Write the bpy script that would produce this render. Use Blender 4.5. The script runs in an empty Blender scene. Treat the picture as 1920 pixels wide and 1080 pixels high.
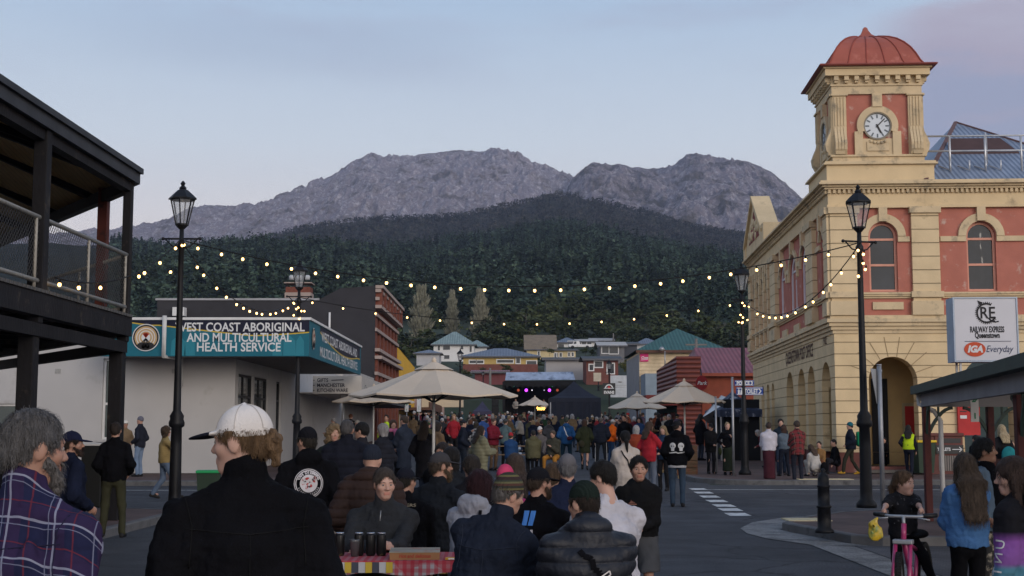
import bpy,bmesh,math,random
import numpy as np
from mathutils import Vector,Matrix
from mathutils.bvhtree import BVHTree
R=math.radians
PI=math.pi
random.seed(7)
rng=np.random.default_rng(7)
SC=bpy.context.scene
COL=SC.collection
# --- camera
FPX=2500.0
CAMZ=1.6
HORIZON=805
PITCH=math.atan((HORIZON-540)/FPX)
cam_d=bpy.data.cameras.new('camera')
cam=bpy.data.objects.new('camera',cam_d)
COL.objects.link(cam)
cam.location=(0,0,CAMZ)
cam.rotation_euler=(PI/2+PITCH,0,0)
cam_d.sensor_width=36
cam_d.lens=FPX/1920*36
cam_d.clip_start=0.1
cam_d.clip_end=20000
SC.camera=cam
# --- sky, sun
SUN_EL,SUN_AZ=3.0,152.0
world=bpy.data.worlds.new('World')
SC.world=world
world.use_nodes=True
wn,wl=world.node_tree.nodes,world.node_tree.links
wn.clear()
def W(t,**kw):
 n=wn.new(t)
 for k,v in kw.items():
  setattr(n,k,v)
 return n
wo=W('ShaderNodeOutputWorld')
bg=W('ShaderNodeBackground')
sky=W('ShaderNodeTexSky',sky_type='NISHITA')
sky.sun_disc=False
sky.sun_elevation=R(SUN_EL)
sky.sun_rotation=R(SUN_AZ)
sky.altitude=150
sky.air_density=1.0
sky.dust_density=1.4
sky.ozone_density=2.0
def WM(a,b,fac,mode='MIX'):
 n=wn.new('ShaderNodeMix'); n.data_type='RGBA'; n.blend_type=mode
 for sock,v in((n.inputs[0],fac),(n.inputs[6],a),(n.inputs[7],b)):
  if hasattr(v,'links'):wl.new(v,sock)
  else:sock.default_value=v
 return n.outputs[2]
def WMath(op,a,b=0.0,c=0.0):
 n=wn.new('ShaderNodeMath'); n.operation=op; n.use_clamp=False
 for s_,v in zip(n.inputs,(a,b,c)):
  if hasattr(v,'links'):wl.new(v,s_)
  else:s_.default_value=v
 return n.outputs[0]
def WRange(v,a,b,c=0.0,d=1.0):
 n=wn.new('ShaderNodeMapRange'); n.interpolation_type='SMOOTHSTEP'
 wl.new(v,n.inputs[0])
 for k,x in zip((1,2,3,4),(a,b,c,d)):n.inputs[k].default_value=x
 return n.outputs[0]
tc=W('ShaderNodeTexCoord')
sep=W('ShaderNodeSeparateXYZ'); wl.new(tc.outputs['Generated'],sep.inputs[0])
ramp=W('ShaderNodeValToRGB'); wl.new(sep.outputs['Z'],ramp.inputs[0])
cr=ramp.color_ramp
STOPS=[(0.0,(.87,.75,.72)),(0.125,(.95,.855,.82)),(0.21,(.745,.815,.90)),(0.32,(.475,.625,.825)),(0.6,(.29,.42,.64)),(1.0,(.22,.33,.53))]
while len(cr.elements)<len(STOPS):cr.elements.new(0.5)
for e_,(p_,c_)in zip(cr.elements,STOPS):
 e_.position=p_; e_.color=(*c_,1)
skyc=WM(ramp.outputs[0],(0,0,0,1),0.0)
mp=W('ShaderNodeMapping'); wl.new(tc.outputs['Generated'],mp.inputs[0]); mp.inputs['Scale'].default_value=(2.0,2.0,9.0)
nz=W('ShaderNodeTexNoise'); wl.new(mp.outputs[0],nz.inputs[0]); nz.inputs['Scale'].default_value=2.2; nz.inputs['Detail'].default_value=6; nz.inputs['Roughness'].default_value=0.55
nv=nz.outputs[0]
streak=WMath('MULTIPLY',WRange(nv,.46,.70),WRange(sep.outputs['Z'],.22,.34))
skyc=WM(skyc,(.44,.42,.55,1),WMath('MULTIPLY',streak,.45))
lx=WMath('MULTIPLY',WRange(sep.outputs['Z'],.245,.275),WRange(sep.outputs['Z'],.305,.285))
lx=WMath('MULTIPLY',lx,WMath('MULTIPLY',WRange(sep.outputs['X'],-.36,-.20),WRange(sep.outputs['X'],.02,-.10)))
skyc=WM(skyc,(.36,.41,.56,1),WMath('MULTIPLY',lx,.25))
bx=WRange(sep.outputs['X'],.235,.30)
zw=WMath('ADD',sep.outputs['Z'],WMath('MULTIPLY',WMath('SUBTRACT',nv,.5),.16))
bank=WMath('MULTIPLY',bx,WMath('MULTIPLY',WRange(zw,.165,.215),WRange(zw,.275,.245)))
skyc=WM(skyc,(.325,.345,.50,1),WMath('MULTIPLY',bank,.85))
rim=WMath('MULTIPLY',bx,WMath('MULTIPLY',WRange(zw,.228,.25),WRange(zw,.30,.27)))
skyc=WM(skyc,(.50,.44,.54,1),WMath('MULTIPLY',rim,.8))
glow=WMath('MULTIPLY',WRange(WMath('MULTIPLY_ADD',sep.outputs['X'],-.45,WMath('MULTIPLY',sep.outputs['Y'],.9)),-.15,-.85),WRange(sep.outputs['Z'],.95,.15))
skyc=WM(skyc,(1.58,1.48,1.42,1),glow)
nish=WM(sky.outputs[0],(.15,.15,.15,1),1.0,'MULTIPLY')
skyc=WM(skyc,nish,.06)
wl.new(skyc,bg.inputs['Color'])
bg.inputs['Strength'].default_value=1.0
wl.new(bg.outputs[0],wo.inputs[0])
sd=bpy.data.lights.new('sun','SUN')
sun=bpy.data.objects.new('sun',sd)
COL.objects.link(sun)
sd.energy=1.0
sd.angle=R(25)
sd.color=(1.0,0.89,0.80)
_az,_el=R(SUN_AZ),R(14)
_dir=Vector((math.sin(_az)*math.cos(_el),math.cos(_az)*math.cos(_el),math.sin(_el)))
sun.rotation_euler=_dir.to_track_quat('Z','Y').to_euler()
SC.view_settings.view_transform='Standard'
SC.view_settings.look='None'
SC.view_settings.gamma=1
SC.view_settings.exposure=0.0
# --- helpers
CP,SP=math.cos(PITCH),math.sin(PITCH)
def at(x,y,Y):
 dx,dz=(x-960)/FPX,-(y-540)/FPX
 d=Vector((dx,CP-dz*SP,SP+dz*CP))
 return Vector((0,0,CAMZ))+d*(Y/d.y)
def gnd(x,y,z=0.0):
 dx,dz=(x-960)/FPX,-(y-540)/FPX
 d=Vector((dx,CP-dz*SP,SP+dz*CP))
 return Vector((0,0,CAMZ))+d*((z-CAMZ)/d.z)
_gx=[-300,25,41,55,100,131,138,150,160,185,208,225,232,270,280,320,400,520,900,1400,3500]
_gy=[0,0,.14,.30,1.1,1.75,4.6,6.6,7.5,9.5,12,13,13.9,17.8,19.3,25.8,38,52.5,101,130,150]
def gz(Y):return float(np.interp(Y,_gx,_gy))
tz=gz
def gpt(x,y,dz=0.0):
 for Y in np.arange(3,150,.04):
  p=at(x,y,Y)
  if p.z<=gz(Y)+dz:return p
 return p
def drape(mb,name,m,breaks=(25,41,55,100,131)):
 me=mb.mesh(name,m); bm=bmesh.new(); bm.from_mesh(me)
 for Y in breaks:bmesh.ops.bisect_plane(bm,geom=bm.verts[:]+bm.edges[:]+bm.faces[:],plane_co=(0,Y,0),plane_no=(0,1,0),dist=1e-5)
 for v in bm.verts:v.co.z+=gz(v.co.y)
 bm.to_mesh(me); bm.free(); me.update(); return link(name,me)
def zat(y,Y):return at(960,y,Y).z
def xat(x,Y,y=805):return at(x,y,Y).x
_mats={}
def nt(m):return m.node_tree.nodes,m.node_tree.links
def mat(name,col=(.3,.3,.3),rough=0.75,var=0.12,scale=3.0,bump=0.0,bscale=40.0,metal=0.0,emit=None,es=1.0,spec=0.2,dirt=None,dscale=1.2,damt=0.0,stretch=(1,1,1),coat=0.0):
 if name in _mats:return _mats[name]
 m=bpy.data.materials.new(name); m.use_nodes=True
 n,l=nt(m); b=n['Principled BSDF']
 b.inputs['Roughness'].default_value=rough; b.inputs['Metallic'].default_value=metal
 b.inputs['Specular IOR Level'].default_value=spec
 if coat:b.inputs['Coat Weight'].default_value=coat
 t=n.new('ShaderNodeTexCoord'); mp=n.new('ShaderNodeMapping'); l.new(t.outputs['Object'],mp.inputs[0])
 mp.inputs['Scale'].default_value=stretch
 nz=n.new('ShaderNodeTexNoise'); l.new(mp.outputs[0],nz.inputs[0]); nz.inputs['Scale'].default_value=scale; nz.inputs['Detail'].default_value=5
 r=n.new('ShaderNodeValToRGB'); l.new(nz.outputs[0],r.inputs[0])
 e=r.color_ramp.elements
 e[0].position=.3; e[1].position=.7
 e[0].color=(*[c*(1-var)for c in col],1); e[1].color=(*[min(1,c*(1+var))for c in col],1)
 out=r.outputs[0]
 if dirt is not None:
  d=n.new('ShaderNodeTexNoise'); l.new(t.outputs['Object'],d.inputs[0]); d.inputs['Scale'].default_value=dscale; d.inputs['Detail'].default_value=8; d.inputs['Roughness'].default_value=.65
  rr=n.new('ShaderNodeMapRange'); l.new(d.outputs[0],rr.inputs[0])
  rr.inputs[1].default_value=.64-.2*damt; rr.inputs[2].default_value=.74-.12*damt
  mx=n.new('ShaderNodeMix'); mx.data_type='RGBA'; l.new(rr.outputs[0],mx.inputs[0]); l.new(out,mx.inputs[6]); mx.inputs[7].default_value=(*dirt,1); out=mx.outputs[2]
 l.new(out,b.inputs['Base Color'])
 if bump:
  bn=n.new('ShaderNodeTexNoise'); l.new(mp.outputs[0],bn.inputs[0]); bn.inputs['Scale'].default_value=bscale; bn.inputs['Detail'].default_value=3
  bp=n.new('ShaderNodeBump'); l.new(bn.outputs[0],bp.inputs['Height']); bp.inputs['Strength'].default_value=bump; bp.inputs['Distance'].default_value=.02
  l.new(bp.outputs[0],b.inputs['Normal'])
 if emit is not None:
  b.inputs['Emission Color'].default_value=(*emit,1); b.inputs['Emission Strength'].default_value=es
 _mats[name]=m
 return m
def stripes(name,cols,axis='Z',period=.1,rough=.7,bump=0.0,metal=0.0,duty=.5,space='Object',spec=.3):
 if name in _mats:return _mats[name]
 m=bpy.data.materials.new(name); m.use_nodes=True
 n,l=nt(m); b=n['Principled BSDF']; b.inputs['Roughness'].default_value=rough; b.inputs['Metallic'].default_value=metal; b.inputs['Specular IOR Level'].default_value=spec
 t=n.new('ShaderNodeTexCoord'); s=n.new('ShaderNodeSeparateXYZ'); l.new(t.outputs[space],s.inputs[0])
 q=n.new('ShaderNodeMath'); q.operation='DIVIDE'; l.new(s.outputs[axis],q.inputs[0]); q.inputs[1].default_value=period
 f=n.new('ShaderNodeMath'); f.operation='FRACT'; l.new(q.outputs[0],f.inputs[0])
 g=n.new('ShaderNodeMapRange'); l.new(f.outputs[0],g.inputs[0]); g.inputs[1].default_value=duty-.06; g.inputs[2].default_value=duty+.06
 nz=n.new('ShaderNodeTexNoise'); l.new(t.outputs[space],nz.inputs[0]); nz.inputs['Scale'].default_value=1.3; nz.inputs['Detail'].default_value=6
 mx=n.new('ShaderNodeMix'); mx.data_type='RGBA'; l.new(g.outputs[0],mx.inputs[0]); mx.inputs[6].default_value=(*cols[0],1); mx.inputs[7].default_value=(*cols[1],1)
 m2=n.new('ShaderNodeMix'); m2.data_type='RGBA'; m2.blend_type='MULTIPLY'; m2.inputs[0].default_value=1; l.new(mx.outputs[2],m2.inputs[6])
 r=n.new('ShaderNodeMapRange'); l.new(nz.outputs[0],r.inputs[0]); r.inputs[1].default_value=.3; r.inputs[2].default_value=.75; r.inputs[3].default_value=.8; r.inputs[4].default_value=1.15
 c=n.new('ShaderNodeCombineColor'); [l.new(r.outputs[0],c.inputs[k])for k in range(3)]; l.new(c.outputs[0],m2.inputs[7])
 l.new(m2.outputs[2],b.inputs['Base Color'])
 if bump:
  w=n.new('ShaderNodeMath'); w.operation='SINE'; k=n.new('ShaderNodeMath'); k.operation='MULTIPLY'; k.inputs[1].default_value=2*PI; l.new(q.outputs[0],k.inputs[0]); l.new(k.outputs[0],w.inputs[0])
  bp=n.new('ShaderNodeBump'); l.new(w.outputs[0],bp.inputs['Height']); bp.inputs['Strength'].default_value=bump; bp.inputs['Distance'].default_value=period*.3
  l.new(bp.outputs[0],b.inputs['Normal'])
 _mats[name]=m
 return m
def plaid(name,base,bars,rough=.9,warp=0.0,skew=True):
 if name in _mats:return _mats[name]
 m=bpy.data.materials.new(name); m.use_nodes=True
 n,l=nt(m); b=n['Principled BSDF']; b.inputs['Roughness'].default_value=rough; b.inputs['Specular IOR Level'].default_value=.15
 t=n.new('ShaderNodeTexCoord'); s=n.new('ShaderNodeSeparateXYZ')
 nz=n.new('ShaderNodeTexNoise'); l.new(t.outputs['Object'],nz.inputs[0]); nz.inputs['Scale'].default_value=4
 va=n.new('ShaderNodeVectorMath'); va.operation='MULTIPLY_ADD'; l.new(nz.outputs['Color'],va.inputs[0]); va.inputs[1].default_value=(warp,)*3; l.new(t.outputs['Object'],va.inputs[2]); l.new(va.outputs[0],s.inputs[0]); sk={}
 for ax_,w_ in(('X',.55),('Z',.8),('Y',0)):
  k_=n.new('ShaderNodeMath'); k_.operation='MULTIPLY_ADD'; l.new(s.outputs['Y'],k_.inputs[0]); k_.inputs[1].default_value=w_ if skew and ax_!='Y' else 0; l.new(s.outputs[ax_],k_.inputs[2]); sk[ax_]=k_.outputs[0]
 out=None
 for ax,per,w,off,c,k in bars:
  q=n.new('ShaderNodeMath'); q.operation='MULTIPLY_ADD'; l.new(sk[ax],q.inputs[0]); q.inputs[1].default_value=1/per; q.inputs[2].default_value=off
  f=n.new('ShaderNodeMath'); f.operation='FRACT'; l.new(q.outputs[0],f.inputs[0])
  a=n.new('ShaderNodeMath'); a.operation='LESS_THAN'; l.new(f.outputs[0],a.inputs[0]); a.inputs[1].default_value=w
  g=n.new('ShaderNodeMath'); g.operation='MULTIPLY'; l.new(a.outputs[0],g.inputs[0]); g.inputs[1].default_value=k
  mx=n.new('ShaderNodeMix'); mx.data_type='RGBA'; l.new(g.outputs[0],mx.inputs[0])
  if out is None:mx.inputs[6].default_value=(*base,1)
  else:l.new(out,mx.inputs[6])
  mx.inputs[7].default_value=(*c,1); out=mx.outputs[2]
 l.new(out,b.inputs['Base Color'])
 _mats[name]=m
 return m
def glassmat(name,col=(.02,.025,.03),rough=.05):
 return mat(name,col,rough,.3,1.5,spec=.45)
class MB:
 def __init__(s,T=None):s.v,s.f,s.m,s.sm,s.T,s.mi=[],[],[],[],T,0
 def add(s,vs,fs,smooth=False,mi=None):
  o=len(s.v)
  s.v+=[tuple(s.T(Vector(p)))for p in vs]if s.T else[tuple(p)for p in vs]
  s.f+=[tuple(i+o for i in f)for f in fs]
  s.m+=[s.mi if mi is None else mi]*len(fs); s.sm+=[smooth]*len(fs)
  return s
 def box(s,a,b,bev=0.0,mi=None):
  (x0,y0,z0),(x1,y1,z1)=a,b
  if bev<=0:
   return s.add([(x0,y0,z0),(x1,y0,z0),(x1,y1,z0),(x0,y1,z0),(x0,y0,z1),(x1,y0,z1),(x1,y1,z1),(x0,y1,z1)],[(0,3,2,1),(4,5,6,7),(0,1,5,4),(1,2,6,5),(2,3,7,6),(3,0,4,7)],mi=mi)
  bm=bmesh.new(); bmesh.ops.create_cube(bm,size=1)
  for v in bm.verts:v.co=((v.co.x+.5)*(x1-x0)+x0,(v.co.y+.5)*(y1-y0)+y0,(v.co.z+.5)*(z1-z0)+z0)
  bmesh.ops.bevel(bm,geom=bm.edges[:],offset=bev,segments=2,affect='EDGES',profile=.5)
  s.bm(bm,mi=mi); bm.free(); return s
 def obox(s,c,size,M,mi=None):
  h=[k/2 for k in size]
  vs=[Vector(c)+M@Vector((sx*h[0],sy*h[1],sz*h[2]))for sz in(-1,1)for sx,sy in((-1,-1),(1,-1),(1,1),(-1,1))]
  return s.add(vs,[(0,3,2,1),(4,5,6,7),(0,1,5,4),(1,2,6,5),(2,3,7,6),(3,0,4,7)],mi=mi)
 def bar(s,p,q,w,h=None,up=(0,0,1),mi=None):
  p,q=Vector(p),Vector(q); d=(q-p); L=d.length; d=d/L; up=Vector(up)
  if abs(d.dot(up))>.99:up=Vector((0,1,0))
  x=d.cross(up).normalized(); z=x.cross(d)
  M=Matrix((x,d,z)).transposed()
  return s.obox((p+q)/2,(w,L,h or w),M,mi)
 def bm(s,bm,smooth=False,mi=None):
  bm.verts.index_update()
  return s.add([v.co.copy()for v in bm.verts],[[v.index for v in f.verts]for f in bm.faces],smooth,mi)
 def tube(s,pts,r,n=8,smooth=True,mi=None,cap=True):
  pts=[Vector(p)for p in pts]; k=len(pts)
  rs=list(r)if hasattr(r,'__len__')else[r]*k
  vs,fs=[],[]; prev=None
  for i,p in enumerate(pts):
   d=(pts[min(i+1,k-1)]-pts[max(i-1,0)])
   d=d.normalized()if d.length>1e-9 else Vector((0,0,1))
   if prev is None:
    a=d.orthogonal().normalized()
   else:
    a=prev-d*prev.dot(d); a=a.normalized()if a.length>1e-6 else d.orthogonal().normalized()
   prev=a; b=d.cross(a)
   vs+=[p+(a*math.cos(2*PI*j/n)+b*math.sin(2*PI*j/n))*rs[i]for j in range(n)]
  for i in range(k-1):
   fs+=[(i*n+j,i*n+(j+1)%n,(i+1)*n+(j+1)%n,(i+1)*n+j)for j in range(n)]
  if cap:fs+=[tuple(range(n-1,-1,-1)),tuple(range((k-1)*n,k*n))]
  return s.add(vs,fs,smooth,mi)
 def lathe(s,prof,c=(0,0,0),n=16,smooth=True,mi=None,sq=False):
  c=Vector(c); vs,fs=[],[]; n=4 if sq else n; off=PI/4 if sq else 0; k=math.sqrt(2)if sq else 1
  for r,z in prof:vs+=[c+Vector((k*r*math.cos(off+2*PI*j/n),k*r*math.sin(off+2*PI*j/n),z))for j in range(n)]
  for i in range(len(prof)-1):fs+=[(i*n+j,i*n+(j+1)%n,(i+1)*n+(j+1)%n,(i+1)*n+j)for j in range(n)]
  fs+=[tuple(range(n-1,-1,-1)),tuple(range((len(prof)-1)*n,len(prof)*n))]
  return s.add(vs,fs,smooth and not sq,mi)
 def prism(s,poly,a,b,axis='y',mi=None,smooth=False):
  n=len(poly)
  P={'y':lambda p,t:(p[0],t,p[1]),'x':lambda p,t:(t,p[0],p[1]),'z':lambda p,t:(p[0],p[1],t)}[axis]
  vs=[P(p,a)for p in poly]+[P(p,b)for p in poly]
  return s.add(vs,[tuple(range(n)),tuple(range(2*n-1,n-1,-1))]+[(i,i+n,(i+1)%n+n,(i+1)%n)for i in range(n)],smooth,mi)
 def quad(s,*p,mi=None):return s.add(p,[tuple(range(len(p)))],mi=mi)
 def ball(s,c,r,n=10,mi=None,sc=(1,1,1)):
  c=Vector(c); vs,fs=[],[]; m=max(4,n//2)
  for i in range(m+1):
   a=PI*i/m
   vs+=[c+Vector((r*sc[0]*math.sin(a)*math.cos(2*PI*j/n),r*sc[1]*math.sin(a)*math.sin(2*PI*j/n),r*sc[2]*math.cos(a)))for j in range(n)]
  for i in range(m):fs+=[(i*n+j,(i+1)*n+j,(i+1)*n+(j+1)%n,i*n+(j+1)%n)for j in range(n)]
  return s.add(vs,fs,True,mi)
 def mesh(s,name,mats):
  me=bpy.data.meshes.new(name)
  me.from_pydata(s.v,[],s.f)
  for m in(mats if isinstance(mats,(list,tuple))else[mats]):me.materials.append(m)
  me.polygons.foreach_set('material_index',s.m); me.polygons.foreach_set('use_smooth',s.sm)
  me.update(); return me
 def build(s,name,mats,parent=None,loc=None,rz=0.0):
  o=bpy.data.objects.new(name,s.mesh(name,mats)); COL.objects.link(o)
  if loc is not None:o.location=loc
  if rz:o.rotation_euler.z=rz
  if parent:o.parent=parent
  return o
def tag(o,label=None,cat=None,group=None,kind=None):
 if label:o['label']=label
 if cat:o['category']=cat
 if group:o['group']=group
 if kind:o['kind']=kind
 return o
def empty(name,loc=(0,0,0),rz=0.0,label=None,cat=None,group=None):
 o=bpy.data.objects.new(name,None); COL.objects.link(o); o.location=loc; o.rotation_euler.z=rz; o.empty_display_size=.3
 return tag(o,label,cat,group)
_kids={}
def copy_tree(o,parent=None,loc=None,rz=None,label=None):
 c=o.copy(); COL.objects.link(c)
 if parent:c.parent=parent
 if loc is not None:c.location=loc
 if rz is not None:c.rotation_euler.z=rz
 if label:c['label']=label
 for ch in list(o.children):copy_tree(ch,c)
 return c
def np_mesh(name,V,F,mats,smooth=False,mi=None):
 me=bpy.data.meshes.new(name); V=np.asarray(V,np.float32); F=np.asarray(F,np.int32); k=F.shape[1]
 me.vertices.add(len(V)); me.vertices.foreach_set('co',V.ravel())
 me.loops.add(F.size); me.loops.foreach_set('vertex_index',F.ravel())
 me.polygons.add(len(F)); me.polygons.foreach_set('loop_start',np.arange(0,F.size,k,dtype=np.int32))
 me.polygons.foreach_set('use_smooth',np.full(len(F),smooth))
 for m in(mats if isinstance(mats,(list,tuple))else[mats]):me.materials.append(m)
 if mi is not None:me.polygons.foreach_set('material_index',np.asarray(mi,np.int32))
 me.update(calc_edges=True); return me
def link(name,me,parent=None,loc=None):
 o=bpy.data.objects.new(name,me); COL.objects.link(o)
 if parent:o.parent=parent
 if loc is not None:o.location=loc
 return o
_perm=np.random.default_rng(3).random((64,64,64)).astype(np.float32)
def vnoise(p):
 i=np.floor(p).astype(np.int64); f=(p-i).astype(np.float32); f=f*f*(3-2*f); i&=63; j=(i+1)&63
 x0,y0,z0=i[...,0],i[...,1],i[...,2]; x1,y1,z1=j[...,0],j[...,1],j[...,2]; fx,fy,fz=f[...,0],f[...,1],f[...,2]
 a=_perm[x0,y0,z0]*(1-fx)+_perm[x1,y0,z0]*fx; b=_perm[x0,y1,z0]*(1-fx)+_perm[x1,y1,z0]*fx
 c=_perm[x0,y0,z1]*(1-fx)+_perm[x1,y0,z1]*fx; d=_perm[x0,y1,z1]*(1-fx)+_perm[x1,y1,z1]*fx
 return(a*(1-fy)+b*fy)*(1-fz)+(c*(1-fy)+d*fy)*fz-.5
def fbm(p,oct=5,ridge=False,gain=.5):
 s=0; a=1; t=0
 for k in range(oct):
  n=vnoise(p*2.03**k+17.3*k)
  s=s+a*((.5-2*np.abs(n))if ridge else n*2); t+=a; a*=gain
 return s/t
_bm_font=None
def text_mesh(txt,size,bold=0.0,align='CENTER',xs=1.0,shear=0.0,depth=0.0):
 cu=bpy.data.curves.new('lettering','FONT'); cu.body=txt; cu.size=size; cu.align_x=align; cu.offset=bold; cu.shear=shear; cu.extrude=depth; cu.resolution_u=3
 ob=bpy.data.objects.new('lettering',cu); COL.objects.link(ob)
 dg=bpy.context.evaluated_depsgraph_get(); me=bpy.data.meshes.new_from_object(ob.evaluated_get(dg))
 vs=[Vector((v.co.x*xs,-v.co.z,v.co.y))for v in me.vertices]; fs=[tuple(p.vertices)for p in me.polygons]
 bpy.data.objects.remove(ob); bpy.data.curves.remove(cu); bpy.data.meshes.remove(me)
 return vs,fs
def lettering(mb,txt,size,M,mi=0,width=None,**kw):
 vs,fs=text_mesh(txt,size,**kw)
 if width and vs:
  w=max(v.x for v in vs)-min(v.x for v in vs); k=width/w
  vs=[Vector((v.x*k,v.y,v.z))for v in vs]
 mb.add([M(v)for v in vs],fs,mi=mi)
def disc(mb,c,r0,r1,M,n=40,mi=0,a0=0.0,a1=2*PI,d=0.0,sx=1.0):
 vs,fs=[],[]; k=n+1
 for i in range(k):
  a=a0+(a1-a0)*i/n
  for r in(r0,r1):vs.append(M(Vector((c[0]+sx*r*math.cos(a),d,c[1]+r*math.sin(a)))))
 fs=[(2*i,2*i+1,2*i+3,2*i+2)for i in range(n)]
 mb.add(vs,fs,mi=mi)
 # --- ground and roads
def paver(name,c1,c2,mortar,scale,w=.5,h=.25,rough=.85):
 m=bpy.data.materials.new(name); m.use_nodes=True; n,l=nt(m); b=n['Principled BSDF']; b.inputs['Roughness'].default_value=rough; b.inputs['Specular IOR Level'].default_value=.25
 t=n.new('ShaderNodeTexCoord'); br=n.new('ShaderNodeTexBrick'); l.new(t.outputs['Object'],br.inputs[0])
 br.inputs['Color1'].default_value=(*c1,1); br.inputs['Color2'].default_value=(*c2,1); br.inputs['Mortar'].default_value=(*mortar,1)
 br.inputs['Scale'].default_value=scale; br.inputs['Mortar Size'].default_value=.018; br.inputs['Brick Width'].default_value=w; br.inputs['Row Height'].default_value=h
 nz=n.new('ShaderNodeTexNoise'); l.new(t.outputs['Object'],nz.inputs[0]); nz.inputs['Scale'].default_value=.9; nz.inputs['Detail'].default_value=8
 r=n.new('ShaderNodeMapRange'); l.new(nz.outputs[0],r.inputs[0]); r.inputs[1].default_value=.3; r.inputs[2].default_value=.7; r.inputs[3].default_value=.62; r.inputs[4].default_value=1.25
 c=n.new('ShaderNodeCombineColor'); [l.new(r.outputs[0],c.inputs[k])for k in range(3)]
 mx=n.new('ShaderNodeMix'); mx.data_type='RGBA'; mx.blend_type='MULTIPLY'; mx.inputs[0].default_value=1; l.new(br.outputs[0],mx.inputs[6]); l.new(c.outputs[0],mx.inputs[7])
 l.new(mx.outputs[2],b.inputs['Base Color'])
 bp=n.new('ShaderNodeBump'); bp.inputs['Strength'].default_value=.5; bp.inputs['Distance'].default_value=.008; l.new(br.outputs['Fac'],bp.inputs['Height']); bp.invert=True; l.new(bp.outputs[0],b.inputs['Normal'])
 return m
M_asph=mat('asphalt',(.05,.052,.06),.82,.30,1.1,bump=.5,bscale=160,spec=.3,dirt=(.028,.029,.034),dscale=.5,damt=.7)
def _aggregate(m):
 n,l=nt(m); b=n['Principled BSDF']; src=b.inputs['Base Color'].links[0].from_socket
 t=n.new('ShaderNodeTexCoord'); v=n.new('ShaderNodeTexNoise'); l.new(t.outputs['Object'],v.inputs[0]); v.inputs['Scale'].default_value=38; v.inputs['Detail'].default_value=4
 r=n.new('ShaderNodeMapRange'); l.new(v.outputs[0],r.inputs[0]); r.inputs[1].default_value=.3; r.inputs[2].default_value=.7; r.inputs[3].default_value=.6; r.inputs[4].default_value=1.5
 c=n.new('ShaderNodeCombineColor'); [l.new(r.outputs[0],c.inputs[k])for k in range(3)]
 mx=n.new('ShaderNodeMix'); mx.data_type='RGBA'; mx.blend_type='MULTIPLY'; mx.inputs[0].default_value=1; l.new(src,mx.inputs[6]); l.new(c.outputs[0],mx.inputs[7]); l.new(mx.outputs[2],b.inputs['Base Color'])
_aggregate(M_asph)
def _cracks(m):
 n,l=nt(m); b=n['Principled BSDF']; src=b.inputs['Base Color'].links[0].from_socket; t=n.new('ShaderNodeTexCoord')
 w=n.new('ShaderNodeTexNoise'); l.new(t.outputs['Object'],w.inputs[0]); w.inputs['Scale'].default_value=.8; w.inputs['Detail'].default_value=5
 k=n.new('ShaderNodeVectorMath'); k.operation='MULTIPLY_ADD'; l.new(w.outputs['Color'],k.inputs[0]); k.inputs[1].default_value=(1.6,)*3; l.new(t.outputs['Object'],k.inputs[2])
 def mixin(a,fac,c):
  q=n.new('ShaderNodeMix'); q.data_type='RGBA'; l.new(fac,q.inputs[0]); l.new(a,q.inputs[6]); q.inputs[7].default_value=(*c,1); return q.outputs[2]
 def rg(v,a,c,hi):
  q=n.new('ShaderNodeMapRange'); l.new(v,q.inputs[0]); q.inputs[1].default_value=a; q.inputs[2].default_value=c; q.inputs[3].default_value=0; q.inputs[4].default_value=hi; return q.outputs[0]
 v=n.new('ShaderNodeTexVoronoi'); v.feature='DISTANCE_TO_EDGE'; v.inputs['Scale'].default_value=.22; l.new(k.outputs[0],v.inputs[0]); c=mixin(src,rg(v.outputs[0],.011,.004,.8),(.018,.018,.02))
 v=n.new('ShaderNodeTexVoronoi'); v.inputs['Scale'].default_value=.16; v.distance='CHEBYCHEV'; l.new(t.outputs['Object'],v.inputs[0]); s_=n.new('ShaderNodeSeparateColor'); l.new(v.outputs['Color'],s_.inputs[0]); c=mixin(c,rg(s_.outputs[0],.72,.74,.55),(.034,.035,.04)); c=mixin(c,rg(s_.outputs[1],.80,.82,.5),(.075,.075,.08))
 v=n.new('ShaderNodeTexVoronoi'); v.inputs['Scale'].default_value=1.7; v.inputs['Randomness'].default_value=1; l.new(t.outputs['Object'],v.inputs[0]); c=mixin(c,rg(v.outputs[0],.055,.03,.7),(.02,.02,.021)); l.new(c,b.inputs['Base Color'])
_cracks(M_asph)
M_brick=paver('footpath_brick',(.10,.062,.058),(.13,.085,.075),(.07,.06,.058),4.2)
M_paver=paver('grey_paver',(.085,.085,.095),(.115,.113,.12),(.05,.05,.055),4.6)
M_conc=mat('concrete',(.21,.205,.20),.85,.22,2.5,bump=.3,bscale=60,dirt=(.10,.10,.10),dscale=1.6,damt=.8)
_aggregate(M_conc)
M_kerb=mat('kerb_stone',(.13,.128,.13),.85,.25,2.0,bump=.3,bscale=50,dirt=(.06,.06,.06),dscale=2,damt=.6)
M_white_line=mat('road_paint',(.62,.62,.60),.7,.12,6,dirt=(.22,.22,.22),dscale=7,damt=.7)
M_hillsoil=mat('hill_soil',(.035,.045,.028),.95,.4,.05)
ys=sorted(set([-250,-100,-20,10,25,41,55,78,100,120,131,138,150,160,172,185,208,225,232,250,260,290,320,360,400,460,520,700,900,1400,2400,4200]))
xs=[-3500,-1500,-600,-200,-60,0,60,200,600,1500,3500]
V=[(x,y,tz(y)-.012)for y in ys for x in xs]; nx=len(xs)
F=[(j*nx+i,j*nx+i+1,(j+1)*nx+i+1,(j+1)*nx+i)for j in range(len(ys)-1)for i in range(nx-1)]
g=MB(); g.add(V,F); tag(g.build('ground',M_hillsoil),kind='structure')
g=MB()
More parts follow.
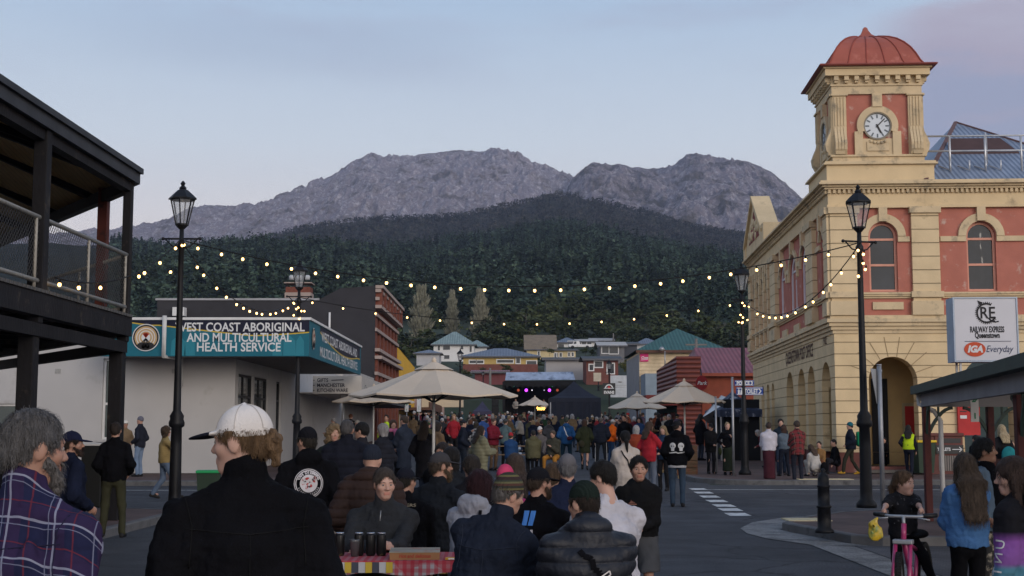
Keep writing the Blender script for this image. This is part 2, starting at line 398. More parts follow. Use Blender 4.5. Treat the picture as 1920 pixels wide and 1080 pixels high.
g.add([(-6.2,-20,0),(5.4,-20,0),(5.4,132,0),(-6.2,132,0)],[(0,1,2,3)])
g.add([(-90,25.1,-.001),(-6.2,25.1,-.001),(-6.2,36.2,-.001),(-90,36.2,-.001)],[(0,1,2,3)])
g.add([(5.4,25.1,-.001),(90,25.1,-.001),(90,36.5,-.001),(5.4,36.5,-.001)],[(0,1,2,3)])
tag(drape(g,'road',M_asph),kind='structure')
def pavement(poly,name='footpath',m=M_brick,z=.13,kw=.15,mk=M_kerb):
 P=[Vector((x,y))for x,y in poly]; n=len(P)
 area=sum(P[i].x*P[(i+1)%n].y-P[(i+1)%n].x*P[i].y for i in range(n))
 if area<0:P.reverse()
 inn=[]
 for i in range(n):
  a,b,c=P[i-1],P[i],P[(i+1)%n]
  d1,d2=(b-a).normalized(),(c-b).normalized()
  n1,n2=Vector((-d1.y,d1.x)),Vector((-d2.y,d2.x)); q=(n1+n2); q=q/max(.3,q.length_squared)*2
  inn.append(b+q*kw)
 g=MB(); g.add([(p.x,p.y,z)for p in inn],[tuple(range(n))]); o=drape(g,name,m); tag(o,kind='structure')
 k=MB()
 for i in range(n):
  j=(i+1)%n
  k.add([(P[i].x,P[i].y,-.05),(P[j].x,P[j].y,-.05),(P[j].x,P[j].y,z-.012),(P[i].x,P[i].y,z-.012)],[(0,1,2,3)])
  q=[P[i]+(inn[i]-P[i])*.15,P[j]+(inn[j]-P[j])*.15]
  k.add([(P[i].x,P[i].y,z-.012),(P[j].x,P[j].y,z-.012),(q[1].x,q[1].y,z+.004),(q[0].x,q[0].y,z+.004)],[(0,1,2,3)])
  k.add([(q[0].x,q[0].y,z+.004),(q[1].x,q[1].y,z+.004),(inn[j].x,inn[j].y,z+.004),(inn[i].x,inn[i].y,z+.004)],[(0,1,2,3)])
 tag(drape(k,'kerb',mk),kind='structure')
def arc(cx,cy,r,a0,a1,n=8):return[(cx+r*math.cos(R(a0+(a1-a0)*i/n)),cy+r*math.sin(R(a0+(a1-a0)*i/n)))for i in range(n+1)]
pavement([(60,18.6),(60,25.3),(8.2,25.3)]+[(6.9,25.0),(5.9,24.3),(5.1,23.2),(4.6,22.2),(4.3,21.5),(4.33,21.1),(4.75,18.95),(5.1,18.6)])
pavement([(-60,17.1),(-6.6,17.1),(-6.2,17.5),(-6.0,18),(-6.0,23.9),(-6.3,24.9),(-7.0,25.3),(-60,25.3)])
pavement([(-70,36),(-8.2,36)]+arc(-8.2,38.4,2.4,-90,0,7)+[(-5.8,132),(-8.7,132),(-8.7,41.02),(-70,41.02)])
pavement([(70,36.6),(9.0,36.6),(7.4,36.3)]+arc(7.4,38.6,2.3,-90,-180,7)+[(5.1,132),(10.6,132),(9.9,41),(70,41)])
g=MB()
g.add([(4.72,-8,.004),(60,-8,.004),(60,18.6,.004),(4.72,18.6,.004)],[(0,1,2,3)])
g.add([(-60,-8,.004),(-6.0,-8,.004),(-6.0,17.1,.004),(-60,17.1,.004)],[(0,1,2,3)])
tag(drape(g,'paving',M_paver),kind='structure')
g=MB()
g.add([(4.05,-8,.008),(4.6,-8,.008),(4.68,18.5,.008),(4.15,18.8,.008)],[(0,1,2,3)])
g.add([(-6.0,-8,.008),(-5.5,-8,.008),(-5.5,17.2,.008),(-6.0,17.2,.008)],[(0,1,2,3)])
gut=[(4.15,18.8),(3.75,19.8),(3.62,20.8),(3.7,21.9),(4.15,23.3),(5.0,24.6),(6.3,25.45),(8.2,25.75)]
inn=[(4.95,18.5),(4.7,19.1),(4.36,21.0),(4.28,21.6),(4.55,22.3),(5.05,23.3),(5.85,24.4),(8.2,25.35)]
for i in range(len(gut)-1):g.add([(*gut[i],.008),(*inn[i],.008),(*inn[i+1],.008),(*gut[i+1],.008)],[(0,1,2,3)])
g.add([(5.1,36.15,.008),(60,36.25,.008),(60,36.58,.008),(7.4,36.3,.008)],[(0,1,2,3)])
tag(drape(g,'gutter',M_conc),kind='structure')
g=MB()
for y0 in(917.5,924,931.5,940,948.5,956,965):
 p=gpt(1309+(y0-917.5)*1.56,y0); g.add([(p.x-.20,p.y-.38,.006),(p.x+.20,p.y-.38,.006),(p.x+.20,p.y+.38,.006),(p.x-.20,p.y+.38,.006)],[(0,1,2,3)])
g.add([(4.75,34.0,.006),(40,33.4,.006),(40,33.52,.006),(4.75,34.12,.006)],[(0,1,2,3)])
g.add([(-60,33.7,.006),(-7.4,33.7,.006),(-7.4,33.82,.006),(-60,33.82,.006)],[(0,1,2,3)])
for y0 in(43,52,61,70,79):g.add([(.32,y0,.006),(.46,y0,.006),(.46,y0+4.4,.006),(.32,y0+4.4,.006)],[(0,1,2,3)])
tag(drape(g,'road_marking',M_white_line),kind='structure')
M_tac=mat('tactile_paving',(.55,.47,.30),.8,.2,3)
for i,(px,py,w,d)in enumerate(((1512,975,.35,.32),(1545,899,.75,.3))):
 p=gpt(px,py,.13); g=MB(); q_=p.z; g.box((p.x-w,p.y-d,q_-.004),(p.x+w,p.y+d,q_+.014))
 for a in range(7):
  for b in range(4):g.lathe([(.02,q_+.014),(.014,q_+.019)],(p.x-w+.05+a*(2*w-.1)/6,p.y-d+.06+b*(2*d-.12)/3,0),5)
 tag(g.build('tactile_pad',M_tac),['pale cream tactile pad beside the black bollard','yellowish tactile pad on the kerb ramp outside the post office'][i],'tactile pad')
 # --- mountains and hills
def terrain(name,sky_pts,Y0,Yc,m,nu,nv,z0f,amp,scale,shape=1.0,back=.6,u0=-900,u1=2900,crest_amp=1.0,oct=6,ridge=True,ymod=None,stretch=(1,1,1),fine=0.0):
 us=np.linspace(u0,u1,nu); sx,sy=zip(*sky_pts); cy=np.interp(us,sx,sy)
 yc=Yc if ymod is None else Yc+np.interp(us,*zip(*ymod))
 yc=np.broadcast_to(yc,us.shape)
 v=np.concatenate([np.linspace(0,1,nv),1+back*np.linspace(0,1,max(4,nv//6))[1:]])
 UU,VV=np.meshgrid(us,v); YC=np.broadcast_to(yc,UU.shape)
 zc=np.array([zat(y,Y)for y,Y in zip(cy,yc)]); ZC=np.broadcast_to(zc,UU.shape)
 Y=Y0+(YC-Y0)*VV; X=(UU-960)/FPX*Y
 Z0=z0f(Y0)
 S=np.where(VV<=1,np.clip(VV,0,1)**shape,1-((VV-1)/back)**1.5*.5)
 Z=Z0+(ZC-Z0)*S
 P=np.stack([X*scale*stretch[0],Y*scale*stretch[1],Z*scale*stretch[2]],-1)
 n=fbm(P.astype(np.float32),oct,ridge)
 w=np.clip(VV*5,0,1)*np.where(np.abs(VV-1)<.16,crest_amp+(1-crest_amp)*(np.abs(VV-1)/.16)**1.5,1)
 Z=Z+amp*n*w
 if fine:Z=Z+fine*fbm((P*5.3+7).astype(np.float32),4,True)*np.clip(VV*5,0,1)*np.where(np.abs(VV-1)<.09,.28,1)
 Y=Y+amp*.8*fbm((P+31).astype(np.float32),oct,ridge)*w*(VV<1)
 k=len(v); idx=np.arange(nu*k).reshape(k,nu)
 F=np.stack([idx[:-1,:-1],idx[:-1,1:],idx[1:,1:],idx[1:,:-1]],-1).reshape(-1,4)
 o=link(name,np_mesh(name,np.stack([X,Y,Z],-1).reshape(-1,3),F,m,True)); tag(o,kind='structure')
 return X,Y,Z,VV,UU
def rockmat(name,rock,pale,scrub,s=.012,bias=.5,zfade=None):
 m=bpy.data.materials.new(name); m.use_nodes=True; n,l=nt(m); b=n['Principled BSDF']; b.inputs['Roughness'].default_value=.95; b.inputs['Specular IOR Level'].default_value=.1
 t=n.new('ShaderNodeTexCoord')
 def noise(sc,det,rough,st=(1,1,1)):
  mp=n.new('ShaderNodeMapping'); mp.inputs['Scale'].default_value=st; l.new(t.outputs['Object'],mp.inputs[0])
  q=n.new('ShaderNodeTexNoise'); l.new(mp.outputs[0],q.inputs[0]); q.inputs['Scale'].default_value=sc; q.inputs['Detail'].default_value=det; q.inputs['Roughness'].default_value=rough; return q.outputs[0]
 def rng_(v,a,c):
  q=n.new('ShaderNodeMapRange'); l.new(v,q.inputs[0]); q.inputs[1].default_value=a; q.inputs[2].default_value=c; return q.outputs[0]
 def mix(a,c,f):
  q=n.new('ShaderNodeMix'); q.data_type='RGBA'; l.new(f,q.inputs[0])
  for sck,v in((q.inputs[6],a),(q.inputs[7],c)):
   if hasattr(v,'links'):l.new(v,sck)
   else:sck.default_value=(*v,1)
  return q.outputs[2]
 c=mix(rock,pale,rng_(noise(s*6,8,.75,(1,.5,.55)),.50,.64))
 c=mix(c,scrub,rng_(noise(s,9,.72,(1,.6,1)),bias-.05,bias+.07))
 c=mix(c,tuple(k*.45 for k in scrub),rng_(noise(s*9,6,.7),.60,.70))
 l.new(c,b.inputs['Base Color'])
 bp=n.new('ShaderNodeBump'); bp.inputs['Strength'].default_value=1; bp.inputs['Distance'].default_value=14; l.new(noise(s*5,8,.7,(1,.5,.6)),bp.inputs['Height']); l.new(bp.outputs[0],b.inputs['Normal'])
 return m
M_rock=rockmat('mountain_rock',(.36,.315,.345),(.68,.63,.65),(.20,.172,.16),.022,.56)
M_rock2=rockmat('mountain_rock_scrub',(.305,.265,.29),(.60,.55,.57),(.145,.125,.11),.022,.52)
M_scrub=rockmat('heath',(.085,.072,.060),(.12,.10,.085),(.052,.052,.038),.02,.47)
M_floor=rockmat('forest_floor',(.035,.042,.026),(.05,.05,.03),(.02,.028,.018),.03,.5)
SK_A=[(-900,520),(0,480),(150,468),(245,447),(275,437),(305,428),(330,408),(352,398),(385,397),(420,394),(455,392),(490,387),(525,375),(560,358),(600,340),(628,324),(650,310),(672,298),(690,293),(705,295),(720,299),(740,297),(760,296),(800,290),(830,287),(860,284),(900,286),(930,282),(945,282),(965,292),(985,303),(1005,312),(1030,322),(1060,332),(1090,340),(1140,360),(1300,430),(2900,520)]
SK_B=[(-900,600),(900,560),(1000,470),(1055,380),(1074,338),(1088,325),(1100,312),(1112,307),(1130,308),(1150,312),(1165,308),(1185,314),(1215,317),(1240,316),(1265,312),(1285,299),(1312,292),(1340,295),(1370,300),(1410,307),(1430,315),(1455,327),(1480,345),(1510,372),(1560,402),(1650,450),(1800,500),(2900,560)]
SK_C=[(-900,560),(200,480),(400,470),(500,450),(560,432),(640,420),(700,414),(760,412),(860,407),(910,397),(960,386),(1000,377),(1035,371),(1075,370),(1110,378),(1160,390),(1220,404),(1290,424),(1370,438),(1450,452),(1600,480),(2900,560)]
SK_D=[(-900,470),(-300,440),(0,436),(100,437),(180,446),(250,456),(340,462),(420,452),(520,460),(620,466),(700,470),(780,464),(860,450),(930,440),(1000,424),(1050,418),(1100,422),(1150,430),(1220,450),(1300,466),(1380,480),(1500,492),(1700,500),(2900,520)]
terrain('mountain',SK_A,1750,2750,M_rock,1500,240,lambda Y:zat(460,Y),50,.010,.95,crest_amp=.12,u0=-300,u1=1500,stretch=(1,.35,.5),fine=24)
terrain('mountain',SK_B,1650,2450,M_rock2,1000,220,lambda Y:zat(480,Y),50,.010,.95,crest_amp=.10,u0=850,u1=2200,stretch=(1,.35,.5),ymod=[(-900,0),(1074,-90),(1240,120),(1320,-60),(2900,0)],fine=24)
Cx=terrain('hill',SK_C,1050,1560,M_scrub,700,110,lambda Y:zat(545,Y),16,.012,1.0,crest_amp=.3,u0=-300,u1=2100)
SK_D=[(a,b+20)for a,b in SK_D]
Dx=terrain('hill',SK_D,330,980,M_floor,420,120,lambda Y:tz(330)-3,14,.010,.95,crest_amp=.3,u0=-500,u1=2400,ridge=False)
# --- foliage
def leafmat(name,c1,c2,c3,s1=.09,s2=.8,tinted=False):
 m=bpy.data.materials.new(name); m.use_nodes=True; n,l=nt(m); b=n['Principled BSDF']; b.inputs['Roughness'].default_value=.8; b.inputs['Specular IOR Level'].default_value=.15
 t=n.new('ShaderNodeTexCoord')
 def N(sc,d):
  q=n.new('ShaderNodeTexNoise'); l.new(t.outputs['Object'],q.inputs[0]); q.inputs['Scale'].default_value=sc; q.inputs['Detail'].default_value=d
  r=n.new('ShaderNodeMapRange'); l.new(q.outputs[0],r.inputs[0]); r.inputs[1].default_value=.36; r.inputs[2].default_value=.64; return r.outputs[0]
 a=n.new('ShaderNodeMix'); a.data_type='RGBA'; l.new(N(s1,4),a.inputs[0]); a.inputs[6].default_value=(*c1,1); a.inputs[7].default_value=(*c2,1)
 c=n.new('ShaderNodeMix'); c.data_type='RGBA'; l.new(N(s2,2),c.inputs[0]); l.new(a.outputs[2],c.inputs[6]); c.inputs[7].default_value=(*c3,1)
 if tinted:
  q=n.new('ShaderNodeAttribute'); q.attribute_name='tint'; k=n.new('ShaderNodeVectorMath'); k.operation='SCALE'; l.new(c.outputs[2],k.inputs[0]); l.new(q.outputs['Fac'],k.inputs['Scale']); l.new(k.outputs[0],b.inputs['Base Color'])
 else:l.new(c.outputs[2],b.inputs['Base Color'])
 return m
def quads_at(P,size,r,flat=.5):
 n=len(P); a=r.normal(size=(n,3)); a[:,2]*=flat; a/=np.linalg.norm(a,axis=1)[:,None]
 b=r.normal(size=(n,3)); b-=a*(a*b).sum(1)[:,None]; b/=np.linalg.norm(b,axis=1)[:,None]
 s=(size*(.6+.8*r.random(n)))[:,None]
 V=np.stack([P-a*s-b*s*.6,P+a*s*1.1-b*s*.35,P+a*s*.8+b*s*.7,P-a*s*.7+b*s*.55],1)
 return V
def crown_points(kind,n,r):
 if kind=='conifer':
  t=r.random(n)**.8*.93+.07; R_=.17*(1.02-t)**.75*(.55+.45*np.abs(np.sin(t*21+r.random()*6)))
  rr=R_*np.sqrt(r.random(n)); th=r.random(n)*2*PI
  return np.stack([rr*np.cos(th),rr*np.sin(th),t-rr*.25],1),.034*(1.25-t*.7)
 if kind=='poplar':
  t=r.random(n)**.9; R_=.155*np.clip(t*5+.35,0,1)*np.clip((1.08-t)*1.7,0,1)**.6*(.8+.2*np.sin(t*40))
  rr=R_*np.sqrt(r.random(n)); th=r.random(n)*2*PI
  return np.stack([rr*np.cos(th),rr*np.sin(th),.04+.9*t],1),np.full(n,.011)
 k=9 if kind=='gum' else 13
 c=r.normal(size=(k,3))*(.17,.17,.13)+(0,0,.66); rad=.10+.10*r.random(k)
 w=r.integers(0,k,n); d=r.normal(size=(n,3)); d/=np.linalg.norm(d,axis=1)[:,None]
 return c[w]+d*(rad[w]*r.random(n)**.4)[:,None]*(1,1,.75),np.full(n,.03)
M_forest=leafmat('forest_leaves',(.014,.027,.021),(.025,.042,.031),(.044,.063,.041),.035,.30,True)
M_bush=leafmat('heath_leaves',(.040,.038,.030),(.068,.058,.048),(.030,.034,.025),.03,.25,True)
def scatter(name,grid,sel,n,hs,m,seed,kinds,nq,qs=1.0):
 X,Y,Z,VV,UU=grid; r=np.random.default_rng(seed)
 kk,nu=X.shape; out=[]
 fi=r.random(n*3)*(nu-1.001); fj=r.random(n*3)**.8*(kk-1.001)
 i,j=fi.astype(int),fj.astype(int); a,b=fi-i,fj-j
 L=lambda A:(A[j,i]*(1-a)+A[j,i+1]*a)*(1-b)+(A[j+1,i]*(1-a)+A[j+1,i+1]*a)*b
 px,py,pz,pv,pu=L(X),L(Y),L(Z),L(VV),L(UU)
 ok=sel(pu,pv,px,py,r); px,py,pz=px[ok][:n],py[ok][:n],pz[ok][:n]
 T=[]
 for q in range(6):
  P,s=crown_points(kinds[q%len(kinds)],nq,r); T.append(quads_at(P,s*qs,r))
 for q in range(6):
  w=np.nonzero(r.integers(0,6,len(px))==q)[0]if False else np.arange(q,len(px),6)
  h=hs[0]+(hs[1]-hs[0])*r.random(len(w))**1.5
  th=r.random(len(w))*2*PI; wd=(.85+.5*r.random(len(w)))*h
  t=T[q][None]; c_,s_=np.cos(th)[:,None,None],np.sin(th)[:,None,None]
  x=(t[...,0]*c_-t[...,1]*s_)*wd[:,None,None]+px[w][:,None,None]
  y=(t[...,0]*s_+t[...,1]*c_)*wd[:,None,None]+py[w][:,None,None]
  z=t[...,2]*h[:,None,None]+pz[w][:,None,None]-.3
  out.append(np.stack([x,y,z],-1).reshape(-1,3))
 V=np.concatenate(out); me=np_mesh(name,V,np.arange(len(V)).reshape(-1,4),m); o=link(name,me); tag(o,kind='stuff')
 tint=np.repeat(.35+2.0*r.random(len(V)//(4*nq))**1.8,nq)*(.8+.4*r.random(len(V)//4))
 at_=me.attributes.new('tint','FLOAT','FACE'); at_.data.foreach_set('value',tint.astype(np.float32))
 return o
o=scatter('forest',Dx,lambda u,v,x,y,r:(u>200)&(u<1720)&(v<1.12)&(r.random(len(u))<np.clip(1.25-v*.35,0,1)),14500,(6,15),M_forest,5,['conifer','gum','conifer','conifer','gum'],70,1.4)
tag(o,'dense dark green forest covering the slope behind the town','forest')
o=scatter('shrubbery',Cx,lambda u,v,x,y,r:(u>220)&(u<1650)&(v<1.05)&(v>.1),15000,(3,9),M_bush,6,['round','conifer','gum'],26,2.7)
tag(o,'brownish scrub covering the middle hill below the rock','scrub')
M_bark=mat('bark',(.10,.09,.08),.9,.3,3,bump=.5,bscale=12,stretch=(3,3,.5))
def tree(px,base_y,top_y,Y,kind,lm,label,group,nq=900,seed=0,wide=1.0,bare=.25):
 r=np.random.default_rng(seed); top=at(px,top_y,Y); b=at(px,base_y,Y); h=top.z-b.z
 t=MB(); lean=r.normal(size=2)*.03*h
 pts=[(lean[0]*k*k,lean[1]*k*k,h*k)for k in np.linspace(0,.92,7)]
 t.tube(pts,[h*.022*(1-.85*k)for k in np.linspace(0,1,7)],7)
 for i in range(9 if kind!='conifer' else 0):
  k=.25+.6*r.random(); a=r.random()*2*PI; L=h*(.10 if kind=='poplar' else.25)*wide*(1.1-.5*k)
  p=Vector((lean[0]*k*k,lean[1]*k*k,h*k)); up=h*(.22 if kind=='poplar' else.12)
  t.tube([p,p+Vector((math.cos(a)*L*.6,math.sin(a)*L*.6,up*.5)),p+Vector((math.cos(a)*L,math.sin(a)*L,up))],[h*.008,h*.005,h*.002],5)
 root=empty('tree' if kind!='poplar' else 'poplar',b,0,label,'tree',group); t.build('trunk',M_bark,root)
 P,s=crown_points(kind,nq,r); Q=quads_at(P,s*(1.15 if kind!='poplar' else 1.0),r,.5 if kind!='poplar' else 2.5)
 if kind=='poplar':
  d_=np.stack([P[:,0]*.9,P[:,1]*.9,np.full(nq,.16)],1)*(.22+.25*r.random(nq))[:,None]; sd_=r.normal(size=(nq,3))*(1,1,0)*.0055; Q=np.stack([P-sd_,P+sd_,P+d_+sd_*.3,P+d_-sd_*.3],1)
 Q=Q*(h*wide,h*wide,h); Q[...,:2]+=(lean*.5)
 link('crown',np_mesh('crown',Q.reshape(-1,3),np.arange(nq*4).reshape(-1,4),lm),root)
M_poplar=leafmat('poplar_twigs',(.22,.215,.165),(.30,.29,.22),(.16,.16,.115),.3,2)
M_gumleaf=leafmat('gum_leaves',(.058,.076,.034),(.095,.108,.046),(.032,.046,.022),.12,.9)
M_darkleaf=leafmat('pine_needles',(.022,.034,.020),(.040,.050,.028),(.030,.040,.022),.2,1.2)
M_yelleaf=leafmat('yellow_green_leaves',(.13,.13,.04),(.17,.16,.05),(.09,.10,.035),.3,2)
for i,(px,ty,by,Yd,w)in enumerate(((785,533,690,290,.95),(848,543,672,295,.68),(899,540,668,285,.92))):
 tree(px,by,ty,Yd,'poplar',M_poplar,['broad pale leafless poplar above the yellow wall','slim pale poplar behind the green roofed white house','pale poplar standing behind the house with the blue grey roof'][i],'bare poplars on the slope',4200,30+i,w)
_where=['beside the poplars','above the gabled hall','above the white houses','behind the green roof','near the post office lamp','behind the dark house','at the foot of the wooded slope']
_looks=['bushy olive','tall thin','rounded dark','pale green','ragged','broad spreading','dense dark','slender leaning','light topped','low bushy']
_rt=random.Random(4); _used=set(); k=0
TREES=[(722,700,600,260),(752,700,615,265),(815,690,585,320),(930,668,590,290),(955,665,575,300),(985,660,582,280),(1010,650,560,330),(1035,645,590,310),(1060,640,556,340),(1085,640,585,320),(1105,638,548,350),(1130,640,575,330),(1150,642,590,320),(1172,640,566,340),(1195,640,560,350),(1215,645,580,320),(1235,645,572,335),(1262,640,575,330),(1290,650,600,290),(1315,652,590,300),(1335,655,605,280),(1360,660,597,285),(1385,662,607,275),(1400,660,590,300),(965,645,545,400),(1040,625,540,420),(1180,620,535,430),(1240,615,540,430),(860,650,560,380),(690,640,560,380)]
for(px,by,ty,Yd)in TREES:
 kind=_rt.choice(['gum','round','gum','conifer' if px<1000 else 'round'])
 zone=_where[0]if px<860 else _where[1]if px<1020 else _where[2]if px<1130 else _where[5]if px<1180 else _where[3]if px<1330 else _where[4]
 for _ in range(40):
  lab=f"{_rt.choice(_looks)} tree {zone}, {'higher up the slope' if Yd > 360 else 'just above the roofs'}"
  if lab not in _used:break
 _used.add(lab)
 tree(px,by+8,ty,Yd,kind,M_darkleaf if kind=='conifer' else _rt.choice([M_gumleaf,M_gumleaf,M_darkleaf]),lab,'trees at the foot of the wooded slope',1100,50+k,1.15); k+=1
 # --- the air: far things fade to blue
hz=MB(); hz.box((-2600,-60,-1.2),(2600,3900,760)); M_hz=bpy.data.materials.new('haze'); M_hz.use_nodes=True
_n,_l=nt(M_hz); _n.remove(_n['Principled BSDF']); _p=_n.new('ShaderNodeVolumePrincipled'); _p.inputs['Color'].default_value=(.60,.72,1.0,1); _p.inputs['Density'].default_value=.00011; _p.inputs['Anisotropy'].default_value=.2
_l.new(_p.outputs[0],_n['Material Output'].inputs['Volume'])
tag(hz.build('haze',M_hz),kind='stuff')
_rt=random.Random(9)
for i,(px,by,ty,Yd)in enumerate(((740,706,640,240),(768,700,648,236),(800,694,655,244),(908,676,640,262),(935,672,632,268),(962,668,628,272),(985,664,634,262),(1048,652,622,292),(1092,650,628,296),(1125,648,622,300),(1155,652,626,292),(1185,656,628,280),(1212,660,634,262),(1255,662,628,256),(1300,668,620,250),(1345,676,630,246),(1385,682,640,240),(1012,690,676,200),(1108,690,664,196),(950,700,684,170))):
 lab=f"{('rounded', 'leafy', 'dark', 'olive', 'spreading')[i % 5]} garden tree {('beside the yellow shop roof', 'left of the white house', 'behind the blue roof', 'right of the last poplar', 'above the club roof', 'behind the tan hall roof', 'by the hall gable', 'behind the flat cream annex', 'behind the white ute', 'by the pale veranda house', 'behind the beige house', 'over the charcoal box house', 'left of the green pyramid roof', 'behind the green pyramid roof', 'above the maroon roof', 'right of the maroon roof', 'beside the post office lantern', 'above the grey warehouse', 'before the dark grey modern house', 'over the maroon shed')[i]}"
 tree(px,by+6,ty-(26 if Yd>230 else 2),Yd,'round' if i%3 else 'gum',M_gumleaf if i%4 else M_darkleaf,lab,'garden trees among the houses',700,200+i,1.5)
 # --- facade tools
def wall(mb,T,u0,u1,z0,z1,ops=(),depth=.25,mi=0,rev=None,d=0.0):
 rev=mi if rev is None else rev
 us=sorted({u0,u1,*[o[0]for o in ops],*[o[1]for o in ops]}); zs=sorted({z0,z1,*[o[2]for o in ops],*[o[3]for o in ops]})
 us=[u for u in us if u0<=u<=u1]; zs=[z for z in zs if z0<=z<=z1]
 for a,b in zip(us,us[1:]):
  for c,e in zip(zs,zs[1:]):
   if any(o[0]<=(a+b)/2<=o[1]and o[2]<=(c+e)/2<=o[3]for o in ops):continue
   mb.add([T(a,d,c),T(b,d,c),T(b,d,e),T(a,d,e)],[(0,1,2,3)],mi=mi)
 for(ua,ub,za,zb,arched)in ops:
  pts=[(ua,za),(ub,za)]
  if arched:
   r=(ub-ua)/2; ar=min(r,zb-za); N=14
   A=[((ua+ub)/2+r*math.cos(PI*i/N),zb-ar+ar*math.sin(PI*i/N))for i in range(N+1)]
   for i in range(N):
    p,q=A[i],A[i+1]
    mb.add([T(p[0],d,p[1]),T(p[0],d,zb),T(q[0],d,zb),T(q[0],d,q[1])],[(0,1,2,3)],mi=mi)
   pts+=A
  else:pts+=[(ub,zb),(ua,zb)]
  n=len(pts)
  for i in range(n):
   p,q=pts[i],pts[(i+1)%n]
   if(p[0]-q[0])**2+(p[1]-q[1])**2<1e-8:continue
   mb.add([T(p[0],d,p[1]),T(q[0],d,q[1]),T(q[0],d-depth,q[1]),T(p[0],d-depth,p[1])],[(0,1,2,3)],mi=rev)
def tbox(mb,T,u0,u1,d0,d1,z0,z1,mi=0):
 vs=[T(u,d,z)for z in(z0,z1)for u,d in((u0,d0),(u1,d0),(u1,d1),(u0,d1))]
 mb.add(vs,[(0,3,2,1),(4,5,6,7),(0,1,5,4),(1,2,6,5),(2,3,7,6),(3,0,4,7)],mi=mi)
def tarch(mb,T,uc,zc,r0,r1,d0,d1,mi=0,n=16,a0=0.0,a1=PI):
 P=[(a0+(a1-a0)*i/n)for i in range(n+1)]; vs=[]
 for a in P:
  for r,d in((r0,d0),(r0,d1),(r1,d1),(r1,d0)):vs.append(T(uc+r*math.cos(a),d,zc+r*math.sin(a)))
 fs=[(4*i+j,4*i+(j+1)%4,4*i+4+(j+1)%4,4*i+4+j)for i in range(n)for j in range(4)]
 mb.add(vs,fs+[(0,1,2,3),(4*n,4*n+3,4*n+2,4*n+1)],mi=mi)
def window(parent,T,u0,u1,z0,z1,arched=False,d=-.18,fm=None,gm=None,bars=((),()),fw=.07,name='window',inner=True):
 f=MB()
 r=(u1-u0)/2; zs=z1-r if arched else z1
 tbox(f,T,u0,u0+fw,d-.03,d+.05,z0,zs); tbox(f,T,u1-fw,u1,d-.03,d+.05,z0,zs)
 tbox(f,T,u0+fw,u1-fw,d-.03,d+.048,z0,z0+fw)
 if arched:tarch(f,T,(u0+u1)/2,zs,r-fw,r,d-.03,d+.05,n=12)
 else:tbox(f,T,u0+fw,u1-fw,d-.03,d+.048,z1-fw,z1)
 for z in bars[0]:tbox(f,T,u0+fw,u1-fw,d-.02,d+.04,z-.035,z+.035)
 for u in bars[1]:tbox(f,T,u-.025,u+.025,d-.02,d+.036,z0+fw,zs if arched else z1-fw)
 w=f.build(name,fm,parent)
 p=MB(); pts=[(u0+.02,z0+.02),(u1-.02,z0+.02)]
 if arched:pts+=[((u0+u1)/2+(r-.02)*math.cos(PI*i/12),zs+(r-.02)*math.sin(PI*i/12))for i in range(13)]
 else:pts+=[(u1-.02,z1-.02),(u0+.02,z1-.02)]
 p.add([T(u,d,z)for u,z in pts],[tuple(range(len(pts)))]); p.build('pane',gm or M_glass,w)
 return w
M_glass=glassmat('window_glass',(.022,.026,.032)); _b=nt(M_glass)[0]['Principled BSDF']; _q=nt(M_glass)[0].new('ShaderNodeTexNoise'); _q.inputs['Scale'].default_value=2.2; _w=nt(M_glass)[0].new('ShaderNodeBump'); _w.inputs['Strength'].default_value=.12; _w.inputs['Distance'].default_value=.12; nt(M_glass)[1].new(_q.outputs[0],_w.inputs['Height']); nt(M_glass)[1].new(_w.outputs[0],_b.inputs['Normal'])
M_glass2=glassmat('shop_glass',(.035,.042,.045),.08)
M_black=mat('black_paint',(.012,.012,.014),.5,.2,3,spec=.4)
M_steel=mat('galvanised_steel',(.32,.33,.35),.45,.15,4,metal=.6)
M_wht=mat('white_paint',(.62,.62,.62),.6,.08,3)
# --- the post office
def ashlar(name,col,dark,per,off=0.0):
 m=mat(name,col,.82,.10,1.4,bump=.25,bscale=30,dirt=dark,dscale=1.9,damt=.15)
 n,l=nt(m); b=n['Principled BSDF']; src=b.inputs['Base Color'].links[0].from_socket
 t=n.new('ShaderNodeTexCoord'); s=n.new('ShaderNodeSeparateXYZ'); l.new(t.outputs['Object'],s.inputs[0])
 q=n.new('ShaderNodeMath'); q.operation='MULTIPLY_ADD'; l.new(s.outputs['Z'],q.inputs[0]); q.inputs[1].default_value=1/per; q.inputs[2].default_value=off
 f=n.new('ShaderNodeMath'); f.operation='FRACT'; l.new(q.outputs[0],f.inputs[0])
 g=n.new('ShaderNodeMapRange'); l.new(f.outputs[0],g.inputs[0]); g.inputs[1].default_value=.075; g.inputs[2].default_value=.045
 mx=n.new('ShaderNodeMix'); mx.data_type='RGBA'; l.new(g.outputs[0],mx.inputs[0]); l.new(src,mx.inputs[6]); mx.inputs[7].default_value=(*dark,1); l.new(mx.outputs[2],b.inputs['Base Color'])
 old=b.inputs['Normal'].links[0].from_node; bp=n.new('ShaderNodeBump'); bp.invert=True; bp.inputs['Strength'].default_value=.9; bp.inputs['Distance'].default_value=.05
 l.new(g.outputs[0],bp.inputs['Height']); l.new(old.outputs[0],bp.inputs['Normal']); l.new(bp.outputs[0],b.inputs['Normal'])
 return m
CREAM=(.64,.495,.30)
M_cream=mat('cream_render',CREAM,.8,.09,1.2,bump=.2,bscale=25,dirt=(.40,.31,.20),dscale=1.5,damt=.35)
M_creamd=mat('cream_moulding',(.59,.465,.295),.8,.10,1.6,bump=.2,bscale=25,dirt=(.30,.25,.18),dscale=2.2,damt=.5)
M_ash=ashlar('cream_ashlar',(.64,.495,.30),(.42,.31,.185),.36)
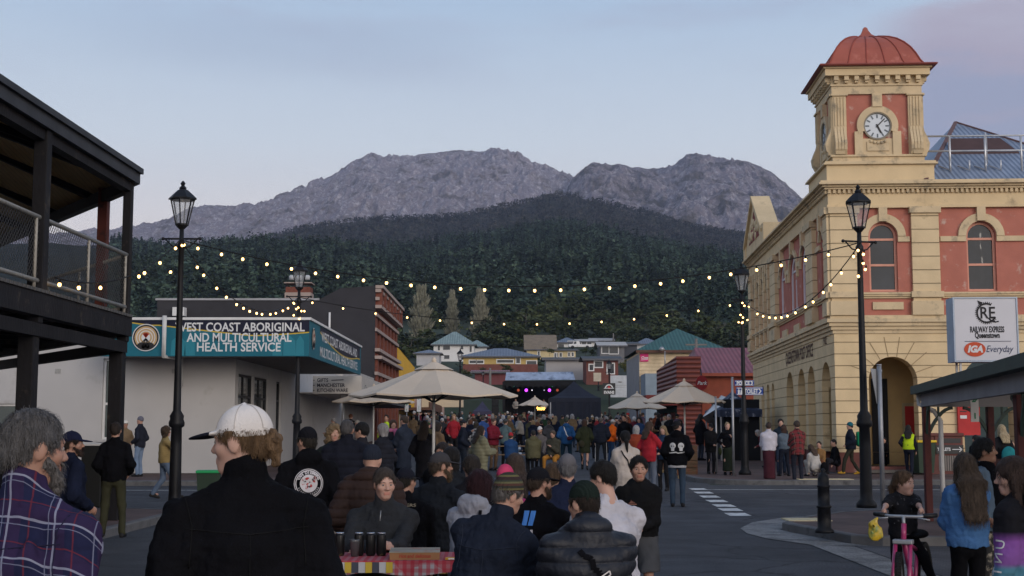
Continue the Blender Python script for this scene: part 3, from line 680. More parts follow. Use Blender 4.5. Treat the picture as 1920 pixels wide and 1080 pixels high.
M_quoin=ashlar('cream_quoin',(.64,.50,.31),(.40,.31,.19),.42,.3)
M_pink=mat('terracotta_render',(.42,.155,.115),.82,.10,2.0,bump=.2,bscale=30,dirt=(.52,.40,.34),dscale=2.4,damt=.28)
M_plinth=mat('maroon_plinth',(.17,.065,.055),.75,.15,2,bump=.2,dirt=(.26,.14,.12),dscale=3,damt=.3)
M_pframe=mat('pink_timber',(.62,.30,.22),.6,.08,3)
M_lilac=mat('lilac_timber',(.60,.56,.60),.6,.06,3)
M_dome=mat('red_dome_metal',(.34,.10,.072),.5,.12,1.5,bump=.1,bscale=8,dirt=(.46,.17,.13),dscale=2,damt=.3)
M_roofiron=stripes('blue_grey_iron',((.28,.33,.42),(.18,.22,.30)),'X',.16,.45,.4,metal=.25)
G=zat(886,41.0)
PO=empty('post_office',(9.92,41.0,G),R(-2.98),'cream and terracotta post office with clock tower and red dome','building')
def Fz(py):return zat(py,41.0)-G
def Fx(px):return(px-1565)/61.0
TF=lambda u,d,z:(u,-d,z)
TS=lambda u,d,z:(-d,u,z)
FW=8.6; SL=19.6
zPl,zC0,zC1,zSill,zImp,zAr,zEv0,zEv1=Fz(848),Fz(612),Fz(599),Fz(554),Fz(449),Fz(391),Fz(357),Fz(343)
b=MB()
A1=(Fx(1627),Fx(1717),.18,Fz(669),True); A2=(3.85,5.35,.18,Fz(672),True)
wall(b,TF,0,FW,zPl,zC0,[(A1[0],A1[1],zPl,A1[3],True),(A2[0],A2[1],zPl,A2[3],True)],.55)
wall(b,TF,0,FW,0,zPl,[(A1[0],A1[1],.18,zPl,False),(A2[0],A2[1],.18,zPl,False)],.55,mi=1,d=.04)
SA=[(.75,2.3),(3.55,5.0),(5.5,7.1),(8.1,9.8),(13.0,13.8),(14.4,15.3),(16.0,16.9)]
wall(b,TS,0,SL,zPl,zC0,[(a,c,zPl,Fz(674)if i<4 else Fz(690),True)for i,(a,c)in enumerate(SA)],.5)
wall(b,TS,0,SL,0,zPl,[(a,c,.2,zPl,False)for i,(a,c)in enumerate(SA)],.5,mi=1,d=.04)
b.build('wall',[M_ash,M_plinth],PO)
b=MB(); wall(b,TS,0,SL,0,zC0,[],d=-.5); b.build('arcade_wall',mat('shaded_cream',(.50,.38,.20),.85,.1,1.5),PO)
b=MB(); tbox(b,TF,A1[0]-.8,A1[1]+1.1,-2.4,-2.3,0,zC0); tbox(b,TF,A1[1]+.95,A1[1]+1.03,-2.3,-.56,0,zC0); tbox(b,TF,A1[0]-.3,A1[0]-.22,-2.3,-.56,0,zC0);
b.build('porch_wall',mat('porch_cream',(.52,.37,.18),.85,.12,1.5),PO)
b=MB(); tbox(b,TF,A1[0]+.55,A1[0]+1.06,-2.295,-2.22,.2,Fz(705)); b.build('doorway',mat('dark_doorway',(.012,.012,.014),.6),PO)
b=MB(); tbox(b,TF,A1[0]-.15,A1[1]+.2,-2.2,.02,0,.17); tbox(b,TF,A1[0]-.3,A1[1]+.35,.06,.36,0,.09); b.build('step',mat('step_stone',(.12,.11,.10),.85,.2,3),PO)
M_redbox=mat('post_red',(.42,.03,.03),.5,.1,3)
q=MB(); tbox(q,TF,A1[0]+1.52,A1[0]+1.98,-2.295,-2.25,.95,2.15); pb=q.build('notice_board',mat('noticeboard',(.40,.34,.22),.6),PO)
q=MB(); tbox(q,TF,A1[0]+1.6,A1[0]+1.9,-2.249,-2.24,1.05,2.05); q.build('poster',M_redbox,pb)
q=MB(); tbox(q,TF,A1[0]+1.63,A1[0]+1.83,-2.239,-2.234,1.08,1.22); q.build('panel',M_wht,pb)
for i in range(2):tarch(q,TF,A1[0]+1.76,1.62,.10-i*.05,.115-i*.05,-2.239,-2.232,n=14,a1=1.6*PI)
b=MB()
for a in range(20,171,20):
 ca,sa=math.cos(R(a)),math.sin(R(a)); uc,zc,r=(A1[0]+A1[1])/2,A1[3]-(A1[1]-A1[0])/2,(A1[1]-A1[0])/2
 p0,p1=(uc+(r+.01)*ca,zc+(r+.01)*sa),(uc+(r+.62)*ca,zc+(r+.62)*sa)
 b.bar(TF(p0[0],.004,p0[1]),TF(p1[0],.004,p1[1]),.022,.012,up=(0,1,0))
b.build('voussoir_joint',mat('joint',(.30,.22,.13),.9),PO)
def course(T,u0,u1,z0,z1,steps,mb):
 n=len(steps); h=(z1-z0)/n
 for i,p in enumerate(steps):tbox(mb,T,u0-p if u0<=.01 else u0,u1,.0,p,z0+i*h,z0+(i+1)*h-.002)
b=MB()
course(TF,0,FW,zC0-.22,zC1+.12,(.04,.10,.17,.24,.12),b)
course(TS,0.0,SL+.2,zC0-.222,zC1+.118,(.038,.098,.168,.238,.118),b)
b.build('string_course',M_creamd,PO)
piers=[(-.06,.78),(Fx(1713),Fx(1764)),(FW-.8,FW)]
for u0,u1 in piers:b=MB(); wall(b,TF,u0,u1,zC1+.1,zEv0-.55,d=.12); tbox(b,TF,u0,u1,0,.118,zC1+.12,zEv0-.552); b.build('pilaster',M_quoin,PO)
sp=[(-.06,.62),(2.65,3.95),(11.2,12.6),(18.7,19.6)]
for u0,u1 in sp:b=MB(); tbox(b,TS,u0,u1,0.0,.16,zC1+.118,zEv0-.55); b.build('pilaster',M_quoin,PO)
for y0 in(13.4,14.65,16.0,17.35):b=MB(); tbox(b,TS,y0,y0+.28,0,.14,zC1+.119,zEv0-.551); b.build('pilaster',M_quoin,PO)
def pcap(T,u0,u1,d,z0,z1):b=MB(); tbox(b,T,u0,u1,0,d,z0,z1); b.build('pilaster_cap',M_creamd,PO)
for u0,u1 in piers:pcap(TF,u0-.06,u1+.06,.20,zEv0-.75,zEv0-.55); pcap(TF,u0-.05,u1+.05,.19,zC1+.12,zC1+.55); pcap(TF,u0-.07,u1+.07,.21,zSill-.08,zSill+.10)
for u0,u1 in sp:pcap(TS,u0-.06,u1+.06,.24,zEv0-.76,zEv0-.551); pcap(TS,u0-.05,u1+.05,.22,zC1+.119,zC1+.55); pcap(TS,u0-.07,u1+.07,.24,zSill-.081,zSill+.101)
W1=(Fx(1634),Fx(1687)); W2=(Fx(1816),Fx(1870))
zW0,zW1=Fz(547),Fz(418)
b=MB(); wall(b,TF,0,FW,zC1+.1,zEv0-.5,[(w[0],w[1],zW0,zW1,True)for w in(W1,W2)],.22)
SW=[(1.25,1.85),(4.3,5.7),(6.5,8.3),(9.1,10.8),(13.85,14.5),(15.2,15.85),(16.55,17.2),(17.85,18.4)]
wall(b,TS,0,SL,zC1+.1,zEv0-.5,[(a,c,zW0,zW1-.05,True)for a,c in SW],.22)
b.build('upper_wall',M_pink,PO)
for w in(W1,W2):window(PO,TF,w[0],w[1],zW0,zW1,True,-.16,M_pframe,M_glass,((Fz(449),Fz(497)),()))
for i,(a,c)in enumerate(SW):
 if i in(1,2,3):window(PO,TS,a,c,zW0,zW1-.05,True,-.10,M_lilac,M_pink,((Fz(455),),((a+c)/2,)if i==2 else()),fw=.16,name='blind_window')
 else:window(PO,TS,a,c,zW0,zW1-.05,True,-.14,M_lilac,M_glass,((Fz(455),Fz(497)),()),fw=.10)
for w in(W1,W2):
 b=MB(); uc=(w[0]+w[1])/2; r=(w[1]-w[0])/2
 tarch(b,TF,uc,zW1-r,r+.02,r+.26,0,.09); tbox(b,TF,uc-.13,uc+.13,.0,.16,zW1+.02,zEv0-.56); b.build('arch_moulding',M_creamd,PO)
for a,c in SW:
 b=MB(); uc=(a+c)/2; r=(c-a)/2; tarch(b,TS,uc,zW1-.05-r,r+.02,r+.2,0,.08); tbox(b,TS,uc-.12,uc+.12,0,.15,zW1-.03,zEv0-.56); b.build('arch_moulding',M_creamd,PO)
b=MB()
def band(T,u0,u1,z0,z1,ops,p,mb):
 cur=u0
 for a,c in sorted(ops)+[(u1,u1)]:
  if a>cur:tbox(mb,T,cur,a,0,p,z0,z1)
  cur=c
band(TF,.78,FW,zImp-.09,zImp+.07,[(W1[0]-.02,W1[1]+.02),(W2[0]-.02,W2[1]+.02),(piers[1][0]-.05,piers[1][1]+.05)],.07,b)
band(TS,.62,SL,zImp-.09,zImp+.07,[(a-.02,c+.02)for a,c in SW]+[(x-.05,y+.05)for x,y in sp[1:]]+[(y0-.02,y0+.30)for y0 in(13.4,14.65,16.0,17.35)],.07,b)
b.build('impost_band',M_creamd,PO)
b=MB()
course(TF,.0,FW,zSill-.10,zSill+.08,(.06,.12,.16),b); course(TS,0.0,SL,zSill-.102,zSill+.078,(.058,.118,.158),b)
tbox(b,TF,Fx(1638),Fx(1695),.005,.06,Fz(581),Fz(567)); tbox(b,TS,6.2,7.4,.005,.06,Fz(590),Fz(576)); tbox(b,TS,9.0,10.2,.005,.06,Fz(590),Fz(576))
b.build('sill_band',M_creamd,PO)
b=MB()
tbox(b,TF,-.10,FW,0,.10,zEv0-.55,zEv0-.02); tbox(b,TS,-.098,SL,0,.098,zEv0-.552,zEv0-.022)
tbox(b,TF,-.14,FW,0,.14,zEv0-.58,zEv0-.48); tbox(b,TS,-.138,SL,0,.138,zEv0-.582,zEv0-.482)
b.build('frieze',M_cream,PO)
b=MB()
for u in np.arange(-.1,FW,.15):tbox(b,TF,u,u+.08,.10,.19,zEv0-.12,zEv0)
for u in np.arange(-.1,SL,.15):tbox(b,TS,u,u+.08,.10,.19,zEv0-.12,zEv0)
b.build('dentil',M_creamd,PO)
b=MB()
course(TF,0,FW,zEv0,zEv1+.02,(.22,.30,.42,.36),b); course(TS,0.0,SL,zEv0-.003,zEv1+.017,(.218,.298,.418,.358),b)
b.build('cornice',M_creamd,PO)
b=MB(); ez=zEv1+.02; ap=(5.5,5.6,ez+3.15)
pts=[(2.9,-.2,ez),(9.2,-.2,ez),(9.2,12,ez),(2.9,12,ez)]
b.add([*pts,ap],[(0,1,4),(1,2,4),(2,3,4),(3,0,4)])
b.add([(-.2,3.1,ez-.01),(-.2,19.6,ez-.01),(3.2,12,ez+1.9),(6,19.6,ez),(6,3.1,ez),(3.2,4.5,ez+1.9)],[(0,1,2,5),(1,3,2),(3,4,5,2),(4,0,5)])
b.build('roof',M_roofiron,PO)
b=MB(); b.bar((2.9,-.2,ez+.02),ap,.12,.06); b.bar((9.2,-.2,ez+.02),ap,.12,.06); b.build('roof_ridge',mat('ridge_iron',(.16,.09,.08),.6),PO)
b=MB(); zr=Fz(250)
for z in(zr,zr-.48):b.tube([(2.95,.6,z),(9.4,.6,z)],.03,6)
for px in(1800,1867,1935):b.tube([(Fx(px)+.02,.6,zr-1.15),(Fx(px)+.02,.6,zr)],.035,6)
for px in(1766,1800,1836,1867,1895):b.tube([(Fx(px)-.25,.9,zr-.9),(Fx(px),.5,zr-1.12),(Fx(px),.5,zr-.80)],.03,5)
b.tube([(Fx(1870),.6,zr),(Fx(1873),.8,zr+.14),(Fx(1880),1.1,zr),(Fx(1880),1.1,zr-.8)],.03,6)
b.build('roof_railing',mat('pale_steel',(.55,.56,.58),.4,.1,3,metal=.5),PO)
b=MB(); b.add([(4.3,2.3,ez+1.35),(6.6,2.3,ez+1.35),(6.2,3.0,ez+2.0),(4.5,3.0,ez+2.0)],[(0,1,2,3)]); b.box((4.35,2.2,ez+.9),(6.55,2.3,ez+1.36)); b.build('roof_vent',mat('dark_vent',(.08,.05,.05),.7),PO)
b=MB(); y0,y1,yc,z0,z1=13.2,18.9,16.05,ez-.02,Fz(372)-.1
zp=zat(374,57)-G
b.add([TS(u,d,z)for d in(.30,-.25)for u,z in((y0,z0),(y0,z0+.5),(yc,zp),(y1,z0+.5),(y1,z0))],[(0,1,2,3,4),(9,8,7,6,5),(0,5,6,1),(1,6,7,2),(2,7,8,3),(3,8,9,4)])
for a,c in(((y0-.1,z0+.5),(yc,zp+.08)),((yc,zp+.08),(y1+.1,z0+.5))):b.bar(TS(a[0],.02,a[1]),TS(c[0],.02,c[1]),.8,.16,up=(0,0,1))
tbox(b,TS,y0-.5,y0+.1,-.4,.36,z0,z0+.75); tbox(b,TS,y1-.1,y1+.5,-.4,.36,z0,z0+.75)
b.build('pediment',M_cream,PO)
b=MB(); b.add([TS(u,.31,z)for u,z in((y0+1.1,z0+.45),(yc,zp-.5),(y1-1.1,z0+.45))],[(0,1,2)]); tp=b.build('tympanum',mat('tympanum_red',(.22,.06,.05),.8,.4,6),PO)
b=MB(); rr=random.Random(3)
for i in range(26):
 u=yc+rr.uniform(-1.6,1.6); z=z0+.55+rr.random()*(zp-z0-1.3)*(1-abs(u-yc)/2.2); b.ball(TS(u,.31,z),.10+.1*rr.random(),6,sc=(.4,1,1))
b.build('relief',M_creamd,tp)
Mside=lambda u,z:(lambda v:Vector(TS(u-v.x,.012-v.y,z+v.z)))
b=MB(); lettering(b,'QUEENSTOWN POST OFFICE',.62,Mside(6.75,Fz(655)),width=6.0,bold=.012); lettering(b,'1902',.34,Mside(1.55,Fz(640)),bold=.005); b.build('lettering',mat('sign_brown',(.10,.055,.04),.7),PO)
b=MB(); tbox(b,TF,Fx(1787),Fx(1827),.0,.12,Fz(816),Fz(760)); rb=b.build('posting_panel',M_redbox,PO)
b=MB()
for u in(Fx(1791),Fx(1811)):tbox(b,TF,u,u+.2,.12,.125,Fz(785),Fz(779)); tbox(b,TF,u,u+.2,.12,.13,Fz(772.5),Fz(770.5),mi=1)
b.build('slot',[M_wht,M_black],rb)
b=MB(); tbox(b,TF,Fx(1783),Fx(1842),0,.2,Fz(759),Fz(745)); b.build('box_hood',M_plinth,PO)
b=MB(); tbox(b,TF,Fx(1905),Fx(1918),.005,.09,0,Fz(690)); b.build('brown_post',M_plinth,PO)
# ---- tower
TZ=zEv1+.03
def tcube(mb,x0,x1,z0,z1,mi=0):mb.box((x0,x0,z0),(x1,x1,z1),mi=mi)
b=MB(); zt=[Fz(p)for p in(306,289,175,160,145,130,123)]
tcube(b,-.12,3.18,TZ-.02,zt[0]-.08); b.build('tower_base',M_cream,PO)
b=MB(); tcube(b,-.22,3.28,zt[0]-.08,zt[0]-.03); tcube(b,-.17,3.23,zt[0]-.03,zt[0]+.03); tcube(b,.12,2.96,zt[0]+.03,zt[1]); tcube(b,.06,3.02,zt[1]-.07,zt[1]-.012); b.build('tower_pedestal',M_creamd,PO)
t0,t1=.22,2.86
TT=[TF_:=(lambda u,d,z:(u,t0-d,z)),(lambda u,d,z:(t0-d,u,z)),(lambda u,d,z:(u,t1+d,z)),(lambda u,d,z:(t1+d,u,z))]
b=MB(); tcube(b,t0,t1,zt[1],zt[2]+.02); b.build('tower_wall',M_pink,PO)
uc,zc=(t0+t1)/2,Fz(235);
clk=[]
for k,T in enumerate(TT[:2]+TT[2:]):
 for u0 in(t0-.06,t1-.36):
  b=MB()
  tbox(b,T,u0,u0+.42,.0,.10,zt[1],zt[2]-.06)
  for j in range(4):tbox(b,T,u0+.05+j*.095,u0+.095+j*.095,.10,.13,Fz(235),zt[2]-.1)
  sg=-1 if u0<uc else 1; e=u0 if sg<0 else u0+.42
  prof=[(.10,Fz(232)),(.14,Fz(245)),(.22,Fz(255)),(.30,Fz(268)),(.27,Fz(280)),(.16,zt[1])]
  for j in range(4):
   uu=u0+.03+j*.095; b.add([T(uu,d,z)for d,z in[(0.1,prof[0][1])]+prof[1:]+[(0.1,zt[1])]]+[T(uu+.08,d,z)for d,z in[(0.1,prof[0][1])]+prof[1:]+[(0.1,zt[1])]],[tuple(range(7)),tuple(range(13,6,-1))]+[(i,i+7,(i+1)%7+7,(i+1)%7)for i in range(7)])
  b.add([T(e+sg*w,d,z)for d in(.02,-.26)for w,z in((0,Fz(238)),(.03,Fz(246)),(.12,Fz(258)),(.20,Fz(270)),(.20,Fz(278)),(.14,zt[1]),(0,zt[1]))],[tuple(range(7)),tuple(range(13,6,-1))]+[(i,i+7,(i+1)%7+7,(i+1)%7)for i in range(7)])
  tbox(b,T,u0-.05,u0+.47,.0,.16,zt[2]-.06,zt[2]); b.build('tower_pilaster',M_creamd,PO)
 b=MB()
 tarch(b,T,uc,zc,.44,.64,.0,.12,a0=-.12*PI,a1=1.12*PI,n=24); tbox(b,T,uc-.72,uc-.46,0,.11,zt[1],zc-.18); tbox(b,T,uc+.46,uc+.72,0,.11,zt[1],zc-.18)
 tbox(b,T,uc-.46,uc+.46,0,.06,zt[1],zc-.40); tbox(b,T,uc-.34,uc+.34,.06,.10,zt[1]+.12,zc-.50); tbox(b,T,uc-.15,uc+.15,0,.16,zc+.60,zt[2])
 for j in range(5):b.ball(T(uc-.22+j*.11,.10,zc-.50-.05*math.sin(PI*j/4)),.06,6)
 b.build('clock_surround',M_creamd,PO)
 if k<2:
  c=MB(); tarch(c,T,uc,zc,.40,.45,.0,.10,a1=2*PI,n=32); ck=c.build('clock',mat('clock_rim',(.25,.22,.17),.6),PO)
  c=MB(); c.add([T(uc+.41*math.cos(2*PI*i/32),.05,zc+.41*math.sin(2*PI*i/32))for i in range(32)],[tuple(range(32))]); c.build('clock_face',mat('clock_white',(.60,.64,.68),.4,.06,3),ck)
  c=MB()
  for h in range(12):
   a=PI/2-h*PI/6; c.bar(T(uc+.25*math.cos(a),.055,zc+.25*math.sin(a)),T(uc+.37*math.cos(a),.055,zc+.37*math.sin(a)),.045,.006,up=(0,1,0)if k!=1 else(1,0,0))
  tarch(c,T,uc,zc,.385,.40,.052,.058,a1=2*PI,n=32); c.build('clock_numeral',mat('clock_grey',(.14,.16,.18),.6),ck)
  for a,L,w in((R(90-45),.33,.035),(R(90-153),.25,.055)):
   c=MB(); c.bar(T(uc-.06*math.cos(a),.066,zc-.06*math.sin(a)),T(uc+L*math.cos(a),.066,zc+L*math.sin(a)),w,.008,up=(0,1,0)if k!=1 else(1,0,0)); c.build('clock_hand',M_black,ck)
b=MB(); tcube(b,t0-.08,t1+.08,zt[2],zt[3]+.02); tcube(b,t0-.12,t1+.12,zt[3],zt[3]+.05); tcube(b,t0-.09,t1+.09,zt[3]+.05,zt[4]+.04)
for T in TT:
 for j in range(9):u=t0-.02+j*(t1-t0-.10)/8; tbox(b,T,u,u+.14,.09,.26,zt[4]-.10,zt[4]+.04); tbox(b,T,u+.02,u+.12,.09,.20,zt[4]-.17,zt[4]-.10)
b.build('tower_entablature',M_creamd,PO)
b=MB(); tcube(b,t0-.30,t1+.30,zt[4]+.04,zt[5]); tcube(b,t0-.36,t1+.36,zt[5],zt[5]+.05); b.build('tower_cornice',M_cream,PO)
b=MB(); cx=(t0+t1)/2; zb=zt[5]+.05
b.lathe([(1.80,zb),(1.83,zb+.03),(1.80,zb+.07)],(cx,cx,0),sq=True); b.build('tower_gutter',mat('red_gutter',(.22,.06,.045),.5),PO)
H=Fz(70)-zb; prof=[(1.70,zb+.07),(1.47,zb+.13),(1.39,zb+.26),(1.29,zb+.50),(1.16,zb+.74),(1.00,zb+.95),(.82,zb+1.12),(.62,zb+1.24),(.46,zb+1.30),(.33,zb+1.34),(.25,zb+1.40),(.17,zb+1.47),(.11,zb+1.58),(.075,zb+1.66),(.07,zb+1.70),(.03,zb+1.75)]
b=MB(); b.lathe(prof,(cx,cx,0),sq=True); dm=b.build('dome',M_dome,PO)
b=MB()
for sx,sy in((0,-1),(0,1),(-1,0),(1,0)):
 for k in(-.6,-.2,.2,.6):
  pp=[Vector((cx+(sx*r if sx else k*r),cx+(sy*r if sy else k*r),z+.012))for r,z in prof[1:10]]; b.tube(pp,.022,4)
for sx,sy in((-1,-1),(1,-1),(-1,1),(1,1)):b.tube([Vector((cx+sx*r,cx+sy*r,z+.01))for r,z in prof[1:10]],.03,4)
b.build('seam',mat('dome_seam',(.26,.06,.042),.5),dm)
# --- the veranda of the corner hotel (left)
M_tim=mat('black_timber',(.011,.0105,.0125),.7,.35,2.5,bump=.3,bscale=20,dirt=(.055,.045,.036),dscale=3.5,damt=.2,stretch=(1,1,.4))
M_rtim=mat('dark_red_timber',(.10,.028,.022),.7,.25,3,dirt=(.04,.02,.02),dscale=4,damt=.5)
M_soffit=stripes('ochre_soffit',((.50,.37,.17),(.33,.24,.10)),'X',.11,.8,.2,duty=.85)
M_rail=mat('rail_paint',(.34,.32,.28),.55,.15,6,dirt=(.16,.14,.12),dscale=6,damt=.4)
VD=empty('hotel_veranda',(-6.41,22,.13),R(-.92),'dark timber two storey hotel veranda with mesh balcony railing','veranda')
e2=Vector((-.59,.807)); zF,zR,zE=3.36,4.35,5.66
P1=Vector((0,0))
def post(x,y,z0,z1,w=.17,m=M_tim):b=MB(); b.box((x-w/2,y-w/2,z0),(x+w/2,y+w/2,z1),.012); return b.build('post',m,VD)
for y in(0,-3.9,-7.8,-11.7,-15.6):post(0,y,zF,zE-.02,.19 if y else.14); post(-.10,y,0,zF-.63,.22); post(-.02,y,zF-.45,zF-.36,.16)
for t in(1.25,5.5,9.2):post(e2.x*t,e2.y*t,0 if t>2 else zF,zE,.17,M_rtim if t<2 else M_tim)
edge=[Vector((0,-18)),P1,e2*9.6]
def along(b,z0,z1,w,off=0.0):
 b.box((off-w/2,-18,z0),(off+w/2,w/2,z1))
 p,q=e2*(w*.2),e2*9.6; b.bar((p.x+off,p.y,(z0+z1)/2),(q.x+off,q.y,(z0+z1)/2),w,z1-z0)
b=MB(); along(b,zF-.36,zF-.02,.19); b.build('balcony_beam',M_tim,VD)
b=MB(); along(b,zF-.63,zF-.45,.12,-.02); b.build('lower_rail',M_tim,VD)
b=MB()
for k in range(12):b.bar((-.1,-.4-1.5*k,zF-.16),(-3.6,-.4-1.5*k,zF-.16),.08,.22)
for k in range(7):p=e2*(.8+1.3*k); b.bar((p.x-.05,p.y-.1,zF-.16),(p.x-2.9,p.y-2.1,zF-.16),.08,.22)
b.build('joist',M_tim,VD)
b=MB(); b.add([(.12,-18,zF),(.12,.03,zF),(e2.x*9.6,e2.y*9.6,zF),(-9.5,4,zF),(-3.6,-18,zF)]+[(.12,-18,zF-.045),(.12,.03,zF-.045),(e2.x*9.6,e2.y*9.6,zF-.045),(-9.5,4,zF-.045),(-3.6,-18,zF-.045)],[(0,1,2,3,4),(9,8,7,6,5)]+[(i,i+5,(i+1)%5+5,(i+1)%5)for i in range(5)])
b.build('balcony_floor',stripes('deck_boards',((.10,.095,.09),(.035,.033,.032)),'Y',.14,.8,.3,duty=.85),VD)
sl=.36
def ring(o,z):return[(o,-18,z),(o,.35*(o+.1)/.35*.6,z),(e2.x*9.6+o*.8,e2.y*9.6+o*.6,z)]
E0,E1=ring(.11,zE),[(-3.6,-18,zE+3.6*sl),(-3.6,-1.9,zE+3.6*sl),(-9.6,6.2,zE+3.6*sl)]
b=MB(); b.add(E0+E1,[(0,1,4,3),(1,2,5,4)]); b.build('soffit',M_soffit,VD)
b=MB(); b.add([(x,y,z+.10)for x,y,z in E0+E1],[(0,1,4,3),(1,2,5,4)]); b.build('roof',M_roofiron,VD)
b=MB(); b.bar((.11,-18,zE+.03),(.11,E0[1][1]+.02,zE+.03),.07,.24); b.bar(Vector(E0[1])+Vector((0,0,.03)),Vector(E0[2])+Vector((0,0,.03)),.07,.238); b.bar((.12,-18,zE+.13),(.12,E0[1][1]+.04,zE+.13),.15,.09); b.build('fascia',mat('dark_fascia',(.035,.038,.045),.6,.2,3),VD)
b=MB(); b.box((-.1,-18,zE-.24),(.06,.09,zE-.03)); p,q=e2*.1,e2*9.6; b.bar((p.x,p.y,zE-.14),(q.x,q.y,zE-.14),.14,.2); b.build('eave_beam',M_tim,VD)
b=MB()
for y in(-1.5,-3.9,-6.3,-8.7,-11):b.bar((0,y,zE-.04),(-3.5,y,zE+3.5*sl-.06),.07,.12)
b.bar((-.05,-.1,zE-.05),(-3.5,-1.85,zE+3.4*sl-.05),.09,.14)
for t in(2,4.2,6.4):b.bar((e2.x*t,e2.y*t,zE-.04),(e2.x*t-2.8,e2.y*t-2.1,zE+3.4*sl-.06),.07,.12)
b.bar((-1.9,-18,zE+.56),(-1.9,-.9,zE+.56),.08,.1); b.build('rafter',M_tim,VD)
rl=MB()
for z in(zR,zF+.12):rl.tube([(.02,-18,z),(.02,-.02,z)],.034,8); rl.tube([(.0,.02,z),(e2.x*9.4,e2.y*9.4,z)],.034,8)
for y in(-1.95,-.12,-3.7,-4.1,-5.9,-7.6):rl.tube([(.02,y,zF),(.02,y,zR)],.026,6)
for t in(.15,2.5,4.4,6.6):rl.tube([(e2.x*t,e2.y*t,zF),(e2.x*t,e2.y*t,zR)],.024,6)
rr_=rl.build('railing',M_rail,VD)
ms=MB(); w0,w1=zF+.12,zR
def mesh_panel(org,d,L,st=.085):
 H_=w1-w0; n=int((L+H_)/st)
 for i in range(n):
  for sgn in(1,-1):
   a0=i*st-(H_ if sgn>0 else 0); u0,u1,z0,z1=(a0,a0+H_,w0,w1)if sgn>0 else(a0,a0-H_,w0,w1)
   def cl(u):return max(0,min(L,u))
   k0=(cl(u0)-u0)/(u1-u0); k1=(cl(u1)-u0)/(u1-u0)
   if k1-k0<.02:continue
   pa,pb=org+d*cl(u0),org+d*cl(u1); za,zb=w0+H_*k0,w0+H_*k1
   ms.tube([(pa.x,pa.y,za),(pb.x,pb.y,zb)],.0042,3,cap=False)
mesh_panel(Vector((.02,-9.0)),Vector((0,1)),8.95); mesh_panel(Vector((-.05,.05)),e2,6.6,.13)
ms.build('wire_mesh',mat('mesh_wire',(.10,.10,.10),.5,metal=.5),rr_)
b=MB(); b.box((-4.0,-18,0),(-3.7,-2.0,zE+3.6*sl)); p,q=Vector((-3.7,-2.0)),Vector((-9.6,6.1)); b.bar((p.x,p.y,3.4),(q.x,q.y,3.4),.3,6.8); b.build('wall',mat('unseen_hotel_wall',(.20,.09,.07),.85,.2,2),VD)  # plain hotel wall out of view, added for the shadows it casts
# --- health service building and its awning sign
M_hw=mat('health_wall',(.45,.44,.435),.85,.06,.8,bump=.1,bscale=30,dirt=(.36,.345,.33),dscale=.8,damt=.3)
M_teal=mat('sign_teal',(.012,.125,.175),.5,.06,1)
M_teal2=mat('sign_teal_light',(.025,.19,.25),.5,.06,1)
M_navy=mat('sign_navy',(.010,.012,.030),.5,.1,2)
M_yel=mat('sign_yellow',(.50,.36,.05),.5,.08,4)
M_let=mat('sign_white',(.62,.63,.64),.5,.04,3)
HB=empty('health_building',(-8.5,41,.13),0,'low cream health service building with teal wrap round awning sign','building')
TFh=lambda u,d,z:(u,-d,z); TSh=lambda u,d,z:(d,u,z)
b=MB(); wh=zat(680,41)-.13
wx=(xat(190,41)+8.5,xat(230,41)+8.5); lw=(xat(-60,41)+8.5,xat(62,41)+8.5)
z1,z2=zat(824,41)-.13,zat(672,41)-.13
wall(b,TFh,-30,0,0,4.3,[(wx[0],wx[1],z1,z2,False),(lw[0],lw[1],.9,zat(757,41)-.13,False)],.2)
so=[(.5,2.9),(3.1,5.6),(7.2,8.2)]
wall(b,TSh,0,12.2,0,4.3,[(a,c,.35,3.2,False)for a,c in so],.2)
b.add([(-30,0,4.3),(0,0,4.3),(0,12,4.3),(-30,12,4.3)],[(0,1,2,3)]); b.build('wall',M_hw,HB)
M_gfr=mat('grey_frame',(.30,.30,.29),.6)
window(HB,TFh,wx[0],wx[1],z1,z2,False,-.12,M_wht,glassmat('green_glass',(.035,.055,.055)),((zat(757,41)-.13,),()))
b=MB(); b.box((wx[0]-.1,-.1,z1-.08),(wx[1]+.1,.02,z1-.003)); b.build('sill',M_hw,HB)
window(HB,TFh,lw[0],lw[1],.9,zat(757,41)-.13,False,-.12,M_wht,glassmat('green_glass'))
for a,c in so:window(HB,TSh,a,c,.35,3.2,False,-.12,mat('dark_frame',(.03,.03,.032),.5),M_glass2,((2.5,),((a+c)/2,)),name='shop_window')
for px in(105,325):
 u=xat(px,41)+8.5; z=zat(696,41)-.13; b=MB()
 for k in range(4):b.box((u-.09+k*.045,-.012,z-.07),(u-.06+k*.045,-.002,z+.07))
 b.build('wall_vent',M_gfr,HB)
b=MB(); u=xat(305,38.9)+8.5; b.tube([(u,-2.22,zat(592,38.8)-.13),(u,-2.22,zat(668,38.8)-.13),(u,-.15,zat(672,40.8)-.13),(u,-.12,zat(725,41)-.13)],.065,8); b.build('downpipe',mat('pipe_white',(.55,.55,.54),.5),HB)
ax0,ax1=xat(183,39)+8.5,xat(577,39)+8.5; az0,az1=zat(668,39)-.13,zat(600,39)-.13; ad=2.0; aL=13.4
b=MB()
b.box((ax0,-ad,az0),(ax1,-ad+.1,az1)); b.box((ax1-.1,-ad+.1,az0),(ax1,-ad+aL,az1-.003)); aw=b.build('awning_sign',M_teal,HB)
b=MB(); b.add([(ax0,-ad+.1,az0+.03),(ax1-.1,-ad+.1,az0+.03),(ax1-.1,-ad+aL,az0+.03),(0,-ad+aL,az0+.03),(0,0,az0+.03),(ax0,0,az0+.03)],[(0,1,2,3,4,5)]); b.build('soffit',mat('awning_soffit',(.16,.155,.15),.7,.1,2),HB)
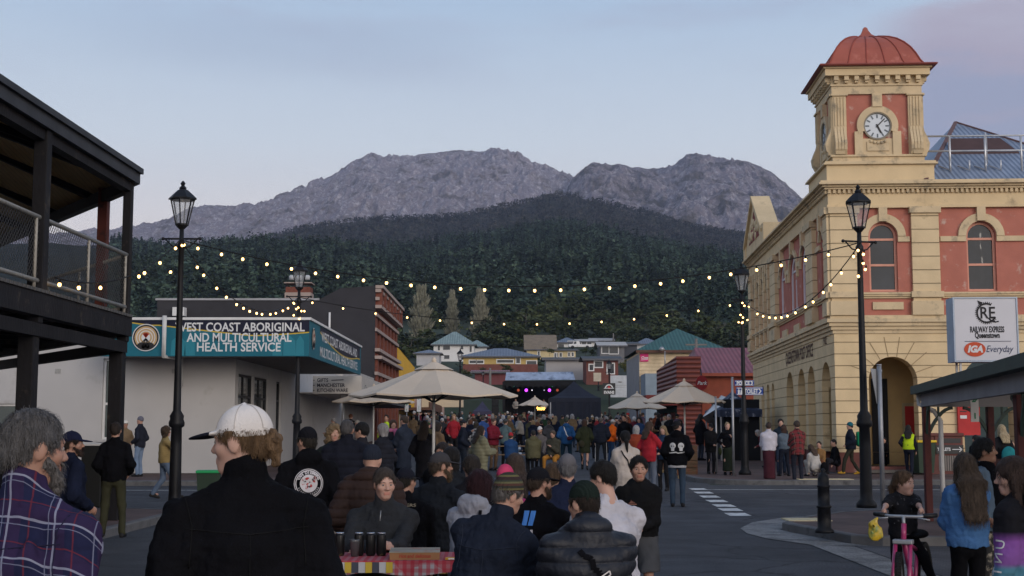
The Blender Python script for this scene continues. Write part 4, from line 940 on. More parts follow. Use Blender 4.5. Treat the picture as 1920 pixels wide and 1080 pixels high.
b=MB(); b.box((ax0-.05,-ad-.05,az1),(ax1+.05,-ad+.14,az1+.075)); b.box((ax1-.14,-ad+.14,az1),(ax1+.05,-ad+aL,az1+.073)); b.build('awning_cap',M_wht,HB)
Mf=lambda u,z,o=.006:(lambda v:Vector((u+v.x,-ad-o+v.y,z+v.z)))
Ms=lambda y,z,o=.006:(lambda v:Vector((ax1+o-v.y,y+v.x,z+v.z)))
fx=lambda px:xat(px,39)+8.5
fz=lambda py:zat(py,39)-.13
b=MB(); V_=[]
n=24
def ycurve(px):return 601+27*min(1,max(0,(px-235)/230))**.9-6*max(0,(px-480)/97)**1.3+(2 if px<280 else 0)
for i in range(n):
 a,c=235+(577-235)*i/n,235+(577-235)*(i+1)/n
 b.add([(fx(a),-ad-.004,fz(600.5)),(fx(c),-ad-.004,fz(600.5)),(fx(c),-ad-.004,fz(ycurve(c))),(fx(a),-ad-.004,fz(ycurve(a)))],[(0,1,2,3)],mi=0)
 b.add([(fx(a),-ad-.005,fz(ycurve(a))),(fx(c),-ad-.005,fz(ycurve(c))),(fx(c),-ad-.005,fz(ycurve(c)+2.2)),(fx(a),-ad-.005,fz(ycurve(a)+2.4))],[(0,1,2,3)],mi=1)
for px,w in((540,12),(517,9),(560,8),(330,14),(352,10)):b.add([(fx(px-w),-ad-.003,az0+.02),(fx(px+w),-ad-.003,az0+.02),(fx(px+w*.9),-ad-.003,az0+.45),(fx(px),-ad-.003,az0+.62),(fx(px-w*.9),-ad-.003,az0+.45)],[(0,1,2,3,4)],mi=2)
b.build('sign_graphic',[M_navy,M_yel,M_teal2],aw); b=MB()
for i in range(12):
 a,c=2.2+i*.9,2.2+(i+1)*.9
 f=lambda y:az1-.06-.55*math.sin(PI*min(1,(y-1.2)/11)*.75)
 b.add([(ax1+.004,a-ad,az1-.02),(ax1+.004,c-ad,az1-.02),(ax1+.004,c-ad,f(c)),(ax1+.004,a-ad,f(a))],[(0,1,2,3)],mi=0)
 b.add([(ax1+.005,a-ad,f(a)),(ax1+.005,c-ad,f(c)),(ax1+.005,c-ad,f(c)-.05),(ax1+.005,a-ad,f(a)-.05)],[(0,1,2,3)],mi=1)
b.build('sign_graphic',[M_navy,M_yel,M_teal2],aw)
b=MB(); cs=.018
lettering(b,'WEST COAST ABORIGINAL',.36,Mf(fx(446),fz(621)),width=fx(569)-fx(324),bold=cs*.4); lettering(b,'AND MULTICULTURAL',.36,Mf(fx(445),fz(640.5)),width=fx(544)-fx(346),bold=cs*.4); lettering(b,'HEALTH SERVICE',.36,Mf(fx(444),fz(658.5)),width=fx(523)-fx(365),bold=cs*.4)
b.build('lettering',M_let,aw); b=MB(); lettering(b,'WEST COAST ABORIGINAL AND',.42,Ms(aL/2-ad+.6,az0+.62),width=9.6,bold=cs*.5); lettering(b,'MULTICULTURAL HEALTH SERVICE',.42,Ms(aL/2-ad+.5,az0+.13),width=10.0,bold=cs*.5)
b.build('lettering',M_let,aw)
for M_,s_ in((Mf(fx(269),fz(633)),1),(Ms(-ad+.75,az1-.5),.8)):
 b=MB()
 for r0,r1,mi,dd in((0,.40,0,-.02),(.33,.375,1,-.024),(0,.33,2,-.023),(.255,.28,0,-.026),(.18,.205,0,-.026),(0,.13,3,-.027)):disc(b,(0,0),r0*s_,r1*s_,M_,36,mi,d=dd)
 for k in range(5):
  a=R(50+20*k); b.add([M_(Vector((x,-.03,z)))for x,z in((0,-.02),(.10*math.cos(a)-.03,.02+.10*math.sin(a)),(.12*math.cos(a),.13*math.sin(a)+.03),(.10*math.cos(a)+.03,.02+.10*math.sin(a)))],[(0,1,2,3)],mi=4)
 for x in(-.2,-.12,-.05,.05,.12,.2):b.add([M_(Vector((k,-.029,z)))for k,z in((-.015,-.02),(.015,-.02),(x*.7+.012,-.17),(x+.012,-.26),(x-.012,-.26),(x*.7-.012,-.17))],[(0,1,2,3,4,5)],mi=1)
 [disc(b,(sx_e*.12*s_,-.24*s_),0,.10*s_,M_,14,1,d=-.0285,sx=1.3)for sx_e in(-1,0,1)]
 b.build('emblem',[M_let,M_black,mat('emblem_tan',(.48,.33,.17),.5),M_let,mat('emblem_red',(.42,.05,.03),.5)],aw)
SH=empty('gift_shop',(-8.5,53.2,.13),0,'cream gift shop under a white painted awning board','shop')
b=MB(); wall(b,TSh,0,13.5,0,4.1,[(.3,1.1,1.1,2.4,False),(1.5,3.4,.1,2.5,False),(4,8,.4,2.5,False),(8.6,12.8,.4,2.5,False)],.25); b.box((-6,.0,0),(-.005,13.5,4.095)); b.build('wall',M_hw,SH)
for i,(a,c,z0)in enumerate(((.3,1.1,1.1),(1.5,3.4,.1),(4,8,.4),(8.6,12.8,.4))):window(SH,TSh,a,c,z0,2.4 if i==0 else 2.5,False,-.15,mat('green_frame',(.03,.12,.06),.6)if i==2 else M_gfr,M_glass2,((),((a+c)/2,)),name='shop_window')
b=MB(); sx=lambda px:xat(px,53)+8.5; sz=lambda py:zat(py,53)-.13
b.box((sx(585),-.2,sz(738)),(sx(677),-.1,sz(705))); b.box((sx(677)-.1,-.1,sz(738)),(sx(677),13,sz(705)-.003)); b.box((0.01,-.1,sz(738)+.02),(sx(677)-.1,13,sz(738)+.06)); ab=b.build('awning_board',mat('board_cream',(.50,.47,.43),.6,.08,2),SH)
b=MB(); Mg=lambda px,py:(lambda v:Vector((sx(px)+v.x,-.205+v.y,sz(py)+v.z)))
for t,py in(('GIFTS',716),('MANCHESTER',725.5),('KITCHEN WARE',735)):lettering(b,t,.2,Mg(593,py),align='LEFT',bold=.004,width={'GIFTS':.44,'MANCHESTER':1.1,'KITCHEN WARE':1.22}[t]); disc(b,(-.1,.06),0,.025,Mg(592,py),8)
b.bar((sx(620),-.205,sz(713)),(sx(643),-.205,sz(712)),.03,.006,up=(0,1,0)); lettering(b,'Cara',.34,lambda v:Vector((sx(677)+.006-v.y,1.5+v.x*2.2,sz(731)+v.z)),shear=.3); b.build('lettering',M_navy,ab)
SR=empty('white_shop',(-8.5,67.2,.13),0,'plain white shop front between the gift shop and the brick building','shop')
b=MB(); wall(b,TSh,0,15,0,4.6,[(.8,3,.2,2.6,False),(3.6,6.4,.5,2.6,False),(7.4,9,.2,2.6,False),(9.6,14,.5,2.6,False)],.3); b.box((-7,0,0),(-.005,15,4.595)); b.build('wall',mat('offwhite_wall',(.42,.40,.38),.8,.1,1),SR)
for a,c in((.8,3),(3.6,6.4),(7.4,9),(9.6,14)):window(SR,TSh,a,c,.5 if c-a>2.4 else.2,2.6,False,-.2,M_gfr,M_glass2,name='shop_window')
b=MB(); b.box((.01,0,2.75),(2.3,15,2.95)); b.build('awning',mat('dark_awning',(.05,.05,.055),.6),SR)
DB=empty('brick_building',(-8.5,82.7,.13),0,'tall ornate red brick front with charcoal side wall and parapet','building')
zt_=zat(536,82.7)-.13; zs_=zat(563,82.7)-.13
b=MB(); b.add([(-13.6,-.02,0),(0,-.02,0),(0,-.02,zt_),(-2.2,-.02,zt_-.15),(-3.6,-.02,zs_),(-13.6,-.02,zs_),(-13.6,16,zs_),(-3.6,16,zs_),(-2.2,16,zt_-.15),(-.02,16,zt_)],[(0,1,2,3,4,5),(5,4,7,6),(4,3,8,7),(3,2,9,8)]); b.build('side_wall',mat('charcoal_render',(.038,.037,.042),.85,.12,.8,dirt=(.028,.028,.03),dscale=.7,damt=.4),DB)
M_brk=mat('red_brick',(.17,.06,.042),.85,.2,6,bump=.3,bscale=25,dirt=(.15,.05,.035),dscale=3,damt=.4)
M_trim=mat('pale_trim',(.34,.27,.24),.8,.1,3)
zz=lambda py:zat(py,82.7)-.13
b=MB(); ups=[(1.2+2.5*k,2.7+2.5*k,zz(652),zz(590),True)for k in range(6)]; los=[(1.2+2.5*k,2.7+2.5*k,.5,zz(715),True)for k in range(6)]
wall(b,TSh,0,16,0,zt_,ups+los,.3); b.build('wall',M_brk,DB)
for o in ups+los:window(DB,TSh,o[0],o[1],o[2],o[3],True,-.22,M_gfr,M_glass,((),((o[0]+o[1])/2,)),fw=.08)
b=MB()
for py,p in((538,.5),(545,.35),(560,.25),(575,.4),(590,.12),(618,.12),(656,.3),(670,.45),(700,.2)):b.box((.0,-.15,zz(py)-.10),(p,16.1,zz(py)+.10))
b.build('string_course',M_trim,DB)
b=MB()
for k in range(7):b.box((0,.2+2.5*k-.1,0),(.16,.75+2.5*k,zz(664))); b.box((0,.1+2.5*k,zz(574)),(.4,.8+2.5*k,zz(540)))
b.build('pier',M_brk,DB)
b=MB(); b.box((-6.3,4,zs_-.1),(-4.7,5.2,zz(543)+.6)); ch=b.build('chimney',M_brk,DB)
b=MB(); b.box((-6.4,3.9,zz(536)+.6),(-4.6,5.3,zz(543)+.9)); b.box((-6.35,3.95,zz(556)+.3),(-4.65,5.25,zz(548)+.4)); b.build('chimney_band',M_trim,ch)
b=MB()
for x in(-6.0,-5.5,-5.0):b.lathe([(.18,zz(536)+.9),(.2,zz(530)+.9),(.14,zz(527)+.9)],(x,4.6,0),10)
b.build('chimney_pot',mat('pale_pot',(.42,.44,.46),.6),ch)
b=MB(); b.box((-13.7,-.1,zs_-.005),(-3.5,.1,zs_+.12)); b.build('parapet_cap',mat('grey_cap',(.3,.3,.32),.5),DB)
b=MB(); b.tube([(xat(615,82.6)+8.5,-.1,zz(640)),(xat(615,82.6)+8.5,-.1,zz(586))],.07,6); b.build('vent_pipe',M_wht,DB)
b=MB(); b.box((xat(318,82)+8.5,-.8,zz(594)),(xat(340,82)+8.5,-.1,zz(578))); b.build('air_unit',M_wht,DB)
YB=empty('yellow_shop',(-8.5,99.5,.13),0,'bright yellow walled shop beyond the brick building','shop')
b=MB(); y6=zat(652,99.5)-.13; b.add([(0,0,0),(0,17,0),(0,17,y6-.7),(0,5,y6-.1),(0,0,y6),(-8,0,0),(-8,0,y6),(-8,17,y6-.7)],[(0,1,2,3,4),(5,0,4,6),(6,4,3,2,7)]); b.build('wall',mat('yellow_wall',(.62,.36,.04),.8,.08,1),YB)
for a,c in((1,3),(4,7),(8,11),(12.5,16)):window(YB,lambda u,d,z:(d+.35,u,z),a,c,.4,2.6,False,-.3,M_gfr,M_glass2,name='shop_window')
b=MB(); b.box((.02,0,2.9),(2.4,17,3.1)); b.box((2.3,0,3.1),(2.4,17,3.5)); b.build('awning',mat('brown_awning',(.12,.06,.04),.6),YB)
FS=empty('corner_shop',(-6.6,118.5,.13),0,'low shop with pale cream awning fascia left of the stage','shop')
b=MB(); b.box((-6,.0,0),(0,12,4.4)); b.build('wall',mat('pale_pink_wall',(.55,.35,.28),.8,.08,1),FS)
b=MB(); b.box((xat(790,117)+6.6,-1.4,zat(764,117)-.1),(xat(868,117)+6.6,0,zat(746,117))); b.build('awning',mat('cream_awning',(.55,.46,.34),.7,.06,1),FS)
b=MB(); b.box((-2.8,-.02,.6),(-1.4,.01,1.9)); b.box((-5,-.02,.5),(-3.4,.01,2)); b.build('shop_window',M_glass2,FS)
# --- right of the street beyond the post office
M_maroon=stripes('maroon_iron',((.22,.060,.075),(.17,.045,.058)),'X',.25,.5,.3)
M_rust=stripes('red_corrugated',((.19,.052,.038),(.11,.03,.024)),'Z',.25,.55,.6)
M_green=stripes('green_iron',((.030,.105,.092),(.022,.08,.07)),'X',.3,.5,.3)
RB=empty('maroon_roof_building',(10.8,76,.13),0,'brick red hall with a long maroon iron roof beside the post office','building')
rx=lambda px,Y=76:xat(px,Y)-10.8
rz_=lambda py,Y=76:zat(py,Y)-.13
b=MB(); b.box((0,0,0),(6,14,rz_(702))); b.build('wall',mat('brick_orange',(.24,.065,.04),.85,.15,2),RB)
b=MB(); b.add([(-.3,-.4,rz_(700)),(6.4,-.4,rz_(700)),(6.4,5,rz_(652,81)),(.3,5,rz_(652,81)),(6.4,13,rz_(700)),(-.3,13,rz_(700))],[(0,1,2,3),(3,2,4,5),(0,3,5)]); b.build('roof',M_maroon,RB)
b=MB(); b.box((-.35,-.5,rz_(706)),(6.4,-.38,rz_(700))); b.build('gutter',mat('rust_gutter',(.25,.06,.035),.5),RB)
b=MB(); wall(b,lambda u,d,z:(-d,u,z),0,14,0,2.9,[(1,4,.3,2.5,False),(5,9,.3,2.5,False)],.3,d=.05); b.build('shop_front',mat('green_front',(.02,.07,.055),.6),RB)
for a,c in((1,4),(5,9)):window(RB,lambda u,d,z:(-d,u,z),a,c,.3,2.5,False,-.1,M_gfr,M_glass2,name='shop_window')
b=MB(); b.box((-2.2,-.3,2.95),(.0,14,3.1)); b.box((-2.3,-.3,3.0),(-2.2,14,3.45)); b.build('awning',mat('green_awning',(.03,.10,.08),.6),RB)
RC=empty('red_corrugated_shop',(xat(1270,72),72,.13),0,'brick red corrugated shop with tall boxy false front','shop')
b=MB(); qx=lambda px,Y=72:xat(px,Y)-xat(1270,Y); z6=zat(668,72)-.13; b.add([(qx(1270),0,0),(qx(1316),0,0),(qx(1316),0,z6),(qx(1270),0,z6),(qx(1270),10,0),(qx(1270),10,z6-.35),(qx(1316),10,z6-.35)],[(0,1,2,3),(4,0,3,5),(3,2,6,5)]); b.build('wall',M_rust,RC)
b=MB(); b.box((-1.6,-.3,2.75),(.0,10,2.9)); b.box((-1.7,-.4,2.85),(1.25,-.3,3.3)); b.box((-1.7,-.3,2.85),(-1.6,10,3.3)); b.build('awning',mat('dark_red_fascia',(.18,.035,.03),.6),RC)
b=MB(); wall(b,lambda u,d,z:(-d,u,z),0,10,0,2.8,[(.6,3,.3,2.4,False),(3.6,6,.3,2.4,False),(6.6,9.4,.3,2.4,False)],.3,d=.02); b.build('shop_front',mat('teal_front',(.025,.075,.075),.6),RC)
for a,c in((.6,3),(3.6,6),(6.6,9.4)):window(RC,lambda u,d,z:(-d,u,z),a,c,.3,2.4,False,-.15,M_wht,M_glass2,name='shop_window')
def oval_sign(px,py,Y,rx_,rz0,m,label,cat,txt=None,tm=None,ts=.3,shear=0):
 p=at(px,py,Y); r=empty('shop_sign',p,0,label,cat); M_=lambda v:Vector((v.x,v.y,v.z))
 b=MB(); k=28; b.prism([(rx_*math.cos(2*PI*i/k),rz0*math.sin(2*PI*i/k))for i in range(k)],-.05,.05); b.build('panel',m,r)
 if txt:b=MB(); lettering(b,txt,ts,lambda v:Vector((v.x,-.056+v.y,v.z-ts*.35)),shear=shear,bold=.004); b.build('lettering',tm,r)
 b=MB(); b.bar((0,.0,rz0-.02),(0,.3,rz0+.3),.05); b.build('bracket',M_black,r)
oval_sign(1315.5,718,62,.28,.34,mat('sign_crimson',(.26,.02,.025),.5),'round crimson sign with white script before the red wall','sign','Park',M_let,.24,.3)
GH=empty('green_roof_hall',(xat(1200,110),110,.13),0,'big cream hall with dark green pyramid iron roof','building')
gx=lambda px,Y=110:xat(px,Y)-xat(1200,110); gzz=lambda py,Y=110:zat(py,Y)-.13
b=MB(); b.box((0,0,0),(gx(1365),12,gzz(660))); b.build('wall',stripes('cream_boards',((.58,.46,.30),(.50,.39,.25)),'Z',.3,.7,.2,duty=.9),GH)
b=MB(); b.box((-.03,-.02,0),(-.002,12,gzz(664))); b.build('side_wall',mat('grey_side',(.26,.26,.27),.8,.1,1),GH)
b=MB(); e=gzz(657); xa,xb=gx(1193),gx(1370); b.add([(xa,-.5,e),(xb,-.5,e),(xb,12.5,e),(xa,12.5,e),(gx(1276,114),5.5,gzz(616,115.5)),(gx(1284,114),7,gzz(616,115.5))],[(0,1,5,4),(1,2,5),(2,3,4,5),(3,0,4)]); b.build('roof',M_green,GH)
b=MB(); b.box((xa,-.55,e-.22),(xb,-.45,e)); b.build('fascia',mat('brown_fascia',(.10,.05,.035),.6),GH)
b=MB(); b.box((gx(1201.5),-.12,gzz(678)),(gx(1217),-.04,gzz(663))); sg=b.build('sign_panel',mat('pink_sign',(.55,.03,.16),.5),GH)
b=MB(); lettering(b,'Coca',.26,lambda v:Vector((gx(1209.3)+v.x,-.125+v.y,gzz(672.5)+v.z)),shear=.35,width=.56,bold=.01); b.bar((gx(1203),-.125,gzz(675)),(gx(1216),-.125,gzz(674)),.04,.006,up=(0,1,0)); b.build('lettering',M_let,sg)
b=MB(); b.box((gx(1202),-4,0),(gx(1232),-.05,gzz(704))); b.build('annex',mat('blue_grey_boards',(.20,.25,.30),.7,.1,2),GH)
# --- houses on the rise behind
def house(name,px0,px1,yb,ye,yr,Y,wm,rm,label,depth=8,hip=True,wins=(),ridge=None,gable_front=False,extras=None):
 x0,x1=xat(px0,Y),xat(px1,Y); zb=min(zat(yb,Y),tz(Y))-.5; z0=zat(ye,Y)-zb; zr=zat(yr,Y+(depth/2 if not gable_front else 0))-zb
 r=empty(name,(x0,Y,zb),0,label,'house' if 'house' in name else 'building'); w=x1-x0
 b=MB(); b.box((0,0,0),(w,depth,z0))
 if gable_front:b.add([(0,0,z0),(w,0,z0),(w/2,0,zr-.15),(0,depth,z0),(w,depth,z0),(w/2,depth,zr-.15)],[(0,1,2),(4,3,5)])
 b.build('wall',wm,r)
 o=.5; e=z0+.01
 b=MB()
 if gable_front:b.add([(-o,-o,z0-.2),(w/2,-o,zr),(w+o,-o,z0-.2),(-o,depth,z0-.2),(w/2,depth,zr),(w+o,depth,z0-.2)],[(0,1,4,3),(1,2,5,4)])
 elif hip:
  h=min(depth,w)*.5; b.add([(-o,-o,e),(w+o,-o,e),(w+o,depth+o,e),(-o,depth+o,e),(max(h*.95,0)if w>depth else w*.46,depth/2,zr),(w-h*.95 if w>depth else w*.54,depth/2,zr)],[(0,1,5,4),(1,2,5),(2,3,4,5),(3,0,4)])
 else:b.add([(-o,-o,e),(w+o,-o,e),(w+o,depth/2,zr),(-o,depth/2,zr),(w+o,depth+o,e),(-o,depth+o,e)],[(0,1,2,3),(3,2,4,5)]); b.add([(0,0,z0),(0,depth,z0),(0,depth/2,zr-.2)],[(0,1,2)])
 b.build('roof',rm,r)
 b=MB(); b.box((-o,-o-.05,e-.2),(w+o,-o+.05,e)); b.build('gutter',mat('house_gutter',(.10,.10,.11),.6),r)
 for(a,c,t,u)in wins:
  b=MB(); xa,xb,za,zb_=xat(a,Y)-x0,xat(c,Y)-x0,zat(u,Y)-zb,zat(t,Y)-zb
  b.box((xa-.12,-.06,za-.12),(xb+.12,-.005,za)); b.box((xa-.12,-.06,zb_),(xb+.12,-.005,zb_+.12)); b.box((xa-.12,-.058,za),(xa,-.005,zb_)); b.box((xb,-.058,za),(xb+.12,-.005,zb_)); f=b.build('window',M_wht,r)
  b=MB(); b.box((xa,-.03,za),(xb,-.01,zb_)); b.build('pane',M_glass,f)
 return r,x0,zb
M_rg=stripes('grey_green_roof',((.22,.29,.28),(.17,.23,.23)),'X',.4,.5,.3)
M_rb=stripes('blue_grey_roof',((.13,.155,.205),(.10,.12,.165)),'X',.4,.45,.3)
M_rbr=stripes('tan_roof',((.23,.18,.125),(.18,.14,.10)),'Y',.4,.7,.3)
M_rdk=mat('charcoal_roof',(.05,.055,.06),.6,.15,1)
house('house',812,888,673,646,622,225,mat('white_boards',(.60,.60,.60),.8,.05,1),M_rg,'white weatherboard house with grey green hipped roof',8,True,[(820,824,648,657),(830,843,647,656),(863,868,648,655),(880,884,649,660),(832,842,666,673)])
house('house',874,912,665,650,638,250,mat('white_boards'),M_rg,'small grey green roof half hidden behind the white house',6)
house('house',780,822,690,662,656,200,mat('pale_boards',(.40,.40,.42),.8,.08,1),M_rb,'low blue roofed house left of the white house',7)
Hh,hx,hz0=house('club_building',868,1008,692,668,653,185,mat('ochre_boards',(.42,.30,.11),.8,.08,1),M_rb,'long yellow and red brick club with blue wavy roof',9,True,[(880,892,676,681),(894,906,676,681),(932,962,675,680),(968,975,668,681),(988,1006,677,685)])
b=MB(); b.box((-.04,-.09,0),(xat(1008,185)-hx+.04,-.062,zat(683,185)-hz0)); b.build('brick_base',mat('club_brick',(.15,.06,.05),.85,.15,2),Hh)
house('church_hall',988,1040,672,655,628,230,mat('cream_church',(.52,.43,.25),.8,.08,1),M_rbr,'steep tan roofed hall with pale gable end',9,False,[(1009,1012,659,668),(1040,1043,662,670)])
house('house',1040,1080,672,656,654,232,mat('cream_church'),M_rdk,'flat roofed cream annex joined to the steep hall',6,False,[(1042,1046,662,669),(1050,1054,662,669),(1066,1069,661,668),(1073,1076,661,668)])
house('house',1045,1085,655,642,633,270,mat('white_boards'),M_rb,'white house with blue roof behind the parked ute',7,True,[(1047,1058,645,652),(1066,1076,640,650)])
house('house',1083,1118,654,640,636,272,mat('white_boards'),mat('pale_roof',(.40,.38,.36),.6,.1,1),'pale long house with a veranda up the slope',6,False,[(1084,1090,641,646),(1092,1100,641,646),(1102,1110,641,646)])
house('house',1110,1150,647,639,634,280,mat('tan_boards',(.35,.30,.24),.8,.1,1),mat('pale_roof'),'beige house with pale flat roof highest on the slope',6,False,[(1114,1120,640,645),(1136,1146,639,644)])
house('warehouse',1024,1098,712,673,670,160,mat('pale_grey_panel',(.34,.33,.34),.8,.06,.6),M_rdk,'pale grey flat roofed warehouse above the stage',7,False)
house('shed',890,948,715,697,694,150,mat('maroon_boards',(.15,.05,.055),.8,.1,1),M_maroon,'low maroon shed behind the stage',6,False)
house('apartment_building',1126,1172,680,648,641,205,mat('dark_grey_panel',(.13,.13,.14),.7,.1,1),mat('pale_roof'),'dark grey modern house with big upper windows',8,False,[(1130,1142,650,662),(1144,1160,648,663)])
house('apartment_building',1170,1196,680,645,641,208,mat('charcoal_panel',(.055,.06,.075),.7,.1,1),M_rdk,'charcoal box house left of the green hall roof',8,False)
house('house',1195,1240,660,645,634,240,mat('pale_boards'),M_rb,'blue grey roof peeping above the green hall',7)
house('brick_house',1100,1160,735,673,668,150,mat('club_brick'),M_rdk,'dark brick building behind the street lamps right of the stage',7,False,[(1106,1113,684,694),(1116,1130,678,688),(1140,1152,682,700)])
b=MB(); p0=at(1145,745,135); b.box((0,0,0),(xat(1182,135)-p0.x,.15,zat(704,135)-p0.z)); o=b.build('notice_hoarding',mat('hoarding_white',(.48,.50,.53),.6),None,(p0.x,135,p0.z)); tag(o,'white painted hoarding with small dark print right of the stage','hoarding')
c=MB(); c.box((.3,-.02,1.2),(1.6,-.003,1.25)); c.box((.5,-.02,1.0),(1.4,-.003,1.04)); c.ball((.95,-.01,1.55),.16,8,sc=(1.4,.1,.6)); c.build('print',M_gfr,o)
b=MB(); p0=at(1113,715,133); b.box((0,0,0),(.75,.1,.85)); o=b.build('sign_board',mat('cream_board',(.52,.46,.36),.6),None,p0); tag(o,'small blank cream board on the dark brick wall','sign board')
tree(1178,705,672,142,'round',M_yelleaf,'yellow green bush beside the blue grey annex',None,900,90,1.3)
for i,(px,by,ty,Yd)in enumerate(((1098,668,650,215),(1112,672,652,212),(875,712,690,165),(905,700,688,170),(1030,668,650,222))):tree(px,by,ty,Yd,'round',M_gumleaf,['shrub on the bank below the parked ute','shrub right of the ute on the grassy bank','hedge like bush in front of the yellow club','low bush beside the club entrance','shrub by the gable of the steep hall'][i],'garden shrubs',500,120+i,1.6)
ut=empty('parked_ute',at(1066,654,262),0,'white ute parked on the bank above the warehouse','ute'); b=MB(); b.box((0,0,.35),(1.9,1.7,.95),.08); b.box((1.7,0,.35),(4.6,1.7,.9),.08); b.prism([(.75,.9),(1.15,1.55),(2.1,1.55),(2.3,.9)],.1,1.6); b.build('body',M_wht,ut)
for x in(.8,3.7):b=MB(); b.tube([(x,-.02,.33),(x,.2,.33)],.33,12); b.build('wheel',M_black,ut)
b=MB(); b.prism([(.95,.95),(1.2,1.45),(1.55,1.45),(1.55,.95)],.085,.095); b.build('window',M_glass,ut)
tm=MB(); p=at(561,358,2300); tm.bar((0,0,-6),(0,0,12),.6); tm.bar((-3,0,2),(3,0,2),.5); o=tm.build('radio_mast',M_steel,None,p); tag(o,'thin radio mast on the left mountain ridge','mast')
for i,(px,by,ty,Y,w)in enumerate(((1307,770,635,88,.22),(1222,745,640,120,.16),(919,745,690,140,.25),(1247,690,658,109,.10),(1150,645,625,270,.3))):
 p=at(px,by,Y); t=at(px,ty,Y); b=MB(); b.tube([(0,0,0),(0,0,t.z-p.z)],[w*.6,w*.45],7)
 if i in(0,1,2):b.bar((-.7,0,t.z-p.z-.4),(.7,0,t.z-p.z-.4),.1)
 if i==3:b.lathe([(.05,t.z-p.z),(.28,t.z-p.z+.1),(.1,t.z-p.z+.35)],(-.25,0,0),8)
 o=b.build('utility_pole',M_steel if i in(1,3)else mat('grey_pole',(.16,.15,.14),.8,.1,2),None,p); tag(o,['grey timber power pole before the maroon roof','slender steel pole beside the blue grey annex','stout grey pole beside the maroon shed','floodlight pole against the cream hall wall','pale post before the highest house'][i],'pole')
 # --- street lamps
M_lamp=mat('lamp_black',(.009,.0095,.012),.5,.2,4,spec=.22)
M_lglass=mat('lantern_glass',(.45,.47,.50),.15,.12,5,spec=.6); nt(M_lglass)[0]['Principled BSDF'].inputs['Alpha'].default_value=.30
def lamp_parts(root,H):
 b=MB(); b.lathe([(.19,0),(.19,.08),(.125,.16),(.115,.3),(.105,1.15),(.10,1.5),(.145,1.53),(.15,1.60),(.125,1.66),(.135,1.72),(.075,1.82),(.068,2.4),(.055,H-1.9),(.05,H-1.25),(.075,H-1.22),(.075,H-1.15),(.045,H-1.1),(.04,H-.78)],n=14); b.build('post',M_lamp,root)
 b=MB()
 for s in(-1,1):b.tube([(s*.02,0,H-1.05),(s*.34,0,H-1.05)],.018,6); b.ball((s*.35,0,H-1.05),.035,8); b.tube([(s*.30,0,H-1.06),(s*.16,0,H-1.20),(s*.05,0,H-1.22)],.014,5)
 b.build('ladder_bar',M_lamp,root)
 c=MB(); k=6; z0,z1,r0,r1=H-.78,H-.30,.115,.225
 def ringp(r,z):return[Vector((r*math.cos(2*PI*(j+.5)/k),r*math.sin(2*PI*(j+.5)/k),z))for j in range(k)]
 A,B=ringp(r0,z0),ringp(r1,z1)
 for j in range(k):c.bar(A[j],B[j],.02); c.bar(A[j],A[(j+1)%k],.03); c.bar(B[j],B[(j+1)%k],.03)
 c.lathe([(.05,z0-.09),(.12,z0-.02),(.12,z0)],n=6,smooth=False); c.lathe([(.27,z1),(.27,z1+.02),(.20,z1+.09),(.10,z1+.18),(.06,z1+.20),(.075,z1+.22),(.03,z1+.27),(.05,z1+.31),(.012,z1+.36)],n=6,smooth=False)
 ln=c.build('lantern',M_lamp,root)
 c=MB(); A,B=ringp(r0-.008,z0+.01),ringp(r1-.008,z1-.01)
 c.add(A+B,[(j,(j+1)%k,k+(j+1)%k,k+j)for j in range(k)]); c.build('glass',M_lglass,ln)
LAMPS=[(327,955,345,'tall black lantern post near the brick footpath beside the hotel veranda'),(555,892,490,'black lantern post in front of the teal health service sign'),(1625,952,352,'tall black lantern post in front of the clock tower building'),(1397,890,497,'black lantern post at the post office kerb beside the blue street signs')]
lampP=[]
for i,(px,by,ty,lab)in enumerate(LAMPS):
 p=gpt(px,by,.13); H_=zat(ty,p.y)-p.z
 r=empty('street_lamp',p,R(8*i),lab,'street lamp','lantern posts along the street'); lamp_parts(r,H_); lampP.append((p,H_))
base_lamp=r
for px,ty,Y,lab in((863,655,93,'distant lantern post beside the big umbrella canopy'),(906,697,140,'lantern post far up the street above the small purple tent'),(1142,675,106,'distant lantern post above the EVANS sign'),(1122,704,145,'farthest lantern post left of the hoarding')):
 t=at(px,ty,Y); z0=gz(Y); c=copy_tree(base_lamp,loc=(t.x,Y,z0),label=lab); c.scale=(1,1,(t.z-z0)/lampP[3][1])
 # --- strings of bulbs
M_cord=mat('cord_black',(.01,.01,.011),.6)
M_bulb=mat('lit_bulb',(.9,.7,.4),.3,0,emit=(1.0,.58,.19),es=6.0); M_bulb.cycles.emission_sampling='NONE'
_bm_bulb=None
def string(a,b,low,pxs,label,extra=()):
 global _bm_bulb
 root=empty('string_lights',a,0,label,'string lights','strings of warm bulbs over the street')
 P=lambda t:a+(b-a)*t-Vector((0,0,4*low*t*(1-t)))
 c=MB(); c.tube([P(k/40)-a for k in range(41)],.011,5); c.build('cord',M_cord,root)
 def px_of(p):
  d=p-Vector((0,0,CAMZ)); zc=d.y*CP+d.z*SP; return 960+FPX*d.x/zc
 ts=np.linspace(0,1,801); pp=[px_of(P(t))for t in ts]
 if _bm_bulb is None:
  m=MB(); m.mi=1; m.tube([(0,0,.0),(0,0,-.055)],.017,6); m.mi=0; m.ball((0,0,-.082),.027,8,sc=(1,1,1.15)); _bm_bulb=m.mesh('bulb',[M_bulb,M_cord])
 for x in pxs:
  t=ts[int(np.argmin([abs(q-x)for q in pp]))]; o=link('bulb',_bm_bulb,root,P(t)-a); o.rotation_euler=(random.uniform(-.15,.15),random.uniform(-.15,.15),0)
 for p in extra:o=link('bulb',_bm_bulb,root,Vector(p)-a); o.rotation_euler=(random.uniform(-1,1),random.uniform(-1,1),0)
